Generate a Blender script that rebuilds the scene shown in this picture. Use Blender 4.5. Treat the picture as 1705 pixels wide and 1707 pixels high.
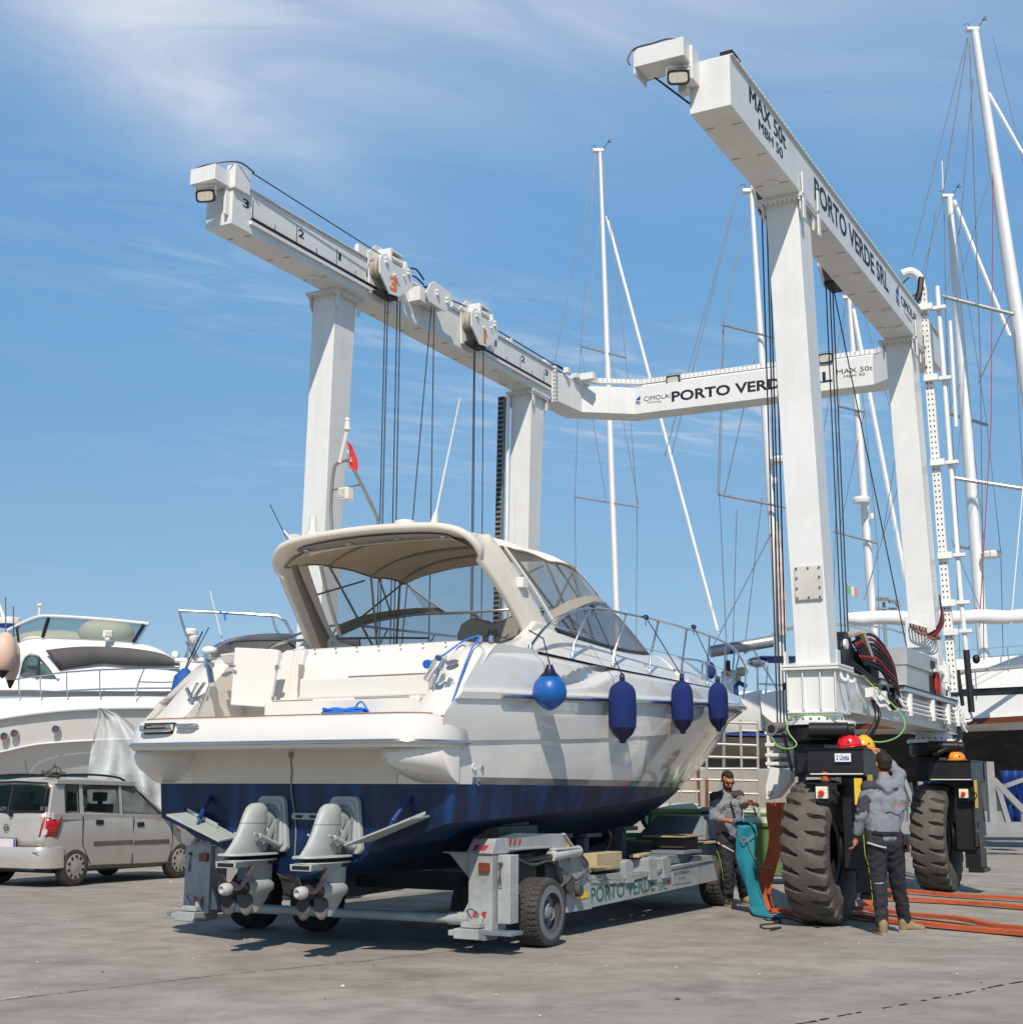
import bpy, math, random
from mathutils import Vector, Matrix, noise
R = math.radians
PI = math.pi
for o_ in list(bpy.data.objects):
    bpy.data.objects.remove(o_)
SC = bpy.context.scene
COL = SC.collection
# ------------------------------------------------------------------ camera
F_PX, CX, CY, YH, CAM_H, ROLL = 2320.0, 852.5, 853.5, 1320.0, 1.42, 0.005   # all in the 1705 px wide frame
PITCH = math.atan((YH - CY) / F_PX)
cam = bpy.data.cameras.new('camera')
cam.sensor_fit = 'HORIZONTAL'
cam.sensor_width = 36.0
cam.lens = 36.0 * F_PX / 1705.0
cam.clip_end = 6000
cam.clip_start = 0.1
co = bpy.data.objects.new('camera', cam)
COL.objects.link(co)
co.matrix_world = Matrix.Translation((0, 0, CAM_H)) @ Matrix.Rotation(PI / 2 + PITCH, 4, 'X') @ Matrix.Rotation(ROLL, 4, 'Z')
SC.camera = co
# ------------------------------------------------------------------ world, sun, exposure
SUN_EL, SUN_AZ = R(46), R(183)          # azimuth the light comes from, clockwise from +Y
w = bpy.data.worlds.new('World')
SC.world = w
w.use_nodes = True
nt = w.node_tree
nt.nodes.clear()
def N(t, nt_=None, **k):
    n = (nt_ or nt).nodes.new(t)
    for a, b in k.items():
        setattr(n, a, b)
    return n
sky = N('ShaderNodeTexSky', sky_type='NISHITA')
sky.sun_disc = False
sky.sun_elevation = SUN_EL
sky.sun_rotation = SUN_AZ
sky.air_density = 1.0
sky.dust_density = 0.0
sky.ozone_density = 1.0
L = nt.links.new
# thin high cloud, laid out by direction on a plane far above the yard
tc = N('ShaderNodeTexCoord')
sep = N('ShaderNodeSeparateXYZ')
L(tc.outputs['Generated'], sep.inputs[0])
def M(op, a, b=None, c=None, nt_=None, clamp=False):
    n = N('ShaderNodeMath', nt_, operation=op)
    n.use_clamp = clamp
    for i, v in enumerate((a, b, c)):
        if v is None:
            continue
        if isinstance(v, (int, float)):
            n.inputs[i].default_value = v
        else:
            (nt_ or nt).links.new(v, n.inputs[i])
    return n.outputs[0]
zz = M('MAXIMUM', sep.outputs[2], 0.03)
px_ = M('DIVIDE', sep.outputs[0], zz)
py_ = M('DIVIDE', sep.outputs[1], zz)
def cloud(sx, sy, rot, scale, detail, lo, hi, seed, dist=0.6):
    ca, sa = math.cos(rot), math.sin(rot)
    u = M('ADD', M('MULTIPLY', px_, ca * sx), M('MULTIPLY', py_, sa * sx))
    v = M('ADD', M('MULTIPLY', px_, -sa * sy), M('MULTIPLY', py_, ca * sy))
    cb = N('ShaderNodeCombineXYZ')
    L(u, cb.inputs[0]); L(v, cb.inputs[1]); cb.inputs[2].default_value = seed
    nz = N('ShaderNodeTexNoise')
    nz.inputs['Scale'].default_value = scale
    nz.inputs['Detail'].default_value = detail
    nz.inputs['Roughness'].default_value = 0.55
    nz.inputs['Distortion'].default_value = dist
    L(cb.outputs[0], nz.inputs['Vector'])
    mr = N('ShaderNodeMapRange', interpolation_type='SMOOTHSTEP')
    mr.inputs[1].default_value = lo; mr.inputs[2].default_value = hi
    L(nz.outputs[0], mr.inputs[0])
    return mr.outputs[0]
def blob(az, el, ra, re, tilt=0.0):
    """soft mask round a direction (degrees), so the cloud banks stand where they do over the yard"""
    d = Vector((math.sin(R(az)) * math.cos(R(el)), math.cos(R(az)) * math.cos(R(el)), math.sin(R(el))))
    right = Vector((math.cos(R(az)), -math.sin(R(az)), 0)); up = right.cross(d)
    if tilt:
        r2 = right * math.cos(R(tilt)) + up * math.sin(R(tilt)); up = up * math.cos(R(tilt)) - right * math.sin(R(tilt)); right = r2
    def dot(v_):
        n = N('ShaderNodeVectorMath', operation='DOT_PRODUCT'); L(tc.outputs['Generated'], n.inputs[0]); n.inputs[1].default_value = v_; return n.outputs['Value']
    a = M('DIVIDE', dot(right), math.sin(R(ra))); b = M('DIVIDE', dot(up), math.sin(R(re)))
    q = M('ADD', M('MULTIPLY', a, a), M('MULTIPLY', b, b))
    return M('MULTIPLY', M('POWER', 2.718, M('MULTIPLY', q, -1.0)), M('GREATER_THAN', dot(d), 0.0))
wisps = cloud(1.0, 2.2, R(24), 1.5, 7, 0.36, 0.72, 3.1, 0.9)
fine = cloud(2.2, 5.0, R(30), 2.2, 8, 0.42, 0.75, 9.4, 0.6)
bank1 = blob(-15.8, 28.6, 8.0, 2.5, -30)
bank0 = blob(-17, 32.0, 12, 2.6, -14)
bank2 = blob(4, 31.8, 13, 3.2, -8)
bank3 = blob(-4, 19, 15, 2.6, -14)
bank4 = blob(6, 15.5, 14, 2.0, 6)
cl1 = M('MULTIPLY', M('MULTIPLY', bank1, M('ADD', M('MULTIPLY', wisps, 0.6), 0.42)), 0.68)
cl2 = M('MULTIPLY', M('MULTIPLY', bank2, M('ADD', M('MULTIPLY', wisps, 0.6), 0.42)), 0.50)
cl3 = M('MULTIPLY', M('MULTIPLY', bank3, M('ADD', fine, 0.12)), 0.26)
cl4 = M('MULTIPLY', M('MULTIPLY', bank4, M('ADD', fine, 0.15)), 0.30)
veil = M('ADD', M('MULTIPLY', wisps, 0.025), M('MULTIPLY', blob(0, 36, 30, 7), 0.22))
cl0 = M('MULTIPLY', M('MULTIPLY', bank0, M('ADD', M('MULTIPLY', wisps, 0.5), 0.4)), 0.50)
csum = M('ADD', M('ADD', M('ADD', M('ADD', cl1, cl0), cl2), M('ADD', cl3, cl4)), veil, clamp=True)
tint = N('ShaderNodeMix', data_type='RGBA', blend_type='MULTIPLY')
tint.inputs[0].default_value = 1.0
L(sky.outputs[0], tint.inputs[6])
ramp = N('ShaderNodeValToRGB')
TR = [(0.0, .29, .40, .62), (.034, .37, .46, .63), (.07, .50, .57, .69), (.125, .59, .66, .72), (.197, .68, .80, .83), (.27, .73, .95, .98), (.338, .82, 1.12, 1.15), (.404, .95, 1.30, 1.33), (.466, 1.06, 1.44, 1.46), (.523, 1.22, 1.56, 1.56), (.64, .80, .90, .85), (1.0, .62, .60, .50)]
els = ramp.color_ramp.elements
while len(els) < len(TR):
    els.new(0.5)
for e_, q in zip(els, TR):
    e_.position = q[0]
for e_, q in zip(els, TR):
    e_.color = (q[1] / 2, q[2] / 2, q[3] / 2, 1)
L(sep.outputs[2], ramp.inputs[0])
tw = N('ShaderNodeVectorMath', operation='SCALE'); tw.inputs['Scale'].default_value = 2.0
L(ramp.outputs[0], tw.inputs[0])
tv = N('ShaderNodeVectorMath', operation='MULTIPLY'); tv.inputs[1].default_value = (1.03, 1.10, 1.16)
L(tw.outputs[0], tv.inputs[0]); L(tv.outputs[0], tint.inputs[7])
mixc = N('ShaderNodeMix', data_type='RGBA')
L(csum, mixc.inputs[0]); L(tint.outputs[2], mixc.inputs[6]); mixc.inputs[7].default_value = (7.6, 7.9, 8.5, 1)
bg = N('ShaderNodeBackground')
bg.inputs['Strength'].default_value = 0.105
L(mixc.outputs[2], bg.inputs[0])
wo = N('ShaderNodeOutputWorld')
L(bg.outputs[0], wo.inputs[0])
sun = bpy.data.lights.new('sun', 'SUN')
sun.energy = 4.75
sun.angle = R(0.53)
sun.color = (1.0, 0.885, 0.77)
so = bpy.data.objects.new('sun', sun)
COL.objects.link(so)
sdir = Vector((math.sin(SUN_AZ) * math.cos(SUN_EL), math.cos(SUN_AZ) * math.cos(SUN_EL), math.sin(SUN_EL)))
so.rotation_euler = sdir.to_track_quat('Z', 'Y').to_euler()
so.location = sdir * 60
SC.view_settings.view_transform = 'Standard'
SC.view_settings.look = 'None'
SC.view_settings.exposure = 0.0
SC.view_settings.gamma = 1.0
SC.view_settings.use_curve_mapping = False
SC.cycles.max_bounces = 8
SC.cycles.transparent_max_bounces = 16
SC.cycles.use_denoising = True

# ------------------------------------------------------------------ placing: pixel -> point (used to survey where far things stand)
def ray(x, y):
    dx, dy = x - CX, y - CY
    cr, sr = math.cos(ROLL), math.sin(ROLL)
    X = (dx * cr + dy * sr) / F_PX
    Y = -(-dx * sr + dy * cr) / F_PX
    c, s = math.cos(PITCH), math.sin(PITCH)
    return Vector((X, c - Y * s, s + Y * c))
def aty(x, y, Y):
    r = ray(x, y)
    return Vector((0, 0, CAM_H)) + r * (Y / r.y)
def atz(x, y, z=0.0):
    r = ray(x, y)
    return Vector((0, 0, CAM_H)) + r * ((z - CAM_H) / r.z)

# ------------------------------------------------------------------ materials
MATS = {}
def nodes_of(name):
    m = bpy.data.materials.new(name)
    m.use_nodes = True
    return m, m.node_tree, m.node_tree.nodes['Principled BSDF']
def pm(name, col, rough=0.5, metal=0.0, var=0.06, vs=3.0, bump=0.0, bs=60.0, coat=0.0, dirt=0.0, dirt_col=(0.12, 0.10, 0.08), ds=1.6,
       trans=0.0, alpha=1.0, emis=None, stretch=(1, 1, 1), rvar=0.15, ior=1.45, spec=None, streak=0.0):
    """painted / moulded / woven surface: base colour with mild tone drift, grime patches, roughness break-up and bump"""
    if name in MATS:
        return MATS[name]
    m, t, p = nodes_of(name)
    l = t.links.new
    tco = N('ShaderNodeTexCoord', t)
    mp = N('ShaderNodeMapping', t)
    mp.inputs['Scale'].default_value = stretch
    l(tco.outputs['Object'], mp.inputs[0])
    nz = N('ShaderNodeTexNoise', t)
    nz.inputs['Scale'].default_value = vs
    nz.inputs['Detail'].default_value = 6
    nz.inputs['Roughness'].default_value = 0.6
    l(mp.outputs[0], nz.inputs['Vector'])
    cr = N('ShaderNodeMapRange', t)
    cr.inputs[1].default_value = 0.3; cr.inputs[2].default_value = 0.7
    cr.inputs[3].default_value = 1 - var; cr.inputs[4].default_value = 1 + var
    l(nz.outputs[0], cr.inputs[0])
    hs = N('ShaderNodeVectorMath', t, operation='SCALE')
    hs.inputs[0].default_value = col[:3]
    l(cr.outputs[0], hs.inputs['Scale'])
    out = hs.outputs[0]
    if dirt > 0:
        nd = N('ShaderNodeTexNoise', t)
        nd.inputs['Scale'].default_value = ds
        nd.inputs['Detail'].default_value = 9
        nd.inputs['Roughness'].default_value = 0.7
        l(mp.outputs[0], nd.inputs['Vector'])
        md = N('ShaderNodeMapRange', t)
        md.inputs[1].default_value = 0.48; md.inputs[2].default_value = 0.74
        md.inputs[3].default_value = 0.0; md.inputs[4].default_value = dirt
        l(nd.outputs[0], md.inputs[0])
        mx = N('ShaderNodeMix', t, data_type='RGBA')
        l(md.outputs[0], mx.inputs[0]); l(out, mx.inputs[6]); mx.inputs[7].default_value = (*dirt_col, 1)
        out = mx.outputs[2]
    if streak > 0:
        ms = N('ShaderNodeMapping', t)
        ms.inputs['Scale'].default_value = (14, 14, 0.55)
        l(tco.outputs['Object'], ms.inputs[0])
        ns = N('ShaderNodeTexNoise', t)
        ns.inputs['Scale'].default_value = 1.0; ns.inputs['Detail'].default_value = 5
        l(ms.outputs[0], ns.inputs['Vector'])
        md = N('ShaderNodeMapRange', t)
        md.inputs[1].default_value = 0.52; md.inputs[2].default_value = 0.78
        md.inputs[3].default_value = 0.0; md.inputs[4].default_value = streak
        l(ns.outputs[0], md.inputs[0])
        mx = N('ShaderNodeMix', t, data_type='RGBA')
        l(md.outputs[0], mx.inputs[0]); l(out, mx.inputs[6]); mx.inputs[7].default_value = (*dirt_col, 1)
        out = mx.outputs[2]
    l(out, p.inputs['Base Color'])
    p.inputs['Metallic'].default_value = metal
    rr = N('ShaderNodeMapRange', t)
    rr.inputs[1].default_value = 0.3; rr.inputs[2].default_value = 0.7
    rr.inputs[3].default_value = max(0.02, rough * (1 - rvar)); rr.inputs[4].default_value = min(1, rough * (1 + rvar))
    l(nz.outputs[0], rr.inputs[0])
    l(rr.outputs[0], p.inputs['Roughness'])
    p.inputs['Coat Weight'].default_value = coat
    p.inputs['Coat Roughness'].default_value = 0.06
    p.inputs['IOR'].default_value = ior
    if spec is not None:
        p.inputs['Specular IOR Level'].default_value = spec
    p.inputs['Transmission Weight'].default_value = trans
    p.inputs['Alpha'].default_value = alpha
    if bump > 0:
        nb = N('ShaderNodeTexNoise', t)
        nb.inputs['Scale'].default_value = bs
        nb.inputs['Detail'].default_value = 4
        l(mp.outputs[0], nb.inputs['Vector'])
        b = N('ShaderNodeBump', t)
        b.inputs['Strength'].default_value = min(1, bump)
        b.inputs['Distance'].default_value = 0.01
        l(nb.outputs[0], b.inputs['Height'])
        l(b.outputs[0], p.inputs['Normal'])
    if emis:
        p.inputs['Emission Color'].default_value = (*emis[:3], 1)
        p.inputs['Emission Strength'].default_value = emis[3]
    MATS[name] = m
    return m
def clear(name, col, opacity=0.18, rough=0.05):
    """clear plastic or glass pane: a thin sheet that is partly seen through and partly reflects"""
    if name in MATS:
        return MATS[name]
    m, t, p = nodes_of(name)
    l = t.links.new
    tr = N('ShaderNodeBsdfTransparent', t)
    tr.inputs[0].default_value = (0.55 + 0.45 * col[0], 0.55 + 0.45 * col[1], 0.55 + 0.45 * col[2], 1)
    p.inputs['Base Color'].default_value = (*col, 1)
    p.inputs['Roughness'].default_value = rough
    lw = N('ShaderNodeLayerWeight', t)
    lw.inputs[0].default_value = 0.5
    nz = N('ShaderNodeTexNoise', t)
    nz.inputs['Scale'].default_value = 2.5; nz.inputs['Detail'].default_value = 5
    tco = N('ShaderNodeTexCoord', t); l(tco.outputs['Object'], nz.inputs['Vector'])
    f = M('ADD', M('ADD', M('MULTIPLY', M('POWER', lw.outputs['Facing'], 5.0, nt_=t), 0.8, nt_=t), 0.04, nt_=t), M('MULTIPLY', nz.outputs[0], opacity * 2, nt_=t), nt_=t, clamp=True)
    mx = N('ShaderNodeMixShader', t)
    l(f, mx.inputs[0]); l(tr.outputs[0], mx.inputs[1]); l(p.outputs[0], mx.inputs[2])
    l(mx.outputs[0], t.nodes['Material Output'].inputs[0])
    b = N('ShaderNodeBump', t); b.inputs['Strength'].default_value = 0.25; b.inputs['Distance'].default_value = 0.02
    l(nz.outputs[0], b.inputs['Height']); l(b.outputs[0], p.inputs['Normal'])
    MATS[name] = m
    return m
WHITE = pm('white machine paint', (0.70, 0.71, 0.685), 0.38, var=0.035, vs=1.2, dirt=0.30, dirt_col=(0.50, 0.46, 0.39), ds=1.4, coat=0.12, bump=0.05, bs=8, streak=0.26)
WHITE2 = pm('white painted steel small', (0.74, 0.75, 0.73), 0.45, var=0.05, dirt=0.3, dirt_col=(0.4, 0.36, 0.3))
GALV = pm('galvanised steel', (0.46, 0.49, 0.50), 0.5, metal=0.55, var=0.12, vs=9, dirt=0.25, dirt_col=(0.25, 0.24, 0.22))
STEEL = pm('polished stainless', (0.68, 0.68, 0.67), 0.16, metal=1.0, var=0.03)
STAIN = pm('brushed stainless cabinet', (0.55, 0.55, 0.53), 0.42, metal=0.6, var=0.05, dirt=0.15, dirt_col=(0.4, 0.36, 0.3))
BLACKP = pm('black machine paint', (0.012, 0.012, 0.014), 0.38, var=0.2, dirt=0.15, dirt_col=(0.06, 0.055, 0.05), bump=0.05, bs=12)
BLACK = pm('black plastic', (0.012, 0.012, 0.013), 0.5, var=0.1)
RUBBER = pm('tyre rubber', (0.088, 0.079, 0.068), 0.85, var=0.25, vs=5, bump=0.2, bs=30, dirt=0.5, dirt_col=(0.17, 0.155, 0.13), ds=2.5)
RUBBERD = pm('dark tyre rubber', (0.045, 0.043, 0.041), 0.85, var=0.2, vs=6, bump=0.25, bs=30, dirt=0.45, dirt_col=(0.15, 0.14, 0.125), ds=4)
ROPE = pm('steel wire rope', (0.05, 0.048, 0.046), 0.5, metal=0.5, var=0.2, vs=20)
INK = pm('black lettering', (0.012, 0.013, 0.018), 0.5, var=0.1)
ORANGE = pm('orange number paint', (0.85, 0.19, 0.02), 0.5)
BLUEINK = pm('blue emblem paint', (0.02, 0.06, 0.35), 0.5)
REDP = pm('red plastic', (0.65, 0.015, 0.012), 0.35)
YEL = pm('yellow paint', (0.78, 0.5, 0.03), 0.5, dirt=0.3)
HOSER = pm('red hose', (0.30, 0.015, 0.012), 0.45)
HOSEB = pm('black hose', (0.010, 0.010, 0.010), 0.45)
GREENW = pm('green earth wire', (0.18, 0.42, 0.12), 0.5)
GLASSL = pm('lamp glass', (0.55, 0.52, 0.42), 0.15, var=0.3, vs=40, coat=0.6)

# ------------------------------------------------------------------ mesh builder
Z = Vector((0, 0, 1))
class MB:
    def __init__(s):
        s.v = []; s.f = []
    def add(s, vs, fs):
        n = len(s.v)
        s.v += [tuple(v) for v in vs]
        s.f += [tuple(i + n for i in f) for f in fs]
        return s
    def hexa(s, p):
        return s.add(p, [(3, 2, 1, 0), (4, 5, 6, 7), (0, 1, 5, 4), (1, 2, 6, 5), (2, 3, 7, 6), (3, 0, 4, 7)])
    def b2(s, a, b):
        x0, y0, z0 = a; x1, y1, z1 = b
        return s.hexa([(x0, y0, z0), (x1, y0, z0), (x1, y1, z0), (x0, y1, z0), (x0, y0, z1), (x1, y0, z1), (x1, y1, z1), (x0, y1, z1)])
    def box(s, c, d, rot=None):
        x, y, z = d[0] / 2, d[1] / 2, d[2] / 2
        m = rot or Matrix.Identity(3)
        c = Vector(c)
        return s.hexa([c + m @ Vector(q) for q in ((-x, -y, -z), (x, -y, -z), (x, y, -z), (-x, y, -z), (-x, -y, z), (x, -y, z), (x, y, z), (-x, y, z))])
    def bar(s, p0, p1, w_, h_, up=Z):
        p0, p1 = Vector(p0), Vector(p1)
        d = (p1 - p0).normalized()
        u = Vector(up)
        if abs(d.dot(u)) > 0.98:
            u = Vector((0, 1, 0))
        x = d.cross(u).normalized() * (w_ / 2)
        y = x.cross(d).normalized() * (h_ / 2)
        q = [p0 - x - y, p0 + x - y, p0 + x + y, p0 - x + y, p1 - x - y, p1 + x - y, p1 + x + y, p1 - x + y]
        return s.add(q, [(0, 1, 2, 3), (7, 6, 5, 4), (0, 4, 5, 1), (1, 5, 6, 2), (2, 6, 7, 3), (3, 7, 4, 0)])
    def prism(s, poly, off):
        n = len(poly); off = Vector(off)
        a = [Vector(p) for p in poly]
        s.add(a + [p + off for p in a], [tuple(range(n))[::-1], tuple(range(n, 2 * n))] + [(i, (i + 1) % n, n + (i + 1) % n, n + i) for i in range(n)])
        return s
    def tube(s, pts, r, n=8, closed=False, caps=True):
        pts = [Vector(p) for p in pts]
        m = len(pts)
        rs = r if isinstance(r, (list, tuple)) else [r] * m
        ref = None; vs = []
        for i, p in enumerate(pts):
            a = pts[(i - 1) % m] if (closed or i > 0) else p
            b = pts[(i + 1) % m] if (closed or i < m - 1) else p
            d = (b - a)
            d = d.normalized() if d.length > 1e-9 else Vector((0, 0, 1))
            if ref is None:
                ref = Vector((0, 0, 1)) if abs(d.z) < 0.9 else Vector((1, 0, 0))
            x = (ref - d * ref.dot(d)).normalized()
            y = d.cross(x)
            ref = x
            for k in range(n):
                t = 2 * PI * k / n
                vs.append(p + (x * math.cos(t) + y * math.sin(t)) * rs[i])
        fs = []
        for i in range(m if closed else m - 1):
            for k in range(n):
                a, b = i * n + k, i * n + (k + 1) % n
                c, d = ((i + 1) % m) * n + (k + 1) % n, ((i + 1) % m) * n + k
                fs.append((a, b, c, d))
        if caps and not closed:
            fs += [tuple(range(n))[::-1], tuple(range((m - 1) * n, m * n))]
        return s.add(vs, fs)
    def cyl(s, p0, p1, r0, r1=None, n=16, caps=True):
        return s.tube([p0, p1], [r0, r0 if r1 is None else r1], n, caps=caps)
    def lathe(s, prof, o=(0, 0, 0), ax=(0, 0, 1), n=24, caps=True):
        o = Vector(o); ax = Vector(ax).normalized()
        x = ax.orthogonal().normalized(); y = ax.cross(x)
        vs = []
        for r, h in prof:
            for k in range(n):
                t = 2 * PI * k / n
                vs.append(o + ax * h + (x * math.cos(t) + y * math.sin(t)) * r)
        m = len(prof)
        fs = [(i * n + k, i * n + (k + 1) % n, (i + 1) * n + (k + 1) % n, (i + 1) * n + k) for i in range(m - 1) for k in range(n)]
        if caps:
            fs += [tuple(range(n))[::-1], tuple(range((m - 1) * n, m * n))]
        return s.add(vs, fs)
    def grid(s, P, nu, nv, cu=False, cv=False):
        vs = [P(i, j) for i in range(nu) for j in range(nv)]
        fs = []
        for i in range(nu if cu else nu - 1):
            for j in range(nv if cv else nv - 1):
                i2, j2 = (i + 1) % nu, (j + 1) % nv
                fs.append((i * nv + j, i2 * nv + j, i2 * nv + j2, i * nv + j2))
        return s.add(vs, fs)
    def ell(s, c, r, n=16, m=10, rot=None):
        c = Vector(c)
        if isinstance(r, (int, float)):
            r = (r, r, r)
        rot = rot or Matrix.Identity(3)
        def P(i, j):
            a = PI * (0.001 + 0.998 * i / (m - 1)); b = 2 * PI * j / n
            return c + rot @ Vector((r[0] * math.sin(a) * math.cos(b), r[1] * math.sin(a) * math.sin(b), -r[2] * math.cos(a)))
        return s.grid(P, m, n, cv=True)
    def loft(s, secs, closed=False, caps=False):
        n = len(secs[0])
        s.grid(lambda i, j: secs[i][j], len(secs), n, cv=closed)
        if caps:
            base = len(s.v) - len(secs) * n
            s.f += [tuple(base + j for j in range(n))[::-1], tuple(base + (len(secs) - 1) * n + j for j in range(n))]
        return s
    def build(s, name, mat, parent=None, bevel=0.0, solid=0.0, sub=0, ang=32, flat=False, segs=2, loc=None, off=-1, recalc=True):
        me = bpy.data.meshes.new(name)
        me.from_pydata(s.v, [], s.f)
        if recalc:
            import bmesh
            bm = bmesh.new(); bm.from_mesh(me)
            bmesh.ops.remove_doubles(bm, verts=bm.verts, dist=1e-5)
            bmesh.ops.recalc_face_normals(bm, faces=bm.faces)
            bm.to_mesh(me); bm.free()
        me.materials.append(mat)
        if not flat:
            me.shade_smooth()
            me.set_sharp_from_angle(angle=R(ang))
        o = bpy.data.objects.new(name, me)
        COL.objects.link(o)
        if parent is not None:
            o.parent = parent
        if loc is not None:
            o.location = loc
        if solid:
            md = o.modifiers.new('solid', 'SOLIDIFY'); md.thickness = solid; md.offset = off
        if sub:
            md = o.modifiers.new('sub', 'SUBSURF'); md.levels = sub; md.render_levels = sub
        if bevel:
            md = o.modifiers.new('bevel', 'BEVEL'); md.width = bevel; md.segments = segs; md.limit_method = 'ANGLE'; md.angle_limit = R(35)
            md.harden_normals = True
        return o
def tag(o, label=None, cat=None, group=None, kind=None):
    if label: o['label'] = label
    if cat: o['category'] = cat
    if group: o['group'] = group
    if kind: o['kind'] = kind
    return o
def thing(name, label, cat, loc=(0, 0, 0), rz=0.0, group=None):
    o = bpy.data.objects.new(name, None)
    COL.objects.link(o)
    o.location = loc; o.rotation_euler = (0, 0, rz)
    o.empty_display_size = 0.2
    return tag(o, label, cat, group)
def copy_tree(o, parent=None):
    c = o.copy(); COL.objects.link(c)
    if parent is not None:
        c.parent = parent
    for ch in list(o.children):
        copy_tree(ch, c)
    return c
def lerp(a, b, t):
    return a + (b - a) * t
def interp(x, xs, ys):
    if x <= xs[0]: return ys[0]
    for i in range(len(xs) - 1):
        if x <= xs[i + 1]:
            t = (x - xs[i]) / (xs[i + 1] - xs[i])
            return ys[i] + (ys[i + 1] - ys[i]) * t
    return ys[-1]
def smooth_pts(pts, k=6):
    """Catmull-Rom through the given points"""
    P = [Vector(p) for p in pts]
    P = [P[0] * 2 - P[1]] + P + [P[-1] * 2 - P[-2]]
    out = []
    for i in range(1, len(P) - 2):
        for j in range(k):
            t = j / k
            a, b, c, d = P[i - 1], P[i], P[i + 1], P[i + 2]
            out.append(0.5 * ((2 * b) + (c - a) * t + (2 * a - 5 * b + 4 * c - d) * t * t + (3 * b - a - 3 * c + d) * t ** 3))
    out.append(P[-2])
    return out
def csp(x, xs, ys):
    """smooth (monotone-ish cubic) interpolation"""
    n = len(xs)
    if x <= xs[0]: return ys[0]
    if x >= xs[-1]: return ys[-1]
    for i in range(n - 1):
        if x <= xs[i + 1]:
            break
    h = xs[i + 1] - xs[i]; t = (x - xs[i]) / h
    def sl(k):
        if k == 0: return (ys[1] - ys[0]) / (xs[1] - xs[0])
        if k == n - 1: return (ys[-1] - ys[-2]) / (xs[-1] - xs[-2])
        return (ys[k + 1] - ys[k - 1]) / (xs[k + 1] - xs[k - 1])
    m0, m1 = sl(i) * h, sl(i + 1) * h
    return (2 * t ** 3 - 3 * t ** 2 + 1) * ys[i] + (t ** 3 - 2 * t * t + t) * m0 + (-2 * t ** 3 + 3 * t * t) * ys[i + 1] + (t ** 3 - t * t) * m1
def lettering(text, cap, origin, xd, yd, parent, mat, width=None, bold=0.0, name='lettering', shear=0.0, depth=0.003, align='LEFT', thing_=False):
    """raised letters: text lying on a surface, origin = lower left, xd = reading direction, yd = up"""
    cu = bpy.data.curves.new(name, 'FONT')
    cu.body = text; cu.size = 1.0; cu.offset = bold; cu.extrude = 0.0; cu.shear = shear; cu.align_x = align
    cu.resolution_u = 3
    ob = bpy.data.objects.new('tmp', cu); COL.objects.link(ob)
    bpy.context.view_layer.update()
    me = bpy.data.meshes.new_from_object(ob.evaluated_get(bpy.context.evaluated_depsgraph_get()))
    bpy.data.objects.remove(ob)
    xs = [v.co.x for v in me.vertices]
    x0, x1 = min(xs), max(xs)
    sy = cap / 0.69
    sx = (width / (x1 - x0)) if width else sy
    xd, yd = Vector(xd).normalized(), Vector(yd).normalized()
    nz_ = xd.cross(yd); O = Vector(origin) + nz_ * depth
    for v in me.vertices:
        v.co = O + xd * ((v.co.x - x0) * sx) + yd * (v.co.y * sy)
    me.name = name
    me.materials.clear(); me.materials.append(mat)
    o = bpy.data.objects.new(name, me); COL.objects.link(o)
    o.parent = parent
    return o
# ================================================================== the yard floor
m, t, p = nodes_of('weathered concrete')
l = t.links.new
tco = N('ShaderNodeTexCoord', t)
def tn(scale, detail, rough=0.6, st=(1, 1, 1), dist=0.0, rz=0.0):
    mp = N('ShaderNodeMapping', t); mp.inputs['Scale'].default_value = st; mp.inputs['Rotation'].default_value = (0, 0, rz)
    l(tco.outputs['Object'], mp.inputs[0])
    n = N('ShaderNodeTexNoise', t); n.inputs['Scale'].default_value = scale; n.inputs['Detail'].default_value = detail
    n.inputs['Roughness'].default_value = rough; n.inputs['Distortion'].default_value = dist
    l(mp.outputs[0], n.inputs['Vector']); return n.outputs[0]
def rng(x, a, b, c, d):
    n = N('ShaderNodeMapRange', t); n.inputs[1].default_value = a; n.inputs[2].default_value = b; n.inputs[3].default_value = c; n.inputs[4].default_value = d
    l(x, n.inputs[0]); return n.outputs[0]
def mixc_(f, a, b):
    n = N('ShaderNodeMix', t, data_type='RGBA')
    l(f, n.inputs[0])
    for i, q in ((6, a), (7, b)):
        if isinstance(q, tuple): n.inputs[i].default_value = (*q, 1)
        else: l(q, n.inputs[i])
    return n.outputs[2]
big = tn(0.22, 5, 0.6, (1, 1, 1), 0.8)
mid = tn(1.6, 11, 0.72, (1, 1, 1), 0.3)
swp = tn(1.1, 9, 0.72, (0.6, 1.3, 1), 0.9, R(-24))
fin = tn(38, 4, 0.7)
spk = tn(95, 2, 0.5)
c1 = mixc_(rng(big, 0.35, 0.65, 0, 1), (0.285, 0.265, 0.234), (0.370, 0.347, 0.308))
c2 = mixc_(rng(mid, 0.42, 0.68, 0, 0.75), c1, (0.170, 0.154, 0.130))
c3 = mixc_(rng(swp, 0.50, 0.75, 0, 0.45), c2, (0.150, 0.132, 0.108))
c4 = mixc_(rng(fin, 0.45, 0.75, 0, 0.22), c3, (0.16, 0.15, 0.14))
c5 = mixc_(rng(spk, 0.70, 0.78, 0, 0.5), c4, (0.52, 0.50, 0.46))
vo = N('ShaderNodeTexVoronoi', t); vo.inputs['Scale'].default_value = 0.55; vo.inputs['Randomness'].default_value = 1.0
l(tco.outputs['Object'], vo.inputs['Vector'])
st = M('MULTIPLY', rng(vo.outputs['Distance'], 0.0, 0.42, 1, 0), rng(mid, 0.45, 0.62, 0, 0.8), nt_=t)
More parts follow.
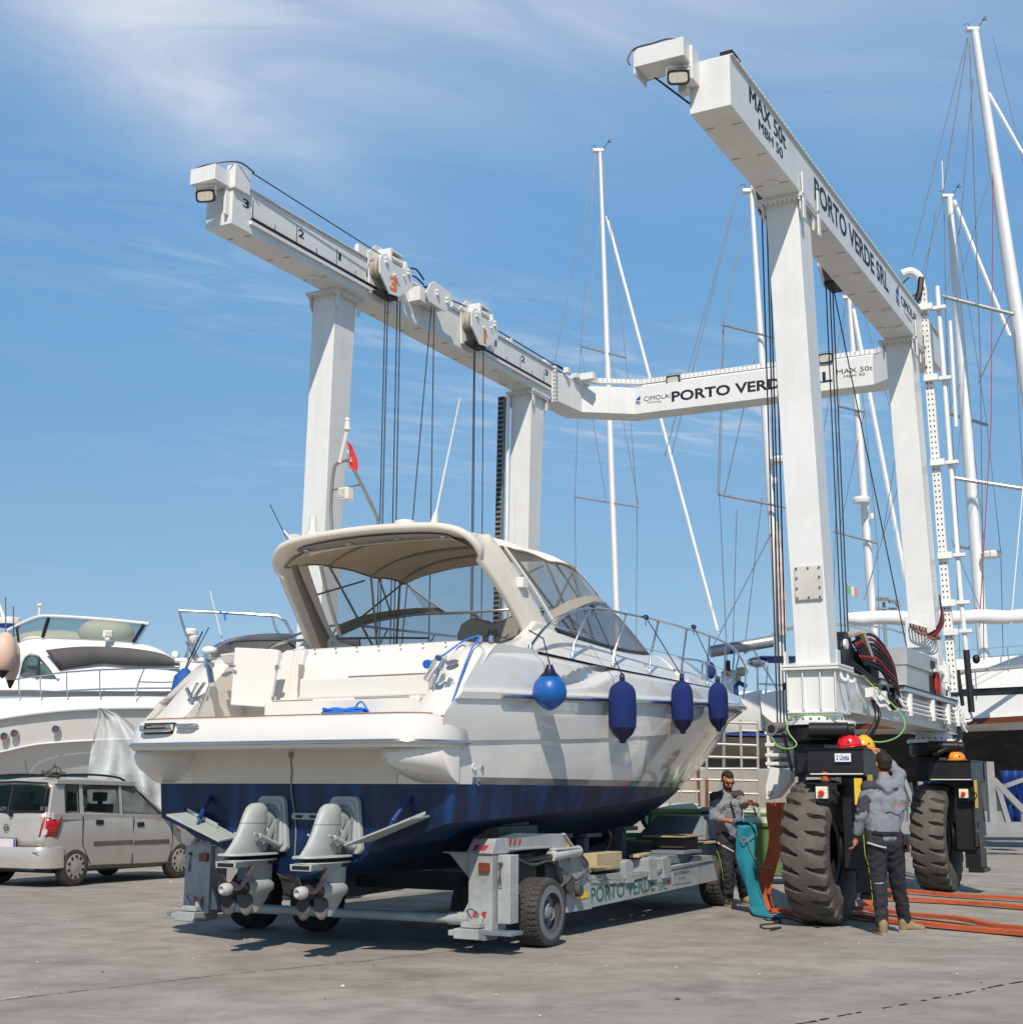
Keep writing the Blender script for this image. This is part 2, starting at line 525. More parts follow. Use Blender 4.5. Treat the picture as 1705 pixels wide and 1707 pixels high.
sw2 = tn(0.8, 8, 0.7, (0.18, 2.6, 1), 0.5, R(-62))
c5 = mixc_(rng(sw2, 0.56, 0.74, 0, 0.45), c5, (0.13, 0.118, 0.10))
c6 = mixc_(M('MULTIPLY', st, 0.75, nt_=t), c5, (0.11, 0.10, 0.085))
l(c6, p.inputs['Base Color'])
l(rng(mid, 0.3, 0.7, 0.72, 0.95), p.inputs['Roughness'])
bmp = N('ShaderNodeBump', t); bmp.inputs['Strength'].default_value = 0.5; bmp.inputs['Distance'].default_value = 0.006
hgt = M('ADD', M('MULTIPLY', fin, 0.7, nt_=t), M('MULTIPLY', mid, 1.2, nt_=t), nt_=t)
l(hgt, bmp.inputs['Height']); l(bmp.outputs[0], p.inputs['Normal'])
MATS['concrete'] = m
mb = MB().add([(-900, -60, 0), (900, -60, 0), (900, 2500, 0), (-900, 2500, 0)], [(0, 1, 2, 3)])
ground = tag(mb.build('ground', m, flat=True), 'pale weathered concrete floor of the boatyard', kind='structure')
rn = random.Random(11)
def joint(px, wid, gap):
    q = [atz(x, y) for x, y in px]; mb = MB()
    for a, b in zip(q[:-1], q[1:]):
        n_ = max(2, int((b - a).length / 0.05)); d_ = (b - a).normalized(); s_ = Vector((-d_.y, d_.x, 0)); pv = None; j = 0.0
        for k in range(n_ + 1):
            j += rn.uniform(-.006, .006); j *= .93
            c_ = a.lerp(b, k / n_) + s_ * j; w_ = wid * rn.uniform(.3, 1.5)
            cur = (c_ - s_ * w_ + Z * .004, c_ + s_ * w_ + Z * .004)
            if pv and rn.random() > gap: mb.add([pv[0], cur[0], cur[1], pv[1]], [(0, 1, 2, 3)])
            pv = cur
    return mb
joint([(-60, 1678), (0, 1670), (60, 1662), (370, 1626), (600, 1604), (760, 1585)], .006, .05).build('expansion_joint', pm('joint dirt', (0.055, 0.040, 0.028), .9), ground, flat=True, recalc=False)
joint([(-60, 1674), (0, 1668), (60, 1660)], .03, .2).build('chipped_edge', pm('broken pale concrete', (0.42, 0.38, 0.32), .9), ground, flat=True, recalc=False)
joint([(1290, 1716), (1360, 1703), (1500, 1677), (1705, 1637), (1800, 1618)], .012, .42).build('crack', pm('open crack', (0.022, 0.018, 0.015), .9), ground, flat=True, recalc=False)
gr = MB(); gd = MB()
for k in range(420):
    x, y = rn.uniform(-8, 14), 4.2 + 20 * rn.random() ** 1.6
    r_ = rn.uniform(.004, .014) * (1 if rn.random() < .9 else 2)
    mbx = gr if rn.random() < .55 else gd
    pts_ = [Vector((x + r_ * math.cos(a) * rn.uniform(.6, 1.3), y + r_ * math.sin(a) * rn.uniform(.6, 1.3), .005)) for a in [2 * PI * q / 6 for q in range(6)]]
    mbx.add(pts_ + [Vector((x, y, .005 + r_ * .5))], [(q, (q + 1) % 6, 6) for q in range(6)])
tag(gr.build('grit', pm('white paint chips', (0.62, 0.60, 0.55), .8), None, flat=True, recalc=False), 'white paint chips and pale grit scattered over the concrete', kind='stuff')
tag(gd.build('dark_grit', pm('dark grit', (0.08, 0.065, 0.05), .9), None, flat=True, recalc=False), 'dark grit and dirt crumbs scattered over the concrete', kind='stuff')
# ================================================================== the travelling boat hoist
G = thing('travel_lift', 'white straddle boat hoist with raised open gantry standing over the motor yacht', 'boat hoist', (1.89, 20.40, 0), R(-28.44))
UR, UL = 3.41, -3.245          # beam centre lines
def flange_bolts(mb, a, b, n, r=0.022, ax=(0, 0, 1), h=0.03):
    a, b = Vector(a), Vector(b)
    for i in range(n):
        p = a.lerp(b, (i + 0.5) / n)
        mb.cyl(p - Vector(ax) * h, p + Vector(ax) * h, r, n=6)
# side beams
for side, u0, u1, v1 in (('R', 3.18, 3.64, 4.72), ('L', -3.46, -3.03, 3.17)):
    mb = MB().b2((u0, -5.90, 8.505), (u1, v1, 9.085))
    mb.b2((u0 - 0.03, -5.88, 9.086), (u1 + 0.03, v1, 9.105))
    o = mb.build('side_beam', WHITE, G, bevel=0.008)
    # weld seams and inspection marks on the underside
    mk = MB()
    for k in range(12):
        v = -5.5 + k * 0.83
        if abs(v + 3.1) < 0.4 or v > v1 - .2: continue
        mk.b2((u0 + 0.03, v, 8.497), (u0 + 0.13, v + 0.010, 8.504)); mk.b2((u1 - 0.14, v + 0.02, 8.497), (u1 - 0.03, v + 0.03, 8.504))
    mk.build('weld_seam', pm('weld', (0.42, 0.38, 0.3), 0.7), o)
    sm_ = MB()
    for v in (-4.45, -1.35, 1.75):
        sm_.b2((u0 - 0.002, v, 8.51), (u0 + 0.001, v + 0.012, 9.08)); sm_.b2((u1 - 0.001, v, 8.51), (u1 + 0.002, v + 0.012, 9.08))
    sm_.build('weld_seam', pm('painted weld', (0.56, 0.56, 0.53), 0.5), o)
    d = MB()
    for v in (-3.85, 2.1):
        d.lathe([(0.10, 0), (0.10, 0.012), (0.085, 0.016), (0.02, 0.016), (0.02, 0.03), (0.0, 0.03)], ((u0 + u1) / 2, v, 8.504), (0, 0, -1), 20)
    d.build('cover_disc', WHITE, o)
# rear tail of the left beam, plate joint and cranked cross beam
mb = MB()
def xs(u_in, v_in, u_out, v_out):
    return [(u_in, v_in, 8.505), (u_out, v_out, 8.505), (u_out, v_out, 9.03), (u_in, v_in, 9.03)]
mb.loft([xs(-3.03, 3.30, -3.46, 3.30), xs(-2.95, 4.27, -3.42, 4.53), xs(-2.12, 4.87, -2.30, 5.37), xs(2.41, 5.00, 2.50, 5.47), xs(3.165, 4.45, 3.165, 5.0)], closed=True, caps=True)
xb = mb.build('cross_beam', WHITE, G, bevel=0.006)
jb = MB().b2((-3.50, 3.175, 8.44), (-2.97, 3.215, 9.13)).b2((-3.50, 3.225, 8.44), (-2.97, 3.265, 9.13))
jb.b2((-3.44, 3.20, 8.51), (-3.05, 3.31, 9.02))
jb.build('joint_plate', WHITE, G, bevel=0.004)
bo_ = MB()
for k in range(9):
    z = 8.49 + k * 0.073
    for v in (3.165, 3.275):
        bo_.cyl((-2.99, v - 0.012, z), (-2.99, v + 0.012, z), 0.014, n=6)
    bo_.cyl((-2.965, 3.195, z), (-2.955, 3.195, z), 0.013, n=6)
    bo_.cyl((-2.965, 3.245, z), (-2.955, 3.245, z), 0.013, n=6)
bo_.build('bolt_row', pm('dull bolts', (0.25, 0.25, 0.24), 0.5, metal=0.7), G)
# chain tray, pipe and lamps along the cross beam
mb = MB(); hl = MB()
pth = [(-2.95, 3.9, 9.13), (-2.80, 4.55, 9.17), (-2.05, 5.05, 9.17), (2.45, 5.22, 9.17), (3.05, 4.85, 9.17)]
for a, b in zip(pth[:-1], pth[1:]):
    mb.bar(Vector(a), Vector(b), 0.13, 0.085)
    ln = (Vector(b) - Vector(a)); n = max(1, int(ln.length / 0.085)); d = ln.normalized(); s_ = d.cross(Z) * 0.061
    for k in range(n):
        p = Vector(a) + ln * ((k + 0.5) / n) + s_
        for dz in (-0.018, 0.022):
            hl.box(p + Z * dz, (0.022, 0.014, 0.014), Matrix(((d.x, s_.normalized().x, 0), (d.y, s_.normalized().y, 0), (0, 0, 1))))
tr = mb.build('cable_tray', WHITE2, xb)
hl.build('slot_row', pm('shaded slot', (0.10, 0.10, 0.10), .7), tr)
MB().tube([(-2.0, 5.0, 9.075), (2.4, 5.12, 9.075)], 0.028, 8).build('pipe', WHITE2, xb)
MB().tube([(-3.1, 3.35, 9.07), (-2.98, 4.1, 9.07), (-2.9, 4.45, 9.07)], 0.035, 10).build('pipe', WHITE2, xb)
MB().b2((-2.97, 4.02, 9.06), (-2.60, 4.16, 9.19)).build('junction_box', WHITE2, G, bevel=0.006)
for u in (0.32,):
    s_ = MB().b2((0.20, 5.135, 9.135), (0.62, 5.14, 9.205)).build('warning_sticker', WHITE2, xb)
    st = MB()
    for k in range(2):
        x = 0.30 + k * 0.09
        st.add([(x, 5.128, 9.145), (x + 0.05, 5.128, 9.145), (x + 0.01, 5.128, 9.195), (x - 0.04, 5.128, 9.195)], [(0, 1, 2, 3)])
    st.build('red_stripe', REDP, s_)
def floodlight(p, yaw, parent, tilt=0.5, scale=1.0, scoop=True):
    """black LED work lamp hung by a bracket; looks along -Y before the turn"""
    e = bpy.data.objects.new('floodlight', None); COL.objects.link(e); e.parent = parent
    e.location = p; e.rotation_euler = (tilt, 0, yaw); e.scale = (scale,) * 3
    b = MB()
    def ring(y, w_, h_, r=0.05):
        pts = []
        for k in range(24):
            t = 2 * PI * k / 24
            cx_, sx_ = math.cos(t), math.sin(t)
            pts.append((math.copysign(abs(cx_) ** 0.45, cx_) * w_, y, math.copysign(abs(sx_) ** 0.45, sx_) * h_))
        return pts
    b.loft([ring(0.09, 0.09, 0.05), ring(0.06, 0.14, 0.09), ring(-0.03, 0.16, 0.105), ring(-0.06, 0.16, 0.105), ring(-0.06, 0.14, 0.085), ring(-0.045, 0.135, 0.08)], closed=True, caps=True)
    for k in range(7):
        b.box((-0.12 + k * 0.04, 0.07, 0.06), (0.012, 0.10, 0.09))
    b.build('lamp_housing', BLACK, e)
    g = MB(); g.add(ring(-0.051, 0.132, 0.077), [tuple(range(24))]); g.build('lens', GLASSL, e)
    h = MB().bar((-0.165, 0, 0.0), (-0.165, 0.02, 0.15), 0.01, 0.05).bar((0.165, 0, 0.0), (0.165, 0.02, 0.15), 0.01, 0.05).b2((-0.17, -0.01, 0.15), (0.17, 0.05, 0.16))
    h.build('bracket', STAIN, e)
    return e
# lamp brackets at the front ends of the beams
MB().b2((2.70, -6.28, 8.99), (3.27, -5.95, 9.20)).b2((2.70, -6.28, 8.91), (2.72, -5.95, 8.99)).b2((3.10, -6.02, 8.72), (3.20, -5.905, 9.0)).b2((3.18, -6.1, 8.80), (3.30, -5.905, 9.19)).build('lamp_arm', WHITE, G, bevel=0.006)
floodlight((3.16, -6.16, 8.81), R(22), G, tilt=0.30, scale=0.74)
MB().b2((-3.47, -6.22, 8.99), (-3.06, -5.93, 9.20)).b2((-3.12, -5.97, 8.62), (-3.08, -5.905, 9.0)).b2((-3.12, -5.93, 8.98), (-2.98, -5.62, 9.30)).build('lamp_arm', WHITE, G, bevel=0.006)
floodlight((-3.22, -6.18, 8.80), R(18), G, tilt=0.30, scale=0.78)
MB().tube(smooth_pts([(3.25, -6.1, 9.20), (3.1, -6.2, 9.26), (2.9, -6.25, 9.23), (2.72, -6.29, 9.20), (2.66, -6.33, 9.08), (2.68, -6.33, 9.0)]), 0.010, 6).tube(smooth_pts([(3.3, -5.8, 9.12), (3.4, -5.7, 9.16), (3.5, -5.85, 9.11)]), 0.010, 6).tube([(2.93, -6.25, 8.83), (3.19, -5.92, 8.62)], 0.012, 6).build('lamp_cable', BLACK, G)
MB().tube(smooth_pts([(-3.4, -6.2, 9.21), (-3.25, -6.15, 9.25), (-3.05, -6.0, 9.31), (-2.95, -5.85, 9.33), (-2.9, -5.65, 9.27)]), 0.010, 6).build('lamp_cable', BLACK, G)
MB().b2((3.52, -5.86, 9.105), (3.66, -5.6, 9.16)).build('end_stop', BLACK, G)
for u, tl in ((-1.36, 0.1), (1.58, 0.1)):
    floodlight((u, 4.98, 9.10), 0.0, G, tilt=tl, scale=0.85)
# rail flange + inner walkway strip (outer top edge of the right beam is toothed)
tb = MB()
for k in range(96):
    tb.box((3.662, -5.7 + k * 0.104, 9.108), (0.014, 0.05, 0.016))
tb.build('rack_edge', WHITE2, G)
# legs
def leg(uc, vc, fb, sp):
    """tapered box leg: uc,vc top centre, fb = -1 front / +1 rear, sp = outward lean per metre"""
    mb = MB()
    secs = []
    for z in (8.50, 2.84):
        t = 8.5 - z
        hw, hd = 0.20, lerp(0.26, 0.18, t / 5.66)
        cu, cv = uc + sp * t, vc + 0.004 * fb * t
        secs.append([(cu - hw, cv - hd, z), (cu + hw, cv - hd, z), (cu + hw, cv + hd, z), (cu - hw, cv + hd, z)])
    mb.loft(secs, closed=True, caps=True)
    o = mb.build('leg', WHITE, G, bevel=0.012)
    f = MB().b2((uc - 0.285, vc - 0.34, 8.455), (uc + 0.285, vc + 0.34, 8.478)).b2((uc - 0.285, vc - 0.34, 8.482), (uc + 0.285, vc + 0.34, 8.503))
    for du in (-0.235, 0.235):
        for dv in (-0.31, 0.31):
            f.prism([(uc + du, vc + dv * 0.72, 8.455), (uc + du, vc + dv * 0.99, 8.455), (uc + du, vc + dv * 0.99, 8.30), (uc + du, vc + dv * 0.80, 8.22), (uc + du, vc + dv * 0.72, 8.22)], (0.018, 0, 0))
    fl = f.build('top_flange', WHITE, o, bevel=0.003)
    b = MB()
    for dv in (-0.315, 0.315):
        flange_bolts(b, (uc - 0.27, vc + dv, 8.455), (uc + 0.27, vc + dv, 8.455), 9, 0.016, h=0.035)
    for du in (-0.262, 0.262):
        flange_bolts(b, (uc + du, vc - 0.30, 8.455), (uc + du, vc + 0.30, 8.455), 10, 0.016, h=0.035)
    b.build('bolt_row', WHITE2, fl)
    return o
legs = [leg(3.385, -3.13, -1, 0.028), leg(3.365, 2.92, 1, 0.028), leg(-3.43, -3.08, -1, -0.026), leg(-3.30, 2.74, 1, -0.030)]
# perforated gusset tabs on the outer face of the right hand flanges
for vv in (-3.44, 2.62):
    g = MB()
    for z0, dv, du in ((8.50, 0.0, 0.245), (8.18, 0.0, 0.245), (8.50, 0.60, 0.255), (8.18, 0.60, 0.255)):
        g.b2((UR + du, vv + dv, z0), (UR + du + 0.02, vv + dv + 0.10, z0 + 0.27))
    gg = g.build('gusset_tab', WHITE, legs[0] if vv < 0 else legs[1], bevel=0.004)
# inspection plate on the front right leg, patch plate on the rear right leg
ip = MB().b2((3.375, -3.375, 3.58), (3.70, -3.345, 3.98)).build('inspection_plate', pm('weathered cover plate', (0.52, 0.50, 0.46), 0.6, var=0.1, dirt=0.5, dirt_col=(0.34, 0.29, 0.23), ds=4), legs[0], bevel=0.02)
b = MB()
for du, dz in ((0.03, 0.03), (0.165, 0.03), (0.295, 0.03), (0.03, 0.37), (0.165, 0.37), (0.295, 0.37), (0.03, 0.14), (0.03, 0.26), (0.295, 0.14), (0.295, 0.26)):
    b.cyl((3.375 + du, -3.39, 3.58 + dz), (3.375 + du, -3.37, 3.58 + dz), 0.012, n=6)
b.build('screw', pm('rusty screw', (0.10, 0.08, 0.06), 0.6), ip)
pp = MB().b2((3.25, 2.700, 3.60), (3.62, 2.718, 4.08)).build('patch_plate', WHITE, legs[1], bevel=0.006)
hz = MB(); hz2 = MB(); hzr = MB()
for k in range(6):
    z = 3.98 - k * 0.015; u = 3.34 + k * 0.045
    hz2.cyl((u, 2.70, z), (u, 2.62, z - 0.02), 0.018, n=8)
    (hzr if k in (2, 4) else hz).tube(smooth_pts([(u, 2.62, z - 0.02), (u + 0.06, 2.56, z - 0.12 - k * 0.01), (u + 0.2, 2.60, z - 0.20), (3.68 + k * 0.006, 2.75, z - 0.12), (3.74 + k * 0.008, 2.95, z + 0.10), (3.72, 3.05, z + 0.45)]), 0.012, 6)
hz.build('hose', HOSEB, G); hzr.build('hose', HOSER, G); hz2.build('hose_fitting', WHITE2, pp)
# number scale and black strip on the inner face of the left beam
sc_ = MB().b2((-3.028, -5.56, 8.615), (-2.985, -2.1, 8.665)).b2((-3.028, 0.10, 8.615), (-2.985, 3.05, 8.665)).build('scale_rail', WHITE, G)
MB().b2((-3.02, -5.54, 8.668), (-2.982, -2.1, 8.71)).b2((-3.02, 0.12, 8.668), (-2.982, 3.05, 8.71)).build('rubbing_strip', BLACK, G)
tk = MB()
for v, h in ((-5.5, .26), (-5.03, .10), (-4.56, .26), (-4.1, .10), (-3.63, .26), (-3.16, .10), (0.95, .22), (1.42, .10), (1.92, .24), (2.37, .10), (2.83, .24)):
    tk.b2((-3.03, v, 8.715), (-3.026, v + 0.010, 8.715 + h))
tk.b2((-3.03, -5.5, 8.712), (-3.026, -2.8, 8.720)); tk.b2((-3.03, 0.95, 8.712), (-3.026, 2.84, 8.720))
tk.build('scale_mark', INK, G)
for s_, v, zb in (('3', -5.70, 8.82), ('2', -4.52, 8.84), ('1', -3.58, 8.83), ('0', -2.88, 8.80), ('1', 1.00, 8.88), ('2', 1.96, 8.88), ('3', 2.87, 8.88)):
    lettering(s_, 0.11, (-3.03, v, zb), (0, 1, 0), (0, 0, 1), G, INK, bold=0.02, width=0.13 if s_ != '1' else 0.06, name='number_mark')
# writing
xo, X1, Z1 = 3.64, (0, 1, 0), (0, 0, 1)
for d_, t_ in ((0, .003), (.018, .004)):
    lettering('MAX 50t', 0.20, (xo, -5.285 + d_, 8.83), X1, Z1, G, INK, width=1.30, depth=t_)
    lettering('MBH 50', 0.125, (xo, -4.982 + d_ * .6, 8.645), X1, Z1, G, INK, width=0.86, depth=t_)
    lettering('CIMOLAI', 0.15, (xo, 1.78 + d_ * .7, 8.77), X1, Z1, G, INK, width=1.02, depth=t_)
lettering('PORTO VERDE SRL', 0.28, (xo, -2.82, 8.68), X1, Z1, G, INK, width=3.80, bold=0.025)
lettering('Technology', 0.055, (xo, 1.95, 8.67), X1, Z1, G, INK, width=0.52)
V5 = (-2.12, 4.87); V6 = (2.41, 5.00); dxb = Vector((V6[0] - V5[0], V6[1] - V5[1], 0)).normalized()
def onx(u, z): return (u, V5[1] + (u - V5[0]) * dxb.y / dxb.x - 0.001, z)
lettering('CIMOLAI', 0.085, onx(-1.93, 8.74), dxb, Z1, xb, INK, width=0.53, bold=0.0)
lettering('Technology', 0.034, onx(-1.87, 8.685), dxb, Z1, xb, INK, width=0.30)
lettering('PORTO', 0.185, onx(-1.37, 8.665), dxb, Z1, xb, INK, width=1.15, bold=0.03)
lettering('VERDE', 0.185, onx(-0.13, 8.665), dxb, Z1, xb, INK, width=1.04, bold=0.03)
lettering('SRL', 0.185, onx(1.08, 8.665), dxb, Z1, xb, INK, width=0.60, bold=0.03)
lettering('MAX 50t', 0.085, onx(1.76, 8.775), dxb, Z1, xb, INK, width=0.64)
lettering('MBH 50', 0.05, onx(1.88, 8.695), dxb, Z1, xb, INK, width=0.38, bold=0.0)
def emblem(o, xd, h, parent):
    """blue pointed emblem with strokes beneath"""
    o = Vector(o); xd = Vector(xd); nn = xd.cross(Z) * 0.002
    mb = MB()
    def T(p): return o + xd * p[0] * h + Z * p[1] * h + nn
    mb.add([T(p) for p in ((0, .45), (.75, 1.1), (.75, .35))], [(0, 1, 2)])
    for k in range(4):
        y = .27 - k * .13
        mb.add([T(p) for p in ((0.02, y + .07), (.38, y - .02), (.75, y - .10), (.75, y - .16), (.38, y - .09), (0.02, y))], [(0, 1, 2, 3, 4, 5)])
    mb.build('emblem', BLUEINK, parent, flat=True, recalc=False)
emblem((xo + 0.001, 1.45, 8.74), (0, 1, 0), 0.27, G)
emblem(onx(-2.10, 8.72), dxb, 0.13, xb)
# trolleys
def trolley(v0, side, num):
    """side +1: hangs on the +u face of the left beam; -1: mirrored on the right beam"""
    ub = -3.03 if side > 0 else 3.18
    def P(du, dv, z): return (ub + side * du, v0 + dv, z)
    e = bpy.data.objects.new('trolley', None); COL.objects.link(e); e.parent = G
    pl = [(-0.42, 9.02), (-0.36, 9.12), (-0.26, 9.17), (-0.16, 9.12), (-0.05, 9.08), (0.20, 9.09), (0.28, 9.14), (0.40, 9.14), (0.46, 9.05), (0.48, 8.88), (0.13, 8.62), (-0.14, 8.585), (-0.40, 8.82)]
    a = MB().prism([P(0.235, d, z) for d, z in pl], (side * 0.025, 0, 0))
    a.build('side_plate', WHITE, e, bevel=0.004)
    b = MB().prism([P(0.01, d, z) for d, z in ((-0.40, 9.18), (-0.2, 9.36), (0.12, 9.38), (0.36, 9.28), (0.50, 9.12), (0.45, 8.9), (0.2, 8.62), (-0.1, 8.60), (-0.34, 8.58), (-0.36, 8.9))], (side * 0.03, 0, 0))
    b.b2(tuple(P(-0.05, -0.62, 9.11)), tuple(P(0.02, -0.34, 9.24))) if side > 0 else b.b2(tuple(P(0.02, -0.62, 9.11)), tuple(P(-0.05, -0.34, 9.24)))
    b.build('back_plate', WHITE, e, bevel=0.004)
    c = MB()
    for dv, z, r in ((-0.27, 9.03, 0.022), (-0.27, 9.09, 0.022), (0.02, 8.88, 0.022), (-0.03, 8.91, 0.02), (0.33, 9.05, 0.022), (0.33, 9.11, 0.022), (0.22, 8.98, 0.018)):
        c.cyl(P(0.25, dv, z), P(0.30, dv, z), r, n=8)
    c.cyl(P(0.15, -0.07, 9.20), P(0.15, 0.30, 9.22), 0.055, n=14)
    c.b2(*sorted([P(0.10, -0.10, 9.1), P(0.22, -0.02, 9.30)])) if False else None
    c.box(P(0.14, -0.10, 9.20), (0.22, 0.05, 0.22)); c.box(P(0.14, 0.33, 9.16), (0.20, 0.06, 0.17)); c.box(P(0.12, 0.12, 9.31), (0.2, 0.34, 0.03))
    c.build('fittings', WHITE2, e, bevel=0.003)
    s_ = MB()
    for du in (0.09, 0.16):
        s_.lathe([(0.06, -0.03), (0.165, -0.03), (0.14, -0.012), (0.14, 0.012), (0.165, 0.03), (0.06, 0.03)], P(du, -0.225, 8.97), (1, 0, 0), 28)
        s_.lathe([(0.05, -0.03), (0.16, -0.03), (0.135, -0.012), (0.135, 0.012), (0.16, 0.03), (0.05, 0.03)], P(du, 0.22, 8.90), (1, 0, 0), 24)
    s_.build('sheave', pm('worn sheave', (0.46, 0.42, 0.34), 0.5, dirt=0.4, dirt_col=(0.1, 0.09, 0.08)), e)
    k = MB().b2(*[tuple(map(fn, P(0.05, -0.28, 8.58), P(0.21, 0.15, 8.63))) for fn in (min, max)])
    k.build('rope_slot', BLACK, e)
    if num:
        lettering(num, 0.20, P(0.262, -0.15 if num == '3' else -0.02, 8.66), (0, 1, 0), (0, 0, 1), e, ORANGE, width=0.20 if num == '3' else 0.08, bold=0.035, name='number_mark')
    return e
trolley(-2.50, 1, '3'); trolley(0.17, 1, '1')
trolley(-2.72, -1, None); trolley(0.20, -1, None)
ii = MB().prism([(-2.80, v, z) for v, z in ((-1.50, 9.13), (-1.39, 9.20), (-0.92, 9.17), (-0.86, 9.06), (-0.90, 8.92), (-1.08, 8.80), (-1.54, 8.82), (-1.64, 8.93))], (0.025, 0, 0))
ii.b2((-3.03, -1.72, 8.80), (-2.83, -1.50, 9.03)).b2((-3.0, -1.5, 8.83), (-2.80, -1.05, 8.87))
for v, z in ((-1.33, 9.06), (-1.33, 9.0), (-1.03, 9.03), (-1.03, 8.97)):
    ii.cyl((-2.78, v, z), (-2.73, v, z), 0.024, n=8)
idl = ii.build('rope_anchor', WHITE, G, bevel=0.004)
MB().b2((-2.99, -1.5, 8.86), (-2.83, -1.1, 9.1)).build('rope_slot', BLACK, idl)
MB().tube(smooth_pts([(-3.1, -2.0, 9.2), (-3.0, -1.8, 9.3), (-2.95, -1.65, 9.33), (-2.9, -1.5, 9.2)]), 0.014, 6).tube(smooth_pts([(-3.0, -1.9, 9.16), (-2.95, -1.7, 9.20), (-2.9, -1.5, 9.12)]), 0.014, 6).tube(smooth_pts([(-3.2, 3.4, 9.13), (-3.15, 3.6, 9.25), (-3.0, 3.65, 9.16)]), 0.012, 6).tube(smooth_pts([(-3.2, 3.3, 9.16), (-3.1, 3.45, 9.24), (-3.05, 3.7, 9.22)]), 0.012, 6).build('hose', HOSEB, G)
MB().box((-3.1, -1.95, 9.15), (0.10, 0.14, 0.08)).box((-3.15, 3.1, 9.17), (0.14, 0.14, 0.12)).box((-2.95, 3.62, 9.15), (0.1, 0.1, 0.1)).tube([(-3.06, -1.9, 9.13), (-3.02, -1.5, 9.13)], 0.035, 8).build('fittings', WHITE2, G, bevel=0.004)
# wire ropes and rails over the beams
rp = MB()
rp.tube([(-2.93, -5.66, 9.27), (-2.9, -2.7, 9.19)], 0.009, 6)
rp.tube([(-3.0, -0.9, 9.17), (-2.95, -0.1, 9.22)], 0.012, 6)
rp.tube([(-3.05, 0.6, 9.20), (-3.02, 3.9, 9.17)], 0.013, 6); rp.tube([(-3.12, 0.6, 9.17), (-3.09, 3.9, 9.14)], 0.013, 6)
rp.build('wire_rope', ROPE, G)
MB().tube([(-3.10, 0.6, 9.12), (-3.06, 3.0, 9.12)], 0.024, 8).tube([(-3.2, 3.2, 9.13), (-3.05, 4.2, 9.13)], 0.03, 8).b2((-3.12, 1.55, 9.10), (-3.02, 1.62, 9.19)).build('pipe', WHITE2, G)
rp = MB()
for u, v, zt, ub, vb, zb in ((-2.86, -2.62, 8.62, -2.86, -2.62, 1.2), (-2.86, -2.55, 8.62, -2.86, -2.56, 1.2), (-2.86, -2.30, 8.62, -2.86, -2.28, 1.2), (-2.86, -2.22, 8.62, -2.86, -2.18, 1.2),
                            (-2.88, -1.30, 8.85, -2.8, -2.35, 1.2), (-2.88, -1.22, 8.85, -2.85, -1.26, 1.2), (-2.86, 0.03, 8.62, -2.86, 0.05, 1.2), (-2.86, 0.31, 8.62, -2.86, 0.34, 1.2), (-2.86, 0.00, 8.62, -2.86, -0.02, 1.2)):
    rp.tube([(u, v, zt), (ub, vb, zb)], 0.0095, 6)
for i, (dv, du) in enumerate(((-0.10, 0.0), (-0.04, 0.07), (0.10, 0.0), (0.15, 0.07))):
    rp.tube([(2.97 + du, -2.76 + dv, 8.62), (2.90 + du, -2.62 + dv * 0.6, 2.10)], 0.0095, 6)
for i, (dv, du) in enumerate(((-0.08, 0.0), (0.05, 0.06), (0.12, 0.0))):
    rp.tube([(2.97 + du, 0.10 + dv, 8.62), (2.98 + du, 0.12 + dv, 1.3)], 0.0095, 6)
rp.tube([(3.02, 0.22, 8.62), (3.65, 1.1, 3.2)], 0.009, 6)
rp.build('hoist_rope', ROPE, G)
